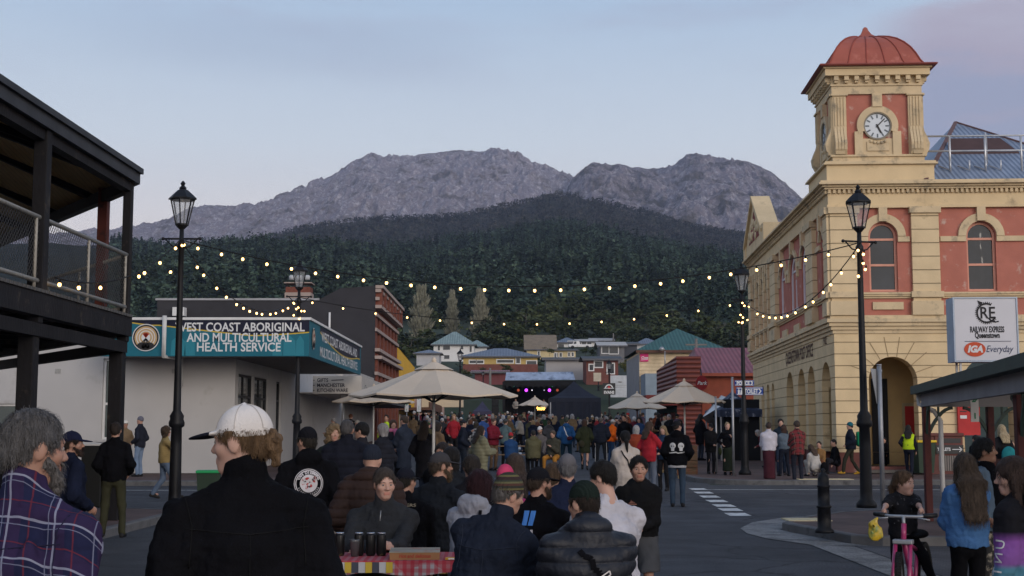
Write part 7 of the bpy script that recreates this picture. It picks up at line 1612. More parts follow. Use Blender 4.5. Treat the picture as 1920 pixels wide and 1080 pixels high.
def person(label,px,ytop,Y,rz,top,bot,hair=('short',(.03,.022,.018)),hat=None,skin=0,arms=('down','down'),legs='stand',seat=None,lean=0,hy=0,hp=0,bw=1.0,fat=1.0,hs=1.0,shoe=(.02,.02,.022),z0=None,vs=None,beard=None,face=None,curl=.45,twist=0,tilt=0,h=None,group=None,bmat=None,tmat=None,e=.018,hem=.10,sleeve=1.0,collar=.03,hood=0,noise=None,brow=True,elbow=None,hatmat=None,ae=None,soft=0,lock=None,extra_hat=.0,collar_m=None):
 z0=(gz(Y)if z0 is None else z0); vs=vs or min(max(Y/1750,.0052),.021)
 zt_=zat(ytop,Y)-z0; ex={None:.012,'beanie':.03,'cap':.018,'hard':.025}.get(hat[0]if hat else None,.018)+(.012 if hair and hair[0]in('curly','full','bun')and not hat else 0)+extra_hat
 if h is None:h=(zt_-ex)if seat is None else(zt_-ex-seat-.105*.9)/(.80*math.cos(R(lean)))*1.75 if False else(zt_-ex if seat is None else None)
 if h is None:
  hh=1.6
  for _ in range(12):
   J=body_of(hh,0,arms,legs,seat,lean,hy,hp,bw,fat,hs); t=J['H'][2]+.113*J['hs']; hh=min(2.0,max(.95,hh+(zt_-ex-t)*1.2))
  h=hh
 J=body_of(h,0,arms,legs,seat,lean,hy,hp,bw,fat,hs,twist,tilt,elbow)
 if seat is None and legs not in('step','stepr','walk'):pass
 face=(Y<22)if face is None else face
 body=wrapmesh('person',body_mesh(J,vs,face,Y<24,curl,bot and bot[0]=='shorts',soft),[skinmat(skin),lipmat(skin)])
 if face:
  n=len(body.polygons); c=np.empty(n*3,np.float32); body.polygons.foreach_get('center',c); L=(c.reshape(-1,3)-J['H'])@J['Hm']/J['hs']
  mi=((np.abs(L[:,0])<.024)&(L[:,2]>-.081)&(L[:,2]<-.056)&(L[:,1]>.080)).astype(np.int32); body.polygons.foreach_set('material_index',mi)
 x=xat(px,Y); Hw=_rot('z',rz)@J['H']; o=link('person',body,None,(x-Hw[0],Y-Hw[1],z0)); o.rotation_euler.z=R(rz); tag(o,label,'person',group)
 res={'o':o,'J':J}
 T=top_sdf(J,e,hem,sleeve,collar,hood,arm_e=ae)
 if noise=='puffer':T.noise.append(quilt(.014,.085*J['s'])); T.noise.append(wrinkle(.006,14))
 elif noise=='knit':T.noise.append(wrinkle(.007,9)); T.noise.append(lambda P:.0016*np.sin(P[:,2]*300))
 else:T.noise.append(lambda P:.016*fbm((P*np.array([7,7,10])+9).astype(np.float32),3,True)); T.noise.append(wrinkle(.009,16)); T.noise.append(lambda P:.007*fbm((P*np.array([16,16,26])+3).astype(np.float32),2,True))
 tm=tmat or cloth(top[1]); me=wrapmesh(top[0],T.mesh(vs*1.05),tm); res['top']=link(top[0],me,o)
 if bot:
  if bot[0]in('shorts',):L=bot_sdf(J,.02,'shorts')
  else:L=bot_sdf(J,.012 if bot[0]!='leggings' else.006,{'jeans':'jeans','trousers':'jeans','leggings':'slim','skirt':'skirt','long_skirt':'longskirt','wide_trousers':'wide'}[bot[0]])
  L.noise.append(wrinkle(.010,10)); res['bot']=link(bot[0],wrapmesh(bot[0],L.mesh(vs*1.1),bmat or cloth(bot[1])),o)
 if shoe is not None:
  for i in(0,1):link('shoe',wrapmesh('shoe',shoe_mesh(J,i,min(vs,.014)),cloth(shoe,None,.6)),o)
 if hair:
  hv=hair_sdf(J,hair[0],hat).mesh(vs*.9)
  if Y<24:hv=strands(hv,J,5200 if Y<6 else 2600 if Y<14 else 700,(.05 if hair[0]in('long','longer','bob')else.020),3,max(.0011,Y*.00016),.5 if hair[0]=='curly' else 0)
  res['hair']=link('hair',wrapmesh('hair',hv,hairmat(hair[1])),o)
  if hair[0]in('pony','lowpony'):link('ponytail',wrapmesh('ponytail',strands(tail_sdf(J,hair[0]).mesh(vs*.9),J,500 if Y<14 else 40,.05,4,max(.0011,Y*.00016)),hairmat(hair[1])),o)
 if hat:res['hat']=link({'beanie':'beanie','cap':'cap','capback':'cap','hard':'hard_hat','brim':'hat','flat':'flat_cap'}[hat[0]],wrapmesh('hat',hat_sdf(J,hat[0]).mesh(vs*.9),hatmat or cloth(hat[1])),o)
 if beard:res['beard']=link('beard',wrapmesh('beard',strands(beard_sdf(J,beard[1]).mesh(vs*.9),J,1500 if Y<14 else 60,.016,5,max(.001,Y*.00014)),hairmat(beard[0])),o)
 if face and Y<14:
  H,M,k=J['H'],J['Hm'],J['hs']; X=lambda*p:Vector(H+M@(V3(*p)*k))
  for S in(-1,1):
   b=MB(); b.mi=0; b.ball(X(S*.031,.0775,-.0005),.0098*k,12); b.mi=1; b.ball(X(S*.031,.0825,-.0005),.0058*k,10); b.build('eye',[mat('eye_white',(.30,.27,.25),.3,.05,5),mat('eye_dark',(.02,.015,.012),.2,.1,5)],o)
   if brow:b=MB(); b.tube([X(S*.015,.0885,.017),X(S*.031,.0875,.022),X(S*.046,.076,.017)],[.0025*k,.003*k,.0015*k],6); b.build('eyebrow',hairmat(hair[1]if hair else(.04,.03,.025)),o)
 PEOPLE[label]=res; return res
def strap(p,label,q0,q1,q2,m,w=.022,cat='bag',bag=None,bm=None):
 o,J=p['o'],p['J']; me=p['top'].data; bv=BVHTree.FromPolygons([v.co[:]for v in me.vertices],[tuple(f.vertices)for f in me.polygons])
 r=empty('shoulder_bag',o.location,o.rotation_euler.z,label,cat); pts=[]
 for a,c in((q0,q1),(q1,q2)):
  for k in range(10):
   v=Vector(a).lerp(Vector(c),k/10); h=bv.find_nearest(v); pts.append(h[0]+h[1].normalized()*.008)
 b=MB()
 for a,c in zip(pts,pts[1:]):
  h=bv.find_nearest((a+c)/2);
  if(c-a).length>1e-4:b.bar(a,c,w,.006,up=h[1])
 b.build('strap',m,r)
 if bag:bm_=SDF().ell(V3(*q2),V3(*bag),None,.02); bm_.noise.append(wrinkle(.006,16)); link('pouch',wrapmesh('pouch',bm_.mesh(.011),bm or m),r)
 return r
def seam(p,lines,c,w=.0026,front=False):
 me=p['top'].data; bv=BVHTree.FromPolygons([v.co[:]for v in me.vertices],[tuple(f.vertices)for f in me.polygons]); b=MB(); S=1 if front else-1
 for L in lines:
  pts=[]
  for(x0,z0),(x1,z1)in zip(L,L[1:]):
   for k in range(9):
    h=bv.ray_cast(Vector((x0+(x1-x0)*k/8,S,z0+(z1-z0)*k/8)),Vector((0,-S,0)))
    if h[0]is not None and(not pts or(h[0]-pts[-1]).length>.004):pts.append(h[0]+h[1]*w*.4)
  if len(pts)>2:b.tube(pts,w,5)
 b.build('seam',c,p['top'])
def yoke(p,c,w=.0026,hood=False):
 J=p['J']; N,s=J['N'],J['s']; zt,x=N[2],abs(J['sh1'][0]-N[0])
 seam(p,[[(N[0]-x,zt-.13*s),(N[0],zt-.15*s),(N[0]+x,zt-.13*s)],[(N[0],zt-.15*s),(N[0],J['P'][2]-.02)],[(N[0]-x*1.02,zt-.02*s),(N[0]-x*.90,zt-.12*s),(N[0]-x*.94,zt-.26*s)],[(N[0]+x*1.02,zt-.02*s),(N[0]+x*.90,zt-.12*s),(N[0]+x*.94,zt-.26*s)]],c,w)
 # --- people near the camera
BLK,NAVY,DK=(.0045,.0045,.006),(.009,.012,.026),(.013,.013,.015)
JEAN,LJEAN,DJEAN=(.045,.065,.11),(.16,.22,.32),(.025,.035,.06)
M_pl1=plaid('blue_plaid',(.014,.016,.048),[('Z',.145,.34,.0,(.030,.018,.055),.8),('X',.16,.34,.1,(.030,.018,.055),.8),('Z',.145,.035,.62,(.11,.02,.035),.9),('X',.16,.035,.6,(.11,.02,.035),.9),('Z',.145,.05,.05,(.26,.27,.36),.8),('X',.16,.045,.05,(.26,.27,.36),.8),('Z',.145,.022,.18,(.16,.17,.25),.8),('X',.16,.022,.18,(.16,.17,.25),.8)],.95,.03)
p=person('grey haired bearded man in a navy and white plaid shirt seen from behind',66,760,4.1,-22,('shirt',NAVY),('jeans',DJEAN),('short',(.105,.10,.10)),None,1,('down','down'),hy=-28,hp=4,bw=1.34,fat=1.18,hs=1.0,tmat=M_pl1,beard=((.14,.13,.125),.02),e=.022,hem=.12,shoe=None,collar=.055)
yoke(p,cloth((.02,.02,.045)),.002)
p=person('man in a white cap and black jacket, fair hair tied back, looking left',452,751,4.5,18,('jacket',BLK),('jeans',BLK),('crop',(.14,.085,.045)),('cap',(.62,.58,.55)),3,('pocket','pocket'),hy=58,hp=3,bw=1.3,fat=1.12,e=.036,hem=.12,shoe=None,collar=.065)
yoke(p,cloth((.0085,.0085,.0095)))
J=p['J']; H,M,k=J['H'],J['Hm'],J['hs']; X=lambda*q:H+M@(V3(*q)*k)
B=SDF(); B.ell(X(0,-.118,-.005),V3(.034,.030,.036),M,.02); B.cone(X(0,-.125,-.02),X(.01,-.13,-.09),.026,.012,.02); B.noise.append(lambda P:.008*fbm((P*60).astype(np.float32),3)*2); link('ponytail',wrapmesh('ponytail',B.mesh(.006),hairmat((.14,.085,.045))),p['o'])
b=MB()
for a in(0,60,120):b.tube([Vector(H+M@(V3(.0855*math.sin(R(t))*math.cos(R(a)),-.016+.1055*math.sin(R(t))*math.sin(R(a)),.030+.0995*math.cos(R(t)))*k))for t in range(-84,85,8)],.0013,4)
b.build('seam',cloth((.42,.39,.36)),p['hat']); p['hat'].data.materials.append(cloth((.012,.013,.02)));
_me=p['hat'].data; n_=len(_me.polygons); cc=np.empty(n_*3,np.float32); _me.polygons.foreach_get('center',cc); L_=(cc.reshape(-1,3)-H)@M/k; _me.polygons.foreach_set('material_index',((L_[:,1]>.092)&(L_[:,2]<.05)).astype(np.int32))
person('bearded man in a navy cap and navy jacket facing right behind the plaid shirt',138,806,12.6,-48,('jacket',NAVY),('trousers',DK),('short',(.03,.02,.015)),('cap',(.012,.014,.035)),1,('pocket','pocket'),hy=-30,beard=((.04,.025,.02),0),bw=1.08,e=.03)
person('dark haired man in black jacket and olive trousers seen from behind',217,792,18.4,8,('jacket',BLK),('trousers',(.040,.040,.024)),('short',(.028,.02,.016)),None,0,('pocket','pocket'),z0=.13,e=.028,hem=.08,legs='wide')
person('man in a white hard hat and tan jacket by the cream wall',235,787,39.6,195,('jacket',(.20,.14,.085)),('trousers',DJEAN),('short',(.04,.03,.02)),('hard',(.60,.58,.54)),1,('pocket','pocket'),z0=gz(39.6)+.13)
person('man in a striped beanie, dark jacket and pale jeans by the cream wall',262,779,38.6,75,('jacket',(.018,.02,.03)),('jeans',LJEAN),None,('beanie',(.12,.12,.15)),0,('pocket','pocket'),z0=gz(38.6)+.13,e=.03)
p=person('curly haired woman in a mustard jacket striding right past the lantern post',312,795,30.5,-68,('jacket',(.30,.22,.095)),('jeans',(.11,.15,.22)),('curly',(.055,.035,.022)),None,0,('belly','up'),'stepr',e=.03,hem=.06,noise='knit',shoe=(.03,.03,.03),vs=.014)
o=SDF(); J=p['J']; o.ell(V3(-.24,.02,.92),V3(.06,.11,.07),None,.02); o=link('shoulder_bag',wrapmesh('bag',o.mesh(.014),cloth(BLK)),None,p['o'].location); o.rotation_euler.z=p['o'].rotation_euler.z; tag(o,'black bag at the hip of the woman in the mustard jacket','bag')
p=person('man in a black beanie and black hoodie with a round white badge on its back',575,796,11.6,14,('hoodie',BLK),('jeans',DK),('short',(.03,.025,.02)),('beanie',(.010,.010,.013)),0,('pocket','pocket'),hy=35,e=.034,hood=1,bw=1.22,hs=.95,fat=1.12,collar=.04)
def badge(mb):
 z=1.24*p['J']['s']; Mx=lambda v:Vector((v.x,-.3,z+v.z));
 for r0,r1,mi in((.104,.112,0),(0,.075,0),(.118,.124,0)):disc(mb,(0,0),r0,r1,Mx,40,mi,d=-.3)
 t='VAN DIEMANS'
 for i,ch in enumerate(t):
  a=R(155-130*i/(len(t)-1)); ca,sa=math.cos(a),math.sin(a)
  if ch!=' ':lettering(mb,ch,.034,lambda v,a=a,ca=ca,sa=sa:Vector((.082*ca+v.x*sa+v.z*ca,-.3,z+.082*sa-v.x*ca+v.z*sa)),bold=.0015)
 for i in range(13):a=R(205+130*i/12); mb.bar((.083*math.cos(a),-.3,z+.083*math.sin(a)),(.099*math.cos(a),-.3,z+.099*math.sin(a)),.009,.001,up=(0,1,0))
 q=random.Random(2)
 for i in range(16):x,y=q.uniform(-.05,.05),q.uniform(-.05,.05); disc(mb,(x,y),0,.009+.009*q.random(),lambda v:Vector((v.x,-.3,z+v.z)),7,1 if i%3 else 2,d=-.301)
decal(p['top'],p['top'].data,badge,[mat('badge_white',(.55,.52,.53),.8),mat('badge_red',(.36,.04,.04),.8),mat('badge_dark',(.03,.03,.035),.8)],'badge')
person('big man with cropped grey hair in a black puffer jacket seen from behind',651,784,15.5,-4,('puffer_jacket',(.012,.013,.020)),('jeans',DK),('crop',(.075,.07,.07)),None,1,('pocket','pocket'),bw=1.28,fat=1.16,e=.045,noise='puffer',collar=.05)
person('woman with blonde curls and pale blue jeans facing the big man in black',626,793,18.2,205,('coat',(.015,.02,.02)),('jeans',LJEAN),('curly',(.20,.14,.08)),None,0,('belly','front'),e=.03,hem=.15)
person('black haired man in profile facing left behind the big man in black',677,789,19.0,65,('jacket',(.02,.02,.026)),('jeans',DK),('full',(.012,.011,.011)),None,0,('pocket','down'),hy=10)
person('person in a navy beanie and brown hooded padded coat seen from behind',699,831,10.5,-8,('padded_coat',(.026,.016,.014)),('jeans',DJEAN),None,('beanie',(.02,.024,.036)),0,('pocket','pocket'),lean=6,hp=12,hood=1,e=.055,hem=.16,noise='puffer',bw=1.22,hs=.95,fat=1.1,tmat=mat('brown_padded',(.030,.017,.014),.8,.2,4,bump=.3,bscale=40))
TY=8.72
p=person('man with wavy hair in a dark zip jumper, arms folded at the checked table',722,876,9.74,172,('jumper',(.016,.018,.022)),('trousers',DK),('short',(.062,.048,.040)),None,3,((-.06,.36,.78),(-.02,.33,.82)),'sit',.45,4,hy=28,hp=6,hs=.97,bw=1.3,fat=1.12,e=.022,collar=.06,curl=.7,vs=.0058,elbow=(.9,-.1,-.3),tmat=mat('dark_jumper',(.020,.022,.026),.9,.18,5,bump=.35,bscale=110,spec=.2))
b=MB(); J=p['J']; q0=J['N']+J['fr']*.085-J['u']*.03; b.tube([Vector(q0),Vector(q0-J['u']*.07+J['fr']*.03)],.004,5); b.build('zip',M_steel,p['top'])
p=person('man in a black cap and black jacket with pale gold print on his shoulders',763,875,11.0,-14,('jacket',BLK),('jeans',DK),('crop',(.03,.025,.02)),('cap',(.012,.013,.022)),1,('table','table'),'sit',.45,8,hy=-18,e=.03,bw=1.25,hs=.92,fat=1.1)
def back7(mb):
 z=p['J']['N'][2]-.05
 lettering(mb,'BROKERS',.034,lambda v:Vector((.02+v.x,-.4,z+v.z)),width=.20);
 for k in range(3):mb.prism([(-.05+.02*k,z-.03-k*.035),(.13-.01*k,z-.03-k*.035),(.11-.02*k,z-.045-k*.035),(-.03+.03*k,z-.045-k*.035)],-.4,-.399)
decal(p['top'],p['top'].data,back7,[mat('print_gold',(.30,.26,.19),.8)])
p=person('bearded man in a charcoal cap and black jacket turned to the right',828,846,11.5,-30,('jacket',(.012,.014,.018)),('jeans',DK),('short',(.06,.045,.035)),('cap',(.045,.043,.047)),1,('table','table'),'sit',.46,6,hy=-38,e=.03,beard=((.10,.07,.045),.01),bw=1.25,hs=.93)
person('woman with dark hair in a pink tie and black jacket at the second table',884,852,12.3,4,('jacket',(.010,.011,.013)),('jeans',DK),('lowpony',(.035,.028,.024)),None,0,('table','table'),'sit',.46,5,hy=8,bw=1.12,hs=.93)
p=person('woman with burgundy hair in a pale grey hoodie with a black strap',902,881,9.9,-34,('hoodie',(.235,.245,.285)),('jeans',DK),('bob',(.030,.010,.014)),None,0,('table','table'),'sit',.45,10,hood=1,e=.03,hy=-8,bw=1.2,hs=.93)
s=p['J']['s']; strap(p,'thin black strap bag across the pale grey hoodie',(.13,-.05,p['J']['N'][2]-.03),(-.02,-.3,p['J']['P'][2]+.26),(-.24,-.12,p['J']['P'][2]),cloth(BLK))
M_bn=mat('striped_knit',(.06,.05,.05),.95); n_,l_=nt(M_bn); _b=n_['Principled BSDF']; _t=n_.new('ShaderNodeTexCoord'); _s=n_.new('ShaderNodeSeparateXYZ'); l_.new(_t.outputs['Object'],_s.inputs[0]); _q=n_.new('ShaderNodeMath'); _q.operation='MULTIPLY'; _q.inputs[1].default_value=13; l_.new(_s.outputs['Z'],_q.inputs[0]); _f=n_.new('ShaderNodeMath'); _f.operation='FRACT'; l_.new(_q.outputs[0],_f.inputs[0]); _r=n_.new('ShaderNodeValToRGB'); _r.color_ramp.interpolation='CONSTANT'; l_.new(_f.outputs[0],_r.inputs[0])
_e=_r.color_ramp.elements; _e[0].color=(.035,.022,.022,1); _e[1].position=.22; _e[1].color=(.11,.10,.045,1)
for pos,c in((.36,(.03,.03,.025)),(.55,(.07,.035,.028)),(.72,(.10,.095,.05)),(.86,(.035,.04,.03))):x_=_e.new(pos); x_.color=(*c,1)
l_.new(_r.outputs[0],_b.inputs['Base Color'])
p=person('older man in a striped knit beanie and navy jacket at the near table corner',955,881,7.9,-30,('jacket',(.014,.018,.030)),('jeans',DK),('crop',(.12,.11,.105)),('beanie',(.05,.05,.04)),0,('table','table'),'sit',.45,12,hy=-32,hp=6,e=.032,bw=1.32,hs=.93,fat=1.12,hatmat=M_bn,collar=.05,tilt=9)
yoke(p,cloth((.022,.027,.042)),.003)
p=person('man in a black cap, two blue bars and white letters down his black top',1012,874,9.7,-22,('top',BLK),('jeans',DK),('crop',(.05,.035,.025)),('cap',(.010,.011,.014)),1,('table','table'),'sit',.45,8,hy=-34,e=.026,beard=((.07,.045,.03),0),bw=1.22,hs=.92)
def backnk(mb):
 z=p['J']['N'][2]-.035; x=-.01
 mb.box((x-.05,-.4,z-.10),(x-.012,-.399,z)); mb.box((x+.0,-.4,z-.10),(x+.038,-.399,z))
 mb.mi=1
 for k,ch in enumerate('NKO'):lettering(mb,ch,.13,lambda v,k=k:Vector((x+v.x,-.4,z-.22-.115*k+v.z)),bold=.004,mi=1)
decal(p['top'],p['top'].data,backnk,[mat('bar_blue',(.06,.19,.50),.8),mat('letter_white',(.48,.48,.50),.8)])
person('grey haired man in a navy jacket seen from behind beyond the black cap',1063,849,11.4,6,('jacket',(.012,.016,.036)),('jeans',DK),('short',(.17,.165,.17)),('beanie',(.12,.115,.125)),0,('table','table'),'sit',.46,6,e=.03,bw=1.3,hs=.92)
person('child with brown tousled hair just left of the grey haired man',1040,866,12.4,-30,('jacket',(.03,.03,.04)),('jeans',DK),('full',(.085,.055,.035)),None,0,('table','table'),'sit',.40,4)
person('girl with straight brown hair and a blue jacket behind the striped beanie',966,850,13.2,6,('jacket',(.03,.07,.25)),('jeans',DK),('long',(.065,.045,.035)),None,0,('table','table'),'sit',.42,3)
person('small child in a bright pink hat beside the girl in blue',948,869,12.6,-10,('jacket',(.40,.05,.16)),('jeans',DK),('short',(.20,.13,.08)),('beanie',(.55,.06,.14)),3,('table','table'),'sit',.40,2)
person('smiling dark haired woman facing the camera behind the charcoal cap',829,829,16.5,172,('jacket',BLK),('jeans',DK),('long',(.022,.016,.014)),None,1,('belly','belly'),'sit',.48,0,hy=-12)
person('person with sleek black hair beside the smiling woman',845,838,15.6,40,('jacket',(.014,.014,.016)),('jeans',DK),('bob',(.014,.012,.012)),None,0,('belly','belly'),'sit',.48,0)
person('dark haired youth in a white tee shirt turned left at the table',1128,861,9.0,30,('tee_shirt',(.42,.41,.45)),('jeans',DK),('full',(.014,.012,.011)),None,3,('table','table'),'sit',.45,6,hy=32,hp=8,e=.016,sleeve=.42,collar=.012,bw=1.22,hs=.84)
p=person('person in a dark green beanie and black hooded puffer jacket seen from behind',1092,899,7.5,14,('puffer_jacket',(.010,.012,.018)),('jeans',DK),('short',(.03,.022,.018)),('beanie',(.013,.020,.017)),0,('table','table'),'sit',.45,8,hy=30,hp=4,e=.046,hood=1,noise='puffer',bw=1.26,hs=.95,fat=1.12,collar=.05,tmat=mat('black_puffer',(.011,.013,.020),.55,.2,4,bump=.25,bscale=50,spec=.35))
strap(p,'black strap with a pale buckle over the puffer jacket',(-.10,-.12,p['J']['N'][2]-.06),(.02,-.4,p['J']['P'][2]+.28),(.26,-.1,p['J']['P'][2]+.05),cloth(BLK),.03)
b=MB(); bv=BVHTree.FromPolygons([v.co[:]for v in p['top'].data.vertices],[tuple(f.vertices)for f in p['top'].data.polygons]); h_=bv.ray_cast(Vector((.03,-1,p['J']['P'][2]+.27)),Vector((0,1,0)))[0]
if h_ is not None:
 for a,c in(((-.028,-.01),(.028,.026)),((-.022,-.03),(.034,.006)),((-.028,-.01),(-.022,-.03)),((.028,.026),(.034,.006))):b.bar((h_.x+a[0],h_.y-.02,h_.z+a[1]),(h_.x+c[0],h_.y-.02,h_.z+c[1]),.006,.004,up=(0,1,0))
 b.build('buckle',mat('buckle',(.5,.48,.48),.4,metal=.5),p['top'])
p=person('boy in a black hoodie and grey shorts walking towards the camera',1197,857,11.4,176,('hoodie',(.009,.009,.011)),('shorts',(.060,.062,.068)),('short',(.014,.012,.011)),None,1,('belly','swingb'),'walk',hy=6,hp=3,soft=1,e=.030,hood=1,hem=.03,hs=1.02,curl=.9,shoe=(.35,.35,.36),vs=.0062,bw=1.08)
def boyprint(mb):z=p['J']['N'][2]-.15; [mb.prism([(.03+.012*k,z),(.042+.012*k,z+.012+.008*(k%3)),(.054+.012*k,z)],.4,.401)for k in range(4)]; mb.box((.02,.4,z-.012),(.09,.401,z-.004))
decal(p['top'],p['top'].data,boyprint,[mat('print_salmon',(.30,.14,.11),.8)],dirv=(0,-1,0))
p=person('woman with a black ponytail and a long cream coat seen from behind',1172,806,20.5,6,('coat',(.44,.385,.345)),('trousers',BLK),('pony',(.010,.009,.010)),None,0,('front','front'),e=.036,hem=.26,bw=.98)
strap(p,'thin black strap across the cream coat',(-.09,-.1,p['J']['N'][2]-.04),(.03,-.3,p['J']['P'][2]+.25),(.22,-.05,p['J']['P'][2]-.02),cloth(BLK),.018)
p=person('person in a black hoodie with two white skulls on the back and blue jeans',1270,787,27.6,-8,('hoodie',BLK),('jeans',(.035,.055,.085)),('short',(.02,.016,.014)),('capback',(.012,.012,.014)),0,('pocket','pocket'),hy=-40,e=.05,hood=1,bw=1.05)
def skulls(mb):
 z=1.22*p['J']['s']
 for x in(-.085,.085):
  disc(mb,(x,z+.02),0,.062,lambda v:Vector((v.x,-.4,v.z)),20,0); mb.prism([(x-.035,z-.03),(x+.035,z-.03),(x+.03,z-.085),(x-.03,z-.085)],-.4,-.399)
  for k in(-1,1):disc(mb,(x+k*.024,z+.01),0,.017,lambda v:Vector((v.x,-.402,v.z)),10,1)
 mb.prism([(-.16,z-.12),(-.02,z-.10),(.02,z-.12),(.16,z-.10),(.15,z-.125),(.02,z-.14),(-.02,z-.125),(-.15,z-.14)],-.4,-.399)
decal(p['top'],p['top'].data,skulls,[mat('skull_white',(.50,.50,.50),.8),cloth(BLK)],lift=.006)
B=SDF(); J=p['J']; B.tors([J['P']-V3(0,0,.14),J['P']],[.185,.18],[.14,.14],J['sd'],J['fr'],.03); B.cut(J['P']-V3(0,0,.15),V3(0,0,-1)); link('tee_shirt',wrapmesh('tee_shirt',B.mesh(.014),cloth((.42,.42,.44))),p['o'])
p=person('woman in a bright red hooded jacket reaching to the right',1218,789,32.0,-40,('jacket',(.33,.022,.032)),('jeans',(.11,.13,.17)),('long',(.05,.03,.02)),None,0,('pocket','out'),hood=1,e=.036,hem=.16,twist=-12)
person('grey haired woman in a rust padded jacket left of the red jacket',1193,797,35.0,-20,('padded_jacket',(.24,.045,.022)),('jeans',DJEAN),('bob',(.30,.29,.29)),None,0,('front','front'),e=.045,noise='puffer',hem=.12)
person('woman with long fair hair and navy top beside the red jacket',1243,797,33.5,150,('jacket',(.02,.035,.07)),('jeans',DK),('long',(.20,.14,.075)),None,0,('belly','front'))
person('tall man in a long charcoal blue coat facing left near the largest umbrella pole',757,777,33.0,50,('coat',(.024,.030,.045)),('trousers',BLK),('full',(.05,.035,.025)),None,0,('front','pocket'),'walk',e=.036,hem=.40,collar=.05)
person('woman with long dark hair in a black knee length coat seen from behind',796,787,29.0,-14,('coat',(.010,.011,.015)),('jeans',DJEAN),('long',(.030,.022,.018)),None,0,('pocket','front'),'walk',e=.036,hem=.42)
person('woman in a tan suede jacket just right of the umbrella pole',822,790,34.5,-55,('jacket',(.13,.085,.050)),('jeans',DK),('bob',(.02,.016,.014)),None,0,('front','front'),e=.03,hem=.2)
p=person('grey haired woman in a patterned tee and black padded coat facing left',717,793,24.0,72,('padded_coat',(.016,.017,.023)),('trousers',DK),('bob',(.22,.21,.21)),None,0,('belly','pocket'),e=.045,hem=.25,noise='puffer',fat=1.2)
B=SDF(); J=p['J']; B.ell(J['P']+J['u']*.30*J['s']+J['fr']*.075,V3(.10,.115,.20),None,.02); link('tee_shirt',wrapmesh('tee_shirt',B.mesh(.012),mat('tee_print',(.42,.44,.50),.9,.1,4,dirt=(.12,.14,.20),dscale=16,damt=.8)),p['o'])
p=person('woman with a pink scarf and dark hair facing the camera',737,786,33.5,200,('jacket',(.02,.02,.024)),('jeans',DK),('bob',(.05,.03,.022)),None,0,('belly','belly'))
B=SDF(); J=p['J']; B.cone(J['N']+V3(-.07,.03,.02),J['N']+V3(.07,.03,.02),.055,.055,.03); B.cone(J['N']+V3(-.04,.10,0),J['N']+V3(-.06,.16,-.30),.05,.045,.03); link('scarf',wrapmesh('scarf',B.mesh(.014),cloth((.45,.13,.24))),p['o'])
person('person in a yellow hi vis vest behind the pink scarf',724,776,46.5,170,('vest',(.36,.52,.03)),('trousers',NAVY),('short',(.015,.012,.012)),None,1,('pocket','pocket'))
person('woman in a pale olive quilted coat facing right before the long bench',902,797,30.5,-62,('quilted_coat',(.185,.180,.120)),('leggings',DK),('long',(.030,.02,.015)),None,0,('pocket','front'),e=.05,hem=.34,noise='puffer')
person('man in a maroon padded jacket and tan trousers looking down at his hands',926,783,46,222,('padded_jacket',(.14,.014,.026)),('trousers',(.12,.075,.045)),('short',(.08,.055,.04)),None,0,('front','front'),e=.04,noise='puffer',hp=16)
person('man in a dusty teal jacket and brimmed hat behind the long table',948,784,49,-25,('jacket',(.085,.125,.135)),('jeans',DK),('short',(.05,.04,.03)),('brim',(.05,.055,.06)),0,('pocket','pocket'),e=.03)
person('person in a blue jacket with a red hood seated at the long table',958,810,43.4,-8,('jacket',(.018,.05,.13)),('jeans',DJEAN),('short',(.05,.035,.02)),('beanie',(.36,.03,.04)),0,('table','table'),'sit',gz(44)*0+.48,8,z0=gz(43.4),e=.04)
person('person in an olive parka seated with back to us at the long table',1000,806,43.4,6,('parka',(.085,.080,.045)),('jeans',DK),('short',(.02,.018,.016)),None,0,('table','table'),'sit',.48,8,z0=gz(43.4),hood=1,e=.05)
person('man in a white cap facing us across the long table',1012,799,45.6,165,('jacket',(.10,.09,.09)),('jeans',DK),('short',(.05,.04,.03)),('cap',(.58,.57,.57)),0,('table','table'),'sit',.48,4,z0=gz(45.6),beard=((.12,.09,.07),0))
person('man in mustard trousers and a dark olive jacket seated on the bench end',1036,806,43.2,155,('jacket',(.048,.047,.036)),('trousers',(.33,.15,.03)),('full',(.08,.06,.045)),None,0,('chest','belly'),'sitw',.48,12,z0=gz(43.2),e=.04,hem=.06,shoe=(.06,.05,.03),hp=14)
p=person('man in a bright blue jacket with a diagonal white strap seen from behind',1062,781,47.5,-6,('jacket',(.016,.062,.165)),('trousers',(.012,.03,.05)),('short',(.03,.03,.025)),('beanie',(.04,.05,.04)),0,('pocket','pocket'),e=.04,hood=1,bw=1.1,legs='wide')
strap(p,'dark red sling bag on a white strap over the bright blue jacket',(-.1,-.1,p['J']['N'][2]-.03),(.02,-.3,p['J']['P'][2]+.25),(.13,-.2,p['J']['P'][2]+.1),cloth((.5,.5,.52)),.03,'bag',(.10,.05,.07),cloth((.07,.018,.022)))
p=person('woman in a long forest green coat with a bag at her back',1096,785,46.5,-4,('coat',(.022,.026,.014)),('leggings',DK),('bob',(.04,.022,.016)),None,0,('pocket','pocket'),'walk',e=.04,hem=.36)
o=SDF(); o.ell(V3(-.12,-.22,.90),V3(.11,.06,.12),None,.02); o=link('shoulder_bag',wrapmesh('bag',o.mesh(.016),cloth((.035,.033,.022))),None,p['o'].location); tag(o,'olive bag hanging on the back of the forest green coat','bag')
p=person('man in a black puffer and black track pants with white side stripes',1127,781,49.5,-8,('puffer_jacket',(.013,.016,.026)),('trousers',(.012,.013,.018)),('short',(.08,.07,.065)),('flat',(.12,.11,.11)),0,('down','pocket'),e=.05,noise='puffer',bw=1.1,legs='wide',shoe=(.45,.45,.46))
b=MB()
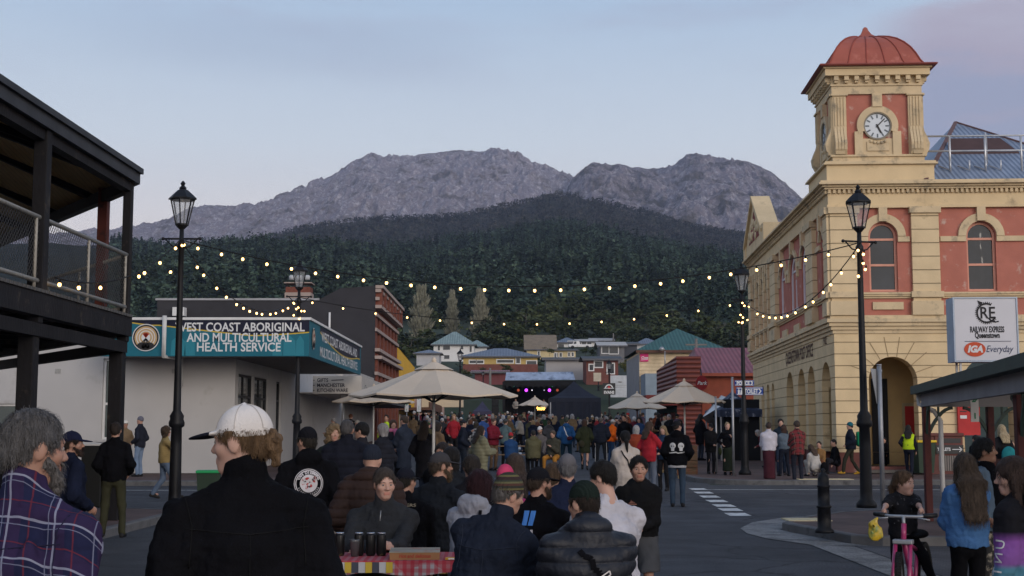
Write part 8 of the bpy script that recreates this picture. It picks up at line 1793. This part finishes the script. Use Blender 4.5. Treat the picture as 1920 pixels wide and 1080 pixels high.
for i,S in((0,-1),(1,1)):J=p['J']; q=[J['hip%d'%i]+V3(S*.095,0,-.08),J['kn%d'%i]+V3(S*.072,0,0),J['an%d'%i]+V3(S*.058,0,.04)]; [b.bar(Vector(a),Vector(c),.012,.05,up=(0,1,0))for a,c in zip(q,q[1:])]
b.build('side_stripe',cloth((.5,.5,.52)),p['bot'])
person('person in a glowing orange jacket with a white cap beyond the black puffer',1150,785,53,-60,('jacket',(.75,.13,.012)),('jeans',(.03,.06,.13)),('short',(.2,.18,.16)),('cap',(.5,.48,.46)),0,('front','pocket'),e=.045,lean=10)
person('dark man with a black beard standing right of the orange jacket',1170,776,50,150,('jacket',BLK),('trousers',BLK),('short',(.012,.011,.011)),None,1,('pocket','pocket'))
person('woman with long blonde hair, red top and tan waistcoat facing us',851,775,55,185,('top',(.28,.02,.03)),('jeans',DK),('longer',(.25,.16,.08)),None,0,('pocket','pocket'))
person('man in a navy jacket and flat cap drinking beside the black pushchair',869,786,40.5,-75,('jacket',(.012,.016,.026)),('jeans',(.015,.02,.03)),('short',(.04,.03,.025)),('flat',(.018,.018,.022)),0,('up','pocket'),e=.035)
person('woman in a black and white checked shirt beyond the flat cap',893,790,47,-30,('shirt',DK),('jeans',DK),('bob',(.03,.025,.022)),None,0,('pocket','pocket'),e=.04,hem=.2,tmat=plaid('bw_check',(.02,.02,.022),[('Z',.13,.5,0,(.35,.35,.36),.55),('X',.13,.5,0,(.35,.35,.36),.55)],.9))
person('man in royal blue jacket watching the stage',905,778,56,4,('jacket',(.035,.075,.22)),('jeans',DK),('full',(.07,.05,.035)),None,0,('pocket','pocket'),e=.04)
p=person('woman with a bun, white jumper and long burgundy skirt seen from behind',1441,790,37.3,-3,('jumper',(.47,.45,.50)),('long_skirt',(.060,.018,.026)),('bun',(.04,.026,.02)),None,0,('front','front'),e=.036,hem=.0,noise='knit',shoe=BLK)
person('person in a red and black checked flannel shirt seen from behind',1494,787,37.0,5,('flannel_shirt',(.10,.02,.02)),('jeans',(.016,.020,.028)),('full',(.045,.032,.024)),None,0,('front','front'),e=.036,hem=.14,tmat=plaid('red_check',(.020,.014,.015),[('Z',.15,.5,0,(.20,.03,.035),.6),('X',.15,.5,0,(.20,.03,.035),.6),('Z',.15,.06,.2,(.22,.12,.10),.7),('X',.15,.06,.2,(.22,.12,.10),.7)],.95))
person('dark haired man in a navy jacket facing us behind the denim jacket',1464,784,39.9,178,('jacket',(.014,.022,.034)),('jeans',DJEAN),('full',(.012,.011,.011)),None,0,('front','pocket'),z0=gz(39.9)+.13)
person('woman in a grey blue denim jacket with her back to us outside the arcade',1469,797,38.9,14,('denim_jacket',(.085,.11,.14)),('jeans',(.012,.016,.026)),('bob',(.05,.026,.02)),None,0,('front','front'),z0=gz(38.9)+.13,hem=.02,legs='wide')
person('grey haired person in a dark red jacket bending by the post office arcade',1420,803,45.5,80,('jacket',(.085,.016,.022)),('trousers',(.10,.095,.085)),('bob',(.27,.26,.26)),None,0,('front','front'),lean=30,z0=gz(45.5)+.13)
p=person('person in a teal beanie and mustard shoes walking left past the clock tower',1593,789,40.2,78,('jacket',(.014,.016,.026)),('trousers',(.030,.030,.022)),('low',(.02,.016,.014)),('beanie',(.012,.10,.135)),0,('pocket','pocket'),'step',z0=gz(40.2)+.13,e=.05,hem=.08,shoe=(.42,.24,.03))
o=SDF(); o.tors([V3(0,-.26,1.0),V3(0,-.25,1.36)],[.14,.13],[.08,.07],V3(1,0,0),V3(0,1,0),.03); o=link('backpack',wrapmesh('backpack',o.mesh(.018),cloth((.01,.17,.08))),None,p['o'].location); o.rotation_euler.z=p['o'].rotation_euler.z; o.scale=(p['J']['s'],)*3; tag(o,'emerald green backpack worn by the teal beanie walker','backpack')
p=person('woman with curly black hair in a yellow hi vis vest by the arch',1703,797,38.8,-22,('jumper',(.012,.014,.022)),('trousers',(.012,.014,.024)),('long',(.014,.012,.012)),None,0,('hip','down'),'walk',z0=gz(38.8)+.13)
T=top_sdf(p['J'],.03,.02,0,0); link('hi_vis_vest',wrapmesh('hi_vis_vest',T.mesh(.018),cloth((.40,.55,.02))),p['o'])
person('person in black sitting in the shadow of the arched doorway',1657,822,41.6,150,('jacket',BLK),('trousers',BLK),('short',(.012,.01,.01)),None,0,('thigh','thigh'),'sit',.40,14,z0=G+.15)
person('man in black clothes and cap looking at his phone by the thin grey pole',1333,793,40.6,196,('jacket',(.009,.009,.011)),('trousers',(.010,.010,.012)),('crop',(.02,.016,.014)),('cap',(.014,.013,.014)),0,('belly','belly'),z0=gz(40.6)+.13,hp=18,e=.036,hem=.2)
p=person('blonde woman in a black jacket and long dark green skirt eating outside the marquee',1364,791,39.6,190,('jacket',BLK),('long_skirt',(.018,.024,.016)),('bun',(.26,.19,.11)),None,3,('chest','hip'),z0=gz(39.6)+.13,hem=.04,shoe=BLK)
o=SDF(); o.ell(V3(.24,.02,.70),V3(.05,.09,.12),None,.02); o=link('handbag',wrapmesh('handbag',o.mesh(.016),cloth((.03,.035,.012))),None,p['o'].location); o.rotation_euler.z=p['o'].rotation_euler.z; tag(o,'dark olive handbag held by the woman in the long green skirt','bag')
p=person('person in a cream jacket crouching with a black bag against the arcade',1519,833,38.9,30,('jacket',(.40,.375,.345)),('trousers',(.36,.34,.31)),('long',(.055,.035,.025)),None,0,('thigh','thigh'),'squat',.16,22,z0=gz(38.9)+.13,e=.04)
o=SDF(); o.ell(V3(.08,-.24,.26),V3(.14,.07,.16),None,.03); o=link('shoulder_bag',wrapmesh('bag',o.mesh(.016),cloth(BLK)),None,p['o'].location); o.rotation_euler.z=p['o'].rotation_euler.z; tag(o,'slouchy black bag on the back of the crouching cream jacket','bag')
person('child in an ochre top sitting against the arcade wall',1535,827,40.2,150,('top',(.22,.12,.05)),('trousers',(.14,.06,.03)),('short',(.03,.02,.016)),None,0,('thigh','thigh'),'sit',.24,10,z0=gz(40.2)+.13)
person('person in black sitting in the last arch of the arcade',1562,823,40.6,100,('jacket',BLK),('trousers',(.02,.02,.024)),('short',(.015,.012,.012)),None,0,('thigh','thigh'),'sit',.26,8,z0=gz(40.6)+.13)
M_dark=mat('flower_print',(.02,.02,.022),.9,.2,5,dirt=(.30,.27,.22),dscale=20,damt=.7)
p=person('girl with long brown hair and a sky blue sweater seen from behind',1806,851,10.4,4,('sweater',(.055,.135,.30)),('trousers',BLK),('longer',(.060,.042,.030)),None,3,('front','front'),e=.028,hem=.06,vs=.0065,collar=.02,bw=.9)
p=person('dark haired person in a denim jacket and flower patterned trousers looking right',1846,821,11.8,218,('denim_jacket',(.09,.13,.18)),('wide_trousers',DK),('full',(.013,.011,.011)),None,2,('pocket','pocket'),hy=28,hp=-6,bmat=M_dark,e=.03)
B=SDF(); J=p['J']; B.ell(J['P']+J['u']*.27*J['s']+J['fr']*.09,V3(.085,.10,.27)*J['s'],None,.02); B.cone(J['N']+J['fr']*.03,J['N']+J['u']*.03,.07,.065,.02); link('turtleneck',wrapmesh('turtleneck',B.mesh(.008),cloth(BLK)),p['o'])
b=MB(); q=J['P']+J['u']*.16*J['s']+J['fr']*.20; b.box((q[0]-.035,q[1]-.004,q[2]-.05),(q[0]+.035,q[1],q[2]+.05)); b.build('pass_card',M_wht,p['o'])
M_sw=mat('hoodie_bands',(.009,.008,.011),.9,.1); n_,l_=nt(M_sw); _b=n_['Principled BSDF']; _t=n_.new('ShaderNodeTexCoord'); _s=n_.new('ShaderNodeSeparateXYZ'); l_.new(_t.outputs['Object'],_s.inputs[0]); _r=n_.new('ShaderNodeValToRGB'); _r.color_ramp.interpolation='LINEAR'; _hf=n_.new('ShaderNodeMath'); _hf.operation='MULTIPLY'; _hf.inputs[1].default_value=.5; l_.new(_s.outputs['Z'],_hf.inputs[0]); l_.new(_hf.outputs[0],_r.inputs[0])
_e=_r.color_ramp.elements; _e[0].position=.415; _e[0].color=(.06,.17,.24,1); _e[1].position=.428; _e[1].color=(.17,.07,.26,1)
for pos,c in((.49,(.17,.06,.25)),(.515,(.006,.006,.009))):x_=_e.new(pos); x_.color=(*c,1)
l_.new(_r.outputs[0],_b.inputs['Base Color'])
p=person('girl in a black, purple and aqua sweatshirt with white letters on the sleeve, facing left',1894,859,7.7,46,('sweatshirt',BLK),('leggings',BLK),('long',(.040,.026,.020)),None,3,((.30,.06,.60),'down'),hy=30,hp=6,e=.034,hem=.06,tmat=M_sw,vs=.0058,hs=1.02,curl=.6,bw=1.02)
J=p['J']; sh,el,wr=J['sh0'],J['el0'],J['wr0']
def sleeve_txt(mb):
 d=Vector(wr-sh).normalized(); o_=Vector(sh)+d*.17
 side=Vector((0,-1,0)); w_=side-d*side.dot(d); w_.normalize(); n0=Vector(w_).cross(d)
 for k,ch in enumerate('UNTD'):lettering(mb,ch,.082,lambda v,k=k:o_+d*(.075*k)+d*v.x*1.0+(-w_)*(v.z-.03)*1.0+Vector((-.0,0,0)),bold=.0005)
decal(p['top'],p['top'].data,sleeve_txt,[mat('letter_white')],dirv=tuple(Vector(wr-sh).cross(Vector((0,-1,0))).normalized()*(1 if Vector(wr-sh).cross(Vector((0,-1,0))).x>0 else-1)),lift=.004)
person('blonde woman in black with a teal bag under the red veranda',1877,795,29.5,12,('jacket',(.012,.012,.014)),('jeans',(.10,.05,.04)),('long',(.36,.28,.17)),None,3,('pocket','pocket'),z0=gz(29)+.05)
o=SDF(); o.ell(V3(.05,-.24,.95),V3(.16,.07,.20),None,.03); o=link('shoulder_bag',wrapmesh('bag',o.mesh(.016),cloth((.02,.17,.19))),None,PEOPLE['blonde woman in black with a teal bag under the red veranda']['o'].location); tag(o,'teal bag on the back of the blonde woman','bag')
person('man in a dark jacket sitting behind the brown litter bin',1828,816,33,20,('jacket',(.014,.014,.018)),('jeans',DK),('short',(.012,.011,.01)),None,1,('thigh','thigh'),z0=gz(33))
person('bearded man in a cap sitting facing us under the veranda',1856,818,33.5,180,('jacket',(.02,.02,.022)),('jeans',DK),('short',(.04,.03,.025)),('cap',(.16,.10,.07)),0,('belly','belly'),z0=gz(33),beard=((.10,.06,.04),0))
person('fair child in a pale shirt at the right end of the veranda',1896,826,32,170,('shirt',(.34,.32,.30)),('jeans',DK),('short',(.12,.08,.05)),None,0,('belly','chest'),z0=gz(32))
# --- the crowd before the stage
def crowd_mesh(kind,vs=.03):
 top,bot,hair,hat,arms,legs,e,hem,hood,seat=kind; J=body_of(1.75,0,arms,legs,None,2,random.uniform(-30,30),3,1.05,1.1); parts=[(body_mesh(J,vs*.8,False,False),0)]
 T=top_sdf(J,e,hem,1,.03,hood); T.noise.append(wrinkle(.012,7)); parts.append((T.mesh(vs),2)); parts.append((bot_sdf(J,.012,bot).mesh(vs),3))
 parts.append((hair_sdf(J,hair,hat).mesh(vs*.75),1)); parts+=[(shoe_mesh(J,i,.022),4)for i in(0,1)]
 if hat:parts.append((hat_sdf(J,hat).mesh(vs*.75),5))
 V,F,M=[],[],[]; n=0
 for(v,f),m in parts:V.append(v); F.append(f+n); M.append(np.full(len(f),m)); n+=len(v)
 return np_mesh('person',np.concatenate(V),np.concatenate(F),[skinmat(0),hairmat((.03,.02,.016)),cloth(DK),cloth(DK),cloth(BLK),cloth(DK)],True,np.concatenate(M))
KINDS_=[('jacket','jeans','short',None,('pocket','pocket'),'stand',.035,.1,1,0),('jacket','jeans','full',None,('front','pocket'),'wide',.03,.12,0,0),('coat','slim','long',None,('pocket','front'),'stand',.035,.34,0,0),('jacket','jeans','bob',None,('chest','belly'),'stand',.03,.14,1,0),('jacket','jeans','short','beanie',('belly','belly'),'wide',.045,.12,0,0),('jacket','jeans','crop','cap',('pocket','chest'),'wide',.03,.1,0,0),('hoodie','slim','bun',None,('belly','front'),'stand',.03,.08,1,0),('coat','jeans','pony',None,('pocket','pocket'),'walk',.04,.24,0,0),('jacket','jeans','short','brim',('pocket','pocket'),'stand',.03,.12,0,0),('jacket','jeans','curly',None,('front','down'),'walk',.03,.1,0,0)]
KM=[crowd_mesh(k)for k in KINDS_]
TOPS=[('black',(.006,.006,.008)),('navy',(.008,.011,.024)),('black',(.006,.006,.008)),('black',(.006,.006,.008)),('charcoal',(.02,.02,.024)),('navy',(.008,.011,.024)),('black',(.008,.008,.010)),('black',(.008,.008,.010)),('navy',(.012,.016,.034)),('navy',(.012,.016,.034)),('charcoal',(.03,.03,.034)),('dark grey',(.055,.055,.06)),('olive',(.055,.052,.028)),('burgundy',(.09,.014,.022)),('blue',(.02,.045,.11)),('tan',(.13,.088,.05)),('pale grey',(.17,.17,.19)),('dusty teal',(.04,.07,.08)),('red',(.17,.02,.025)),('cream',(.28,.25,.21)),('brown',(.06,.035,.022)),('mauve',(.09,.06,.09)),('forest green',(.02,.04,.02)),('rust',(.14,.04,.02))]
BOTS=[('black trousers',(.01,.01,.012)),('blue jeans',(.045,.065,.11)),('dark jeans',(.02,.027,.045)),('grey trousers',(.06,.06,.064)),('tan trousers',(.14,.095,.055)),('faded jeans',(.12,.16,.23))]
HAIRS=[('dark',(.02,.015,.013)),('dark',(.02,.015,.013)),('brown',(.055,.036,.024)),('fair',(.22,.15,.08)),('grey',(.24,.23,.23)),('white',(.42,.41,.41)),('red brown',(.10,.04,.02))]
HATS=[('black',(.01,.01,.012)),('grey',(.12,.12,.13)),('white',(.5,.49,.48)),('red',(.3,.03,.03)),('green',(.03,.06,.03))]
taken=[(r['o'].location.x,r['o'].location.y)for r in PEOPLE.values()if r['o'].location.y>24]; labs=set(); q=random.Random(11)
umb=[(xat(px,Y),Y)for px,Y in((1195,66),(1003,92),(1284,48),(700,48),(813,28))]
first={}
def crowd_person(x,Y,z0,rz,place):
 for _ in range(60):
  k=q.randrange(len(KINDS_)); K=KINDS_[k]; tp,bt,hr,ht=q.choice(TOPS),q.choice(BOTS),q.choice(HAIRS),q.choice(HATS)
  nm={'short':'short','full':'thick','long':'long','bob':'bobbed','bun':'tied up','pony':'ponytailed','curly':'curly','crop':'cropped'}[K[2]]
  head=f"person in {ht[0]} {({'cap': 'cap', 'beanie': 'beanie', 'brim': 'brimmed hat'})[K[3]]}" if K[3]else f"{nm} {hr[0]} haired person"
  lab=f"{head}, {tp[0]} {K[0]}, {bt[0]}, {place}"
  if lab not in labs and len(lab.split())<16:break
 labs.add(lab); o=link('person',KM[k],None,(x,Y,z0)); o.rotation_euler.z=R(rz); s=q.uniform(.88,1.04); o.scale=(s,s,s)
 for i,m in((0,skinmat(q.choice((0,0,0,3,1)))),(1,hairmat(hr[1])),(2,cloth(tp[1])),(3,cloth(bt[1])),(5,cloth(ht[1]))):
  if i<len(o.material_slots):o.material_slots[i].link='OBJECT'; o.material_slots[i].material=m
 tag(o,lab,'person','crowd in the street'); taken.append((x,Y))
def try_add(px,Y,place,path=False,rz=None):
 x=xat(px,Y); y_=Y
 if any((x-a)**2+(y_-b)**2<.32 for a,b in taken)or any((x-a)**2+(y_-b)**2<.25 for a,b in umb):return False
 if 84.5<Y<91 and 1020<px<1140:return False
 if 42<Y<46.5 and 890<px<1060:return False
 crowd_person(x,Y,gz(Y)+(.13 if abs(x)>5.7 else 0),q.gauss(0,45)if rz is None else rz,place); return True
n=0
for _ in range(4000):
 if n>=165:break
 Y=52+62*q.random()**.75; px=q.uniform(770,1200)if Y>62 else q.choice((q.uniform(770,900),q.uniform(985,1060),q.uniform(1105,1260)))
 if abs(xat(px,Y))>7.4:continue
 pl=('near the stage' if Y>96 else 'amid the crowd' if Y>76 else 'behind the crowd')+(' on the left' if px<900 else ' by the marquee' if 1030<px<1130 else ' on the right' if px>=1130 else ', middle')
 n+=try_add(px,Y,pl)
for _ in range(400):
 if n>=190:break
 side=q.random();
 if side<.45:Y=q.uniform(34,60); px=960-q.uniform(5.0,7.9)*2500/Y; pl='on the left footpath'
 else:Y=q.uniform(50,80); px=960+q.uniform(4.6,7.5)*2500/Y; pl='on the right footpath'
 if px<625:continue
 n+=try_add(px,Y,pl,True,q.uniform(0,360))
for i,(px,Y,rz,lab,c)in enumerate(((967,121,170,'guitarist in a pale shirt at the left of the stage',(.30,.28,.26)),(1042,121,190,'musician with long hair at the right of the stage',(.20,.12,.08)),(1020,122.5,180,'drummer in white at the middle of the stage',(.5,.5,.5)))):
 o=link('person',KM[(1,2,0)[i]],None,(xat(px,Y),Y,gz(120)+1.1)); o.rotation_euler.z=R(rz); o.material_slots[2].link='OBJECT'; o.material_slots[2].material=cloth(c); tag(o,lab,'person')
p=gpt(855,862); r=empty('pushchair',(p.x,p.y,p.z),R(20),'black pushchair beside the man in the flat cap','pushchair'); B=SDF(); B.cone((0,.1,.45),(0,-.2,.6),.2,.18,.05); B.ell((0,-.22,.8),(.22,.2,.2),None,.05); link('seat',wrapmesh('seat',B.mesh(.03),cloth(BLK)),r)
b=MB()
for s in(-1,1):b.tube([(s*.24,.4,.15),(s*.24,-.1,.6),(s*.24,-.5,1.0)],.014,5); b.tube([(s*.24,-.35,.15),(s*.24,.1,.5)],.014,5)
b.tube([(-.24,-.5,1.0),(.24,-.5,1.0)],.018,5); b.build('frame',M_steel,r)
for s in(-1,1):
 for y in(.4,-.35):b=MB(); b.tube([(s*.27,y,.13),(s*.23,y,.13)],.13,10); b.build('wheel',M_black,r)
 # --- the girl on the pink bicycle
F0,R0=Vector((2.90,10.15,.34)),Vector((3.36,11.07,.34)); fwd=(F0-R0); fwd.z=0; WB=fwd.length; rzb=math.degrees(math.atan2(-fwd.x,fwd.y))
bk=empty('bicycle',(R0.x,R0.y,0),R(rzb),'pink mountain bike ridden by the girl with a snack bag','bicycle')
M_pink2=mat('bike_pink',(.36,.035,.13),.3,.15,4,spec=.6); M_tyre=mat('tyre_rubber',(.012,.012,.012),.85,.2,20,bump=.5,bscale=90)
def wheel(y,steer=0):
 ps=[(.0,.315*math.cos(2*PI*k/36),.315*math.sin(2*PI*k/36))for k in range(37)]; r=empty('wheel',(0,y,.345),R(steer)); r.parent=bk
 b=MB(); b.tube(ps,.026,10,cap=False)
 for k in range(72):a=2*PI*k/72; b.bar((-.022,.333*math.cos(a),.333*math.sin(a)),(.022,.333*math.cos(a),.333*math.sin(a)),.014,.014)
 b.build('tyre',M_tyre,r); b=MB(); b.tube([(x,y_*.915,z*.915)for x,y_,z in ps],.012,6,cap=False); b.tube([(-.05,0,0),(.05,0,0)],.018,8)
 for k in range(20):a=2*PI*k/20+.05*(-1)**k; b.tube([((-1)**k*.025,0,0),(0,.285*math.cos(a),.285*math.sin(a))],.0018,3)
 b.build('rim',M_steel,r); return r
wheel(0); fw=wheel(WB,8)
b=MB(); BB,SEAT,HD=(0,WB*.40,.30),(0,WB*.24,.72),(0,WB*.80,.76)
for a,c,r_ in((BB,SEAT,.016),(BB,HD,.021),((0,WB*.27,.64),HD,.017),(HD,(0,WB*.77,.88),.02)):b.tube([a,c],r_,8)
for s in(-1,1):b.tube([BB,(s*.06,0,.345)],.011,6); b.tube([(0,WB*.26,.66),(s*.06,0,.345)],.010,6)
b.build('frame',M_pink2,bk)
b=MB();
for s in(-1,1):b.tube([(s*.055,WB*.83,.74),(s*.062,WB,.345)],.017,7)
b.build('fork',M_pink2,bk); b=MB(); b.box((-.075,WB*.80-.02,.73),(.075,WB*.83+.03,.765),.008); b.tube([(0,WB*.77,.84),(0,WB*.78,.935)],.015,6); b.build('crown',M_steel,bk)
b=MB(); b.tube([(-.22,WB*.70,.945),(-.10,WB*.77,.935),(.10,WB*.77,.935),(.22,WB*.70,.945)],.0125,8)
for s in(-1,1):b.tube([(s*.11,WB*.80,.925),(s*.20,WB*.80,.915)],.007,5)
hb=b.build('handlebar',M_steel,bk)
for s in(-1,1):b=MB(); b.tube([(s*.14,WB*.745,.94),(s*.235,WB*.697,.946)],.018,8); b.build('grip',M_black,hb)
B=SDF(); B.cone((0,WB*.24-.10,.76),(0,WB*.24+.14,.755),.075,.028,.02,.5,V3(0,0,1)); link('saddle',wrapmesh('saddle',B.mesh(.009),cloth(BLK)),bk)
b=MB(); b.tube([(-.05,WB*.40,.30),(.05,WB*.40,.30)],.02,8); b.tube([(.045,WB*.40,.30),(.055,WB*.40,.302)],.09,20); b.bar((.07,WB*.40,.30),(.07,WB*.40+.15,.36),.02); b.bar((-.07,WB*.40,.30),(-.07,WB*.40-.15,.24),.02); b.box((.07,WB*.40+.10,.345),(.17,WB*.40+.19,.37)); b.box((-.17,WB*.40-.2,.225),(-.07,WB*.40-.11,.25)); b.build('crankset',M_black,bk)
b=MB(); b.box((.10,WB*.40+.185,.348),(.15,WB*.40+.192,.367)); b.build('reflector',mat('reflector_orange',(.5,.15,.02),.3),bk)
sp=bk.location+fwd.normalized()*WB*.24
M_star=mat('star_print',(.010,.010,.013),.9,.2,5,dirt=(.30,.29,.32),dscale=24,damt=.1)
_l=np.array([xat(1692,sp.y-.04),sp.y-.04,0])-_rot('z',172)@V3(0,.115,0); _g=[_rot('z',-172)@(np.array(bk.location+Matrix.Rotation(R(rzb),3,'Z')@Vector((s*.185,WB*.72,.945)))-_l)for s in(-1,1)]; _g.sort(key=lambda v:v[0])
p=person('girl in black with a brown ponytail sitting on the pink bike, looking right',1692,885,sp.y-.04,172,('tee_shirt',BLK),('trousers',BLK),('pony',(.10,.06,.035)),None,3,((*_g[0],1),(*_g[1],1)),((.46,.22,.60),(.14,.24,.30)),.74,8,hy=52,hp=2,hs=1.12,soft=1,e=.018,hem=.08,sleeve=.42,collar=.0,tmat=M_star,shoe=(.16,.10,.24),vs=.0062,z0=0,curl=1.0,elbow=(.8,-.3,-.5))
sn=p['o'].matrix_basis@Vector(p['J']['wr1'])if False else at(1640,990,10.3); B=SDF(); B.ell(V3(0,0,-.03),V3(.055,.022,.06),None,.02); B.cone(V3(-.02,0,.03),V3(.02,0,.075),.022,.010,.03); B.noise.append(wrinkle(.012,20)); o=link('snack_bag',wrapmesh('snack_bag',B.mesh(.006),mat('foil_yellow',(.50,.34,.02),.35,.1,3,spec=.6,dirt=(.02,.20,.10),dscale=7,damt=.6)),None,sn); tag(o,'yellow and green snack bag in the hand of the girl on the bike','snack bag')
person('dark clothed person cut off by the left edge of the view',-14,788,8.4,20,('jacket',BLK),('jeans',DK),('short',(.02,.016,.014)),None,0,e=.03)
r=empty('equipment_case',gpt(172,962),R(6),'black wheeled equipment case with a white top behind the plaid shirt','case'); b=MB(); b.box((-.18,-.25,.12),(.20,.25,1.28),.02); b.build('body',mat('case_black',(.012,.013,.013),.6),r); b=MB(); b.box((-.2,-.27,1.281),(.22,.27,1.33),.01); b.build('lid',M_wht,r)
for x in(-.14,.16):b=MB(); b.tube([(x,-.2,.06),(x,-.15,.06)],.06,10); b.build('wheel',M_black,r)
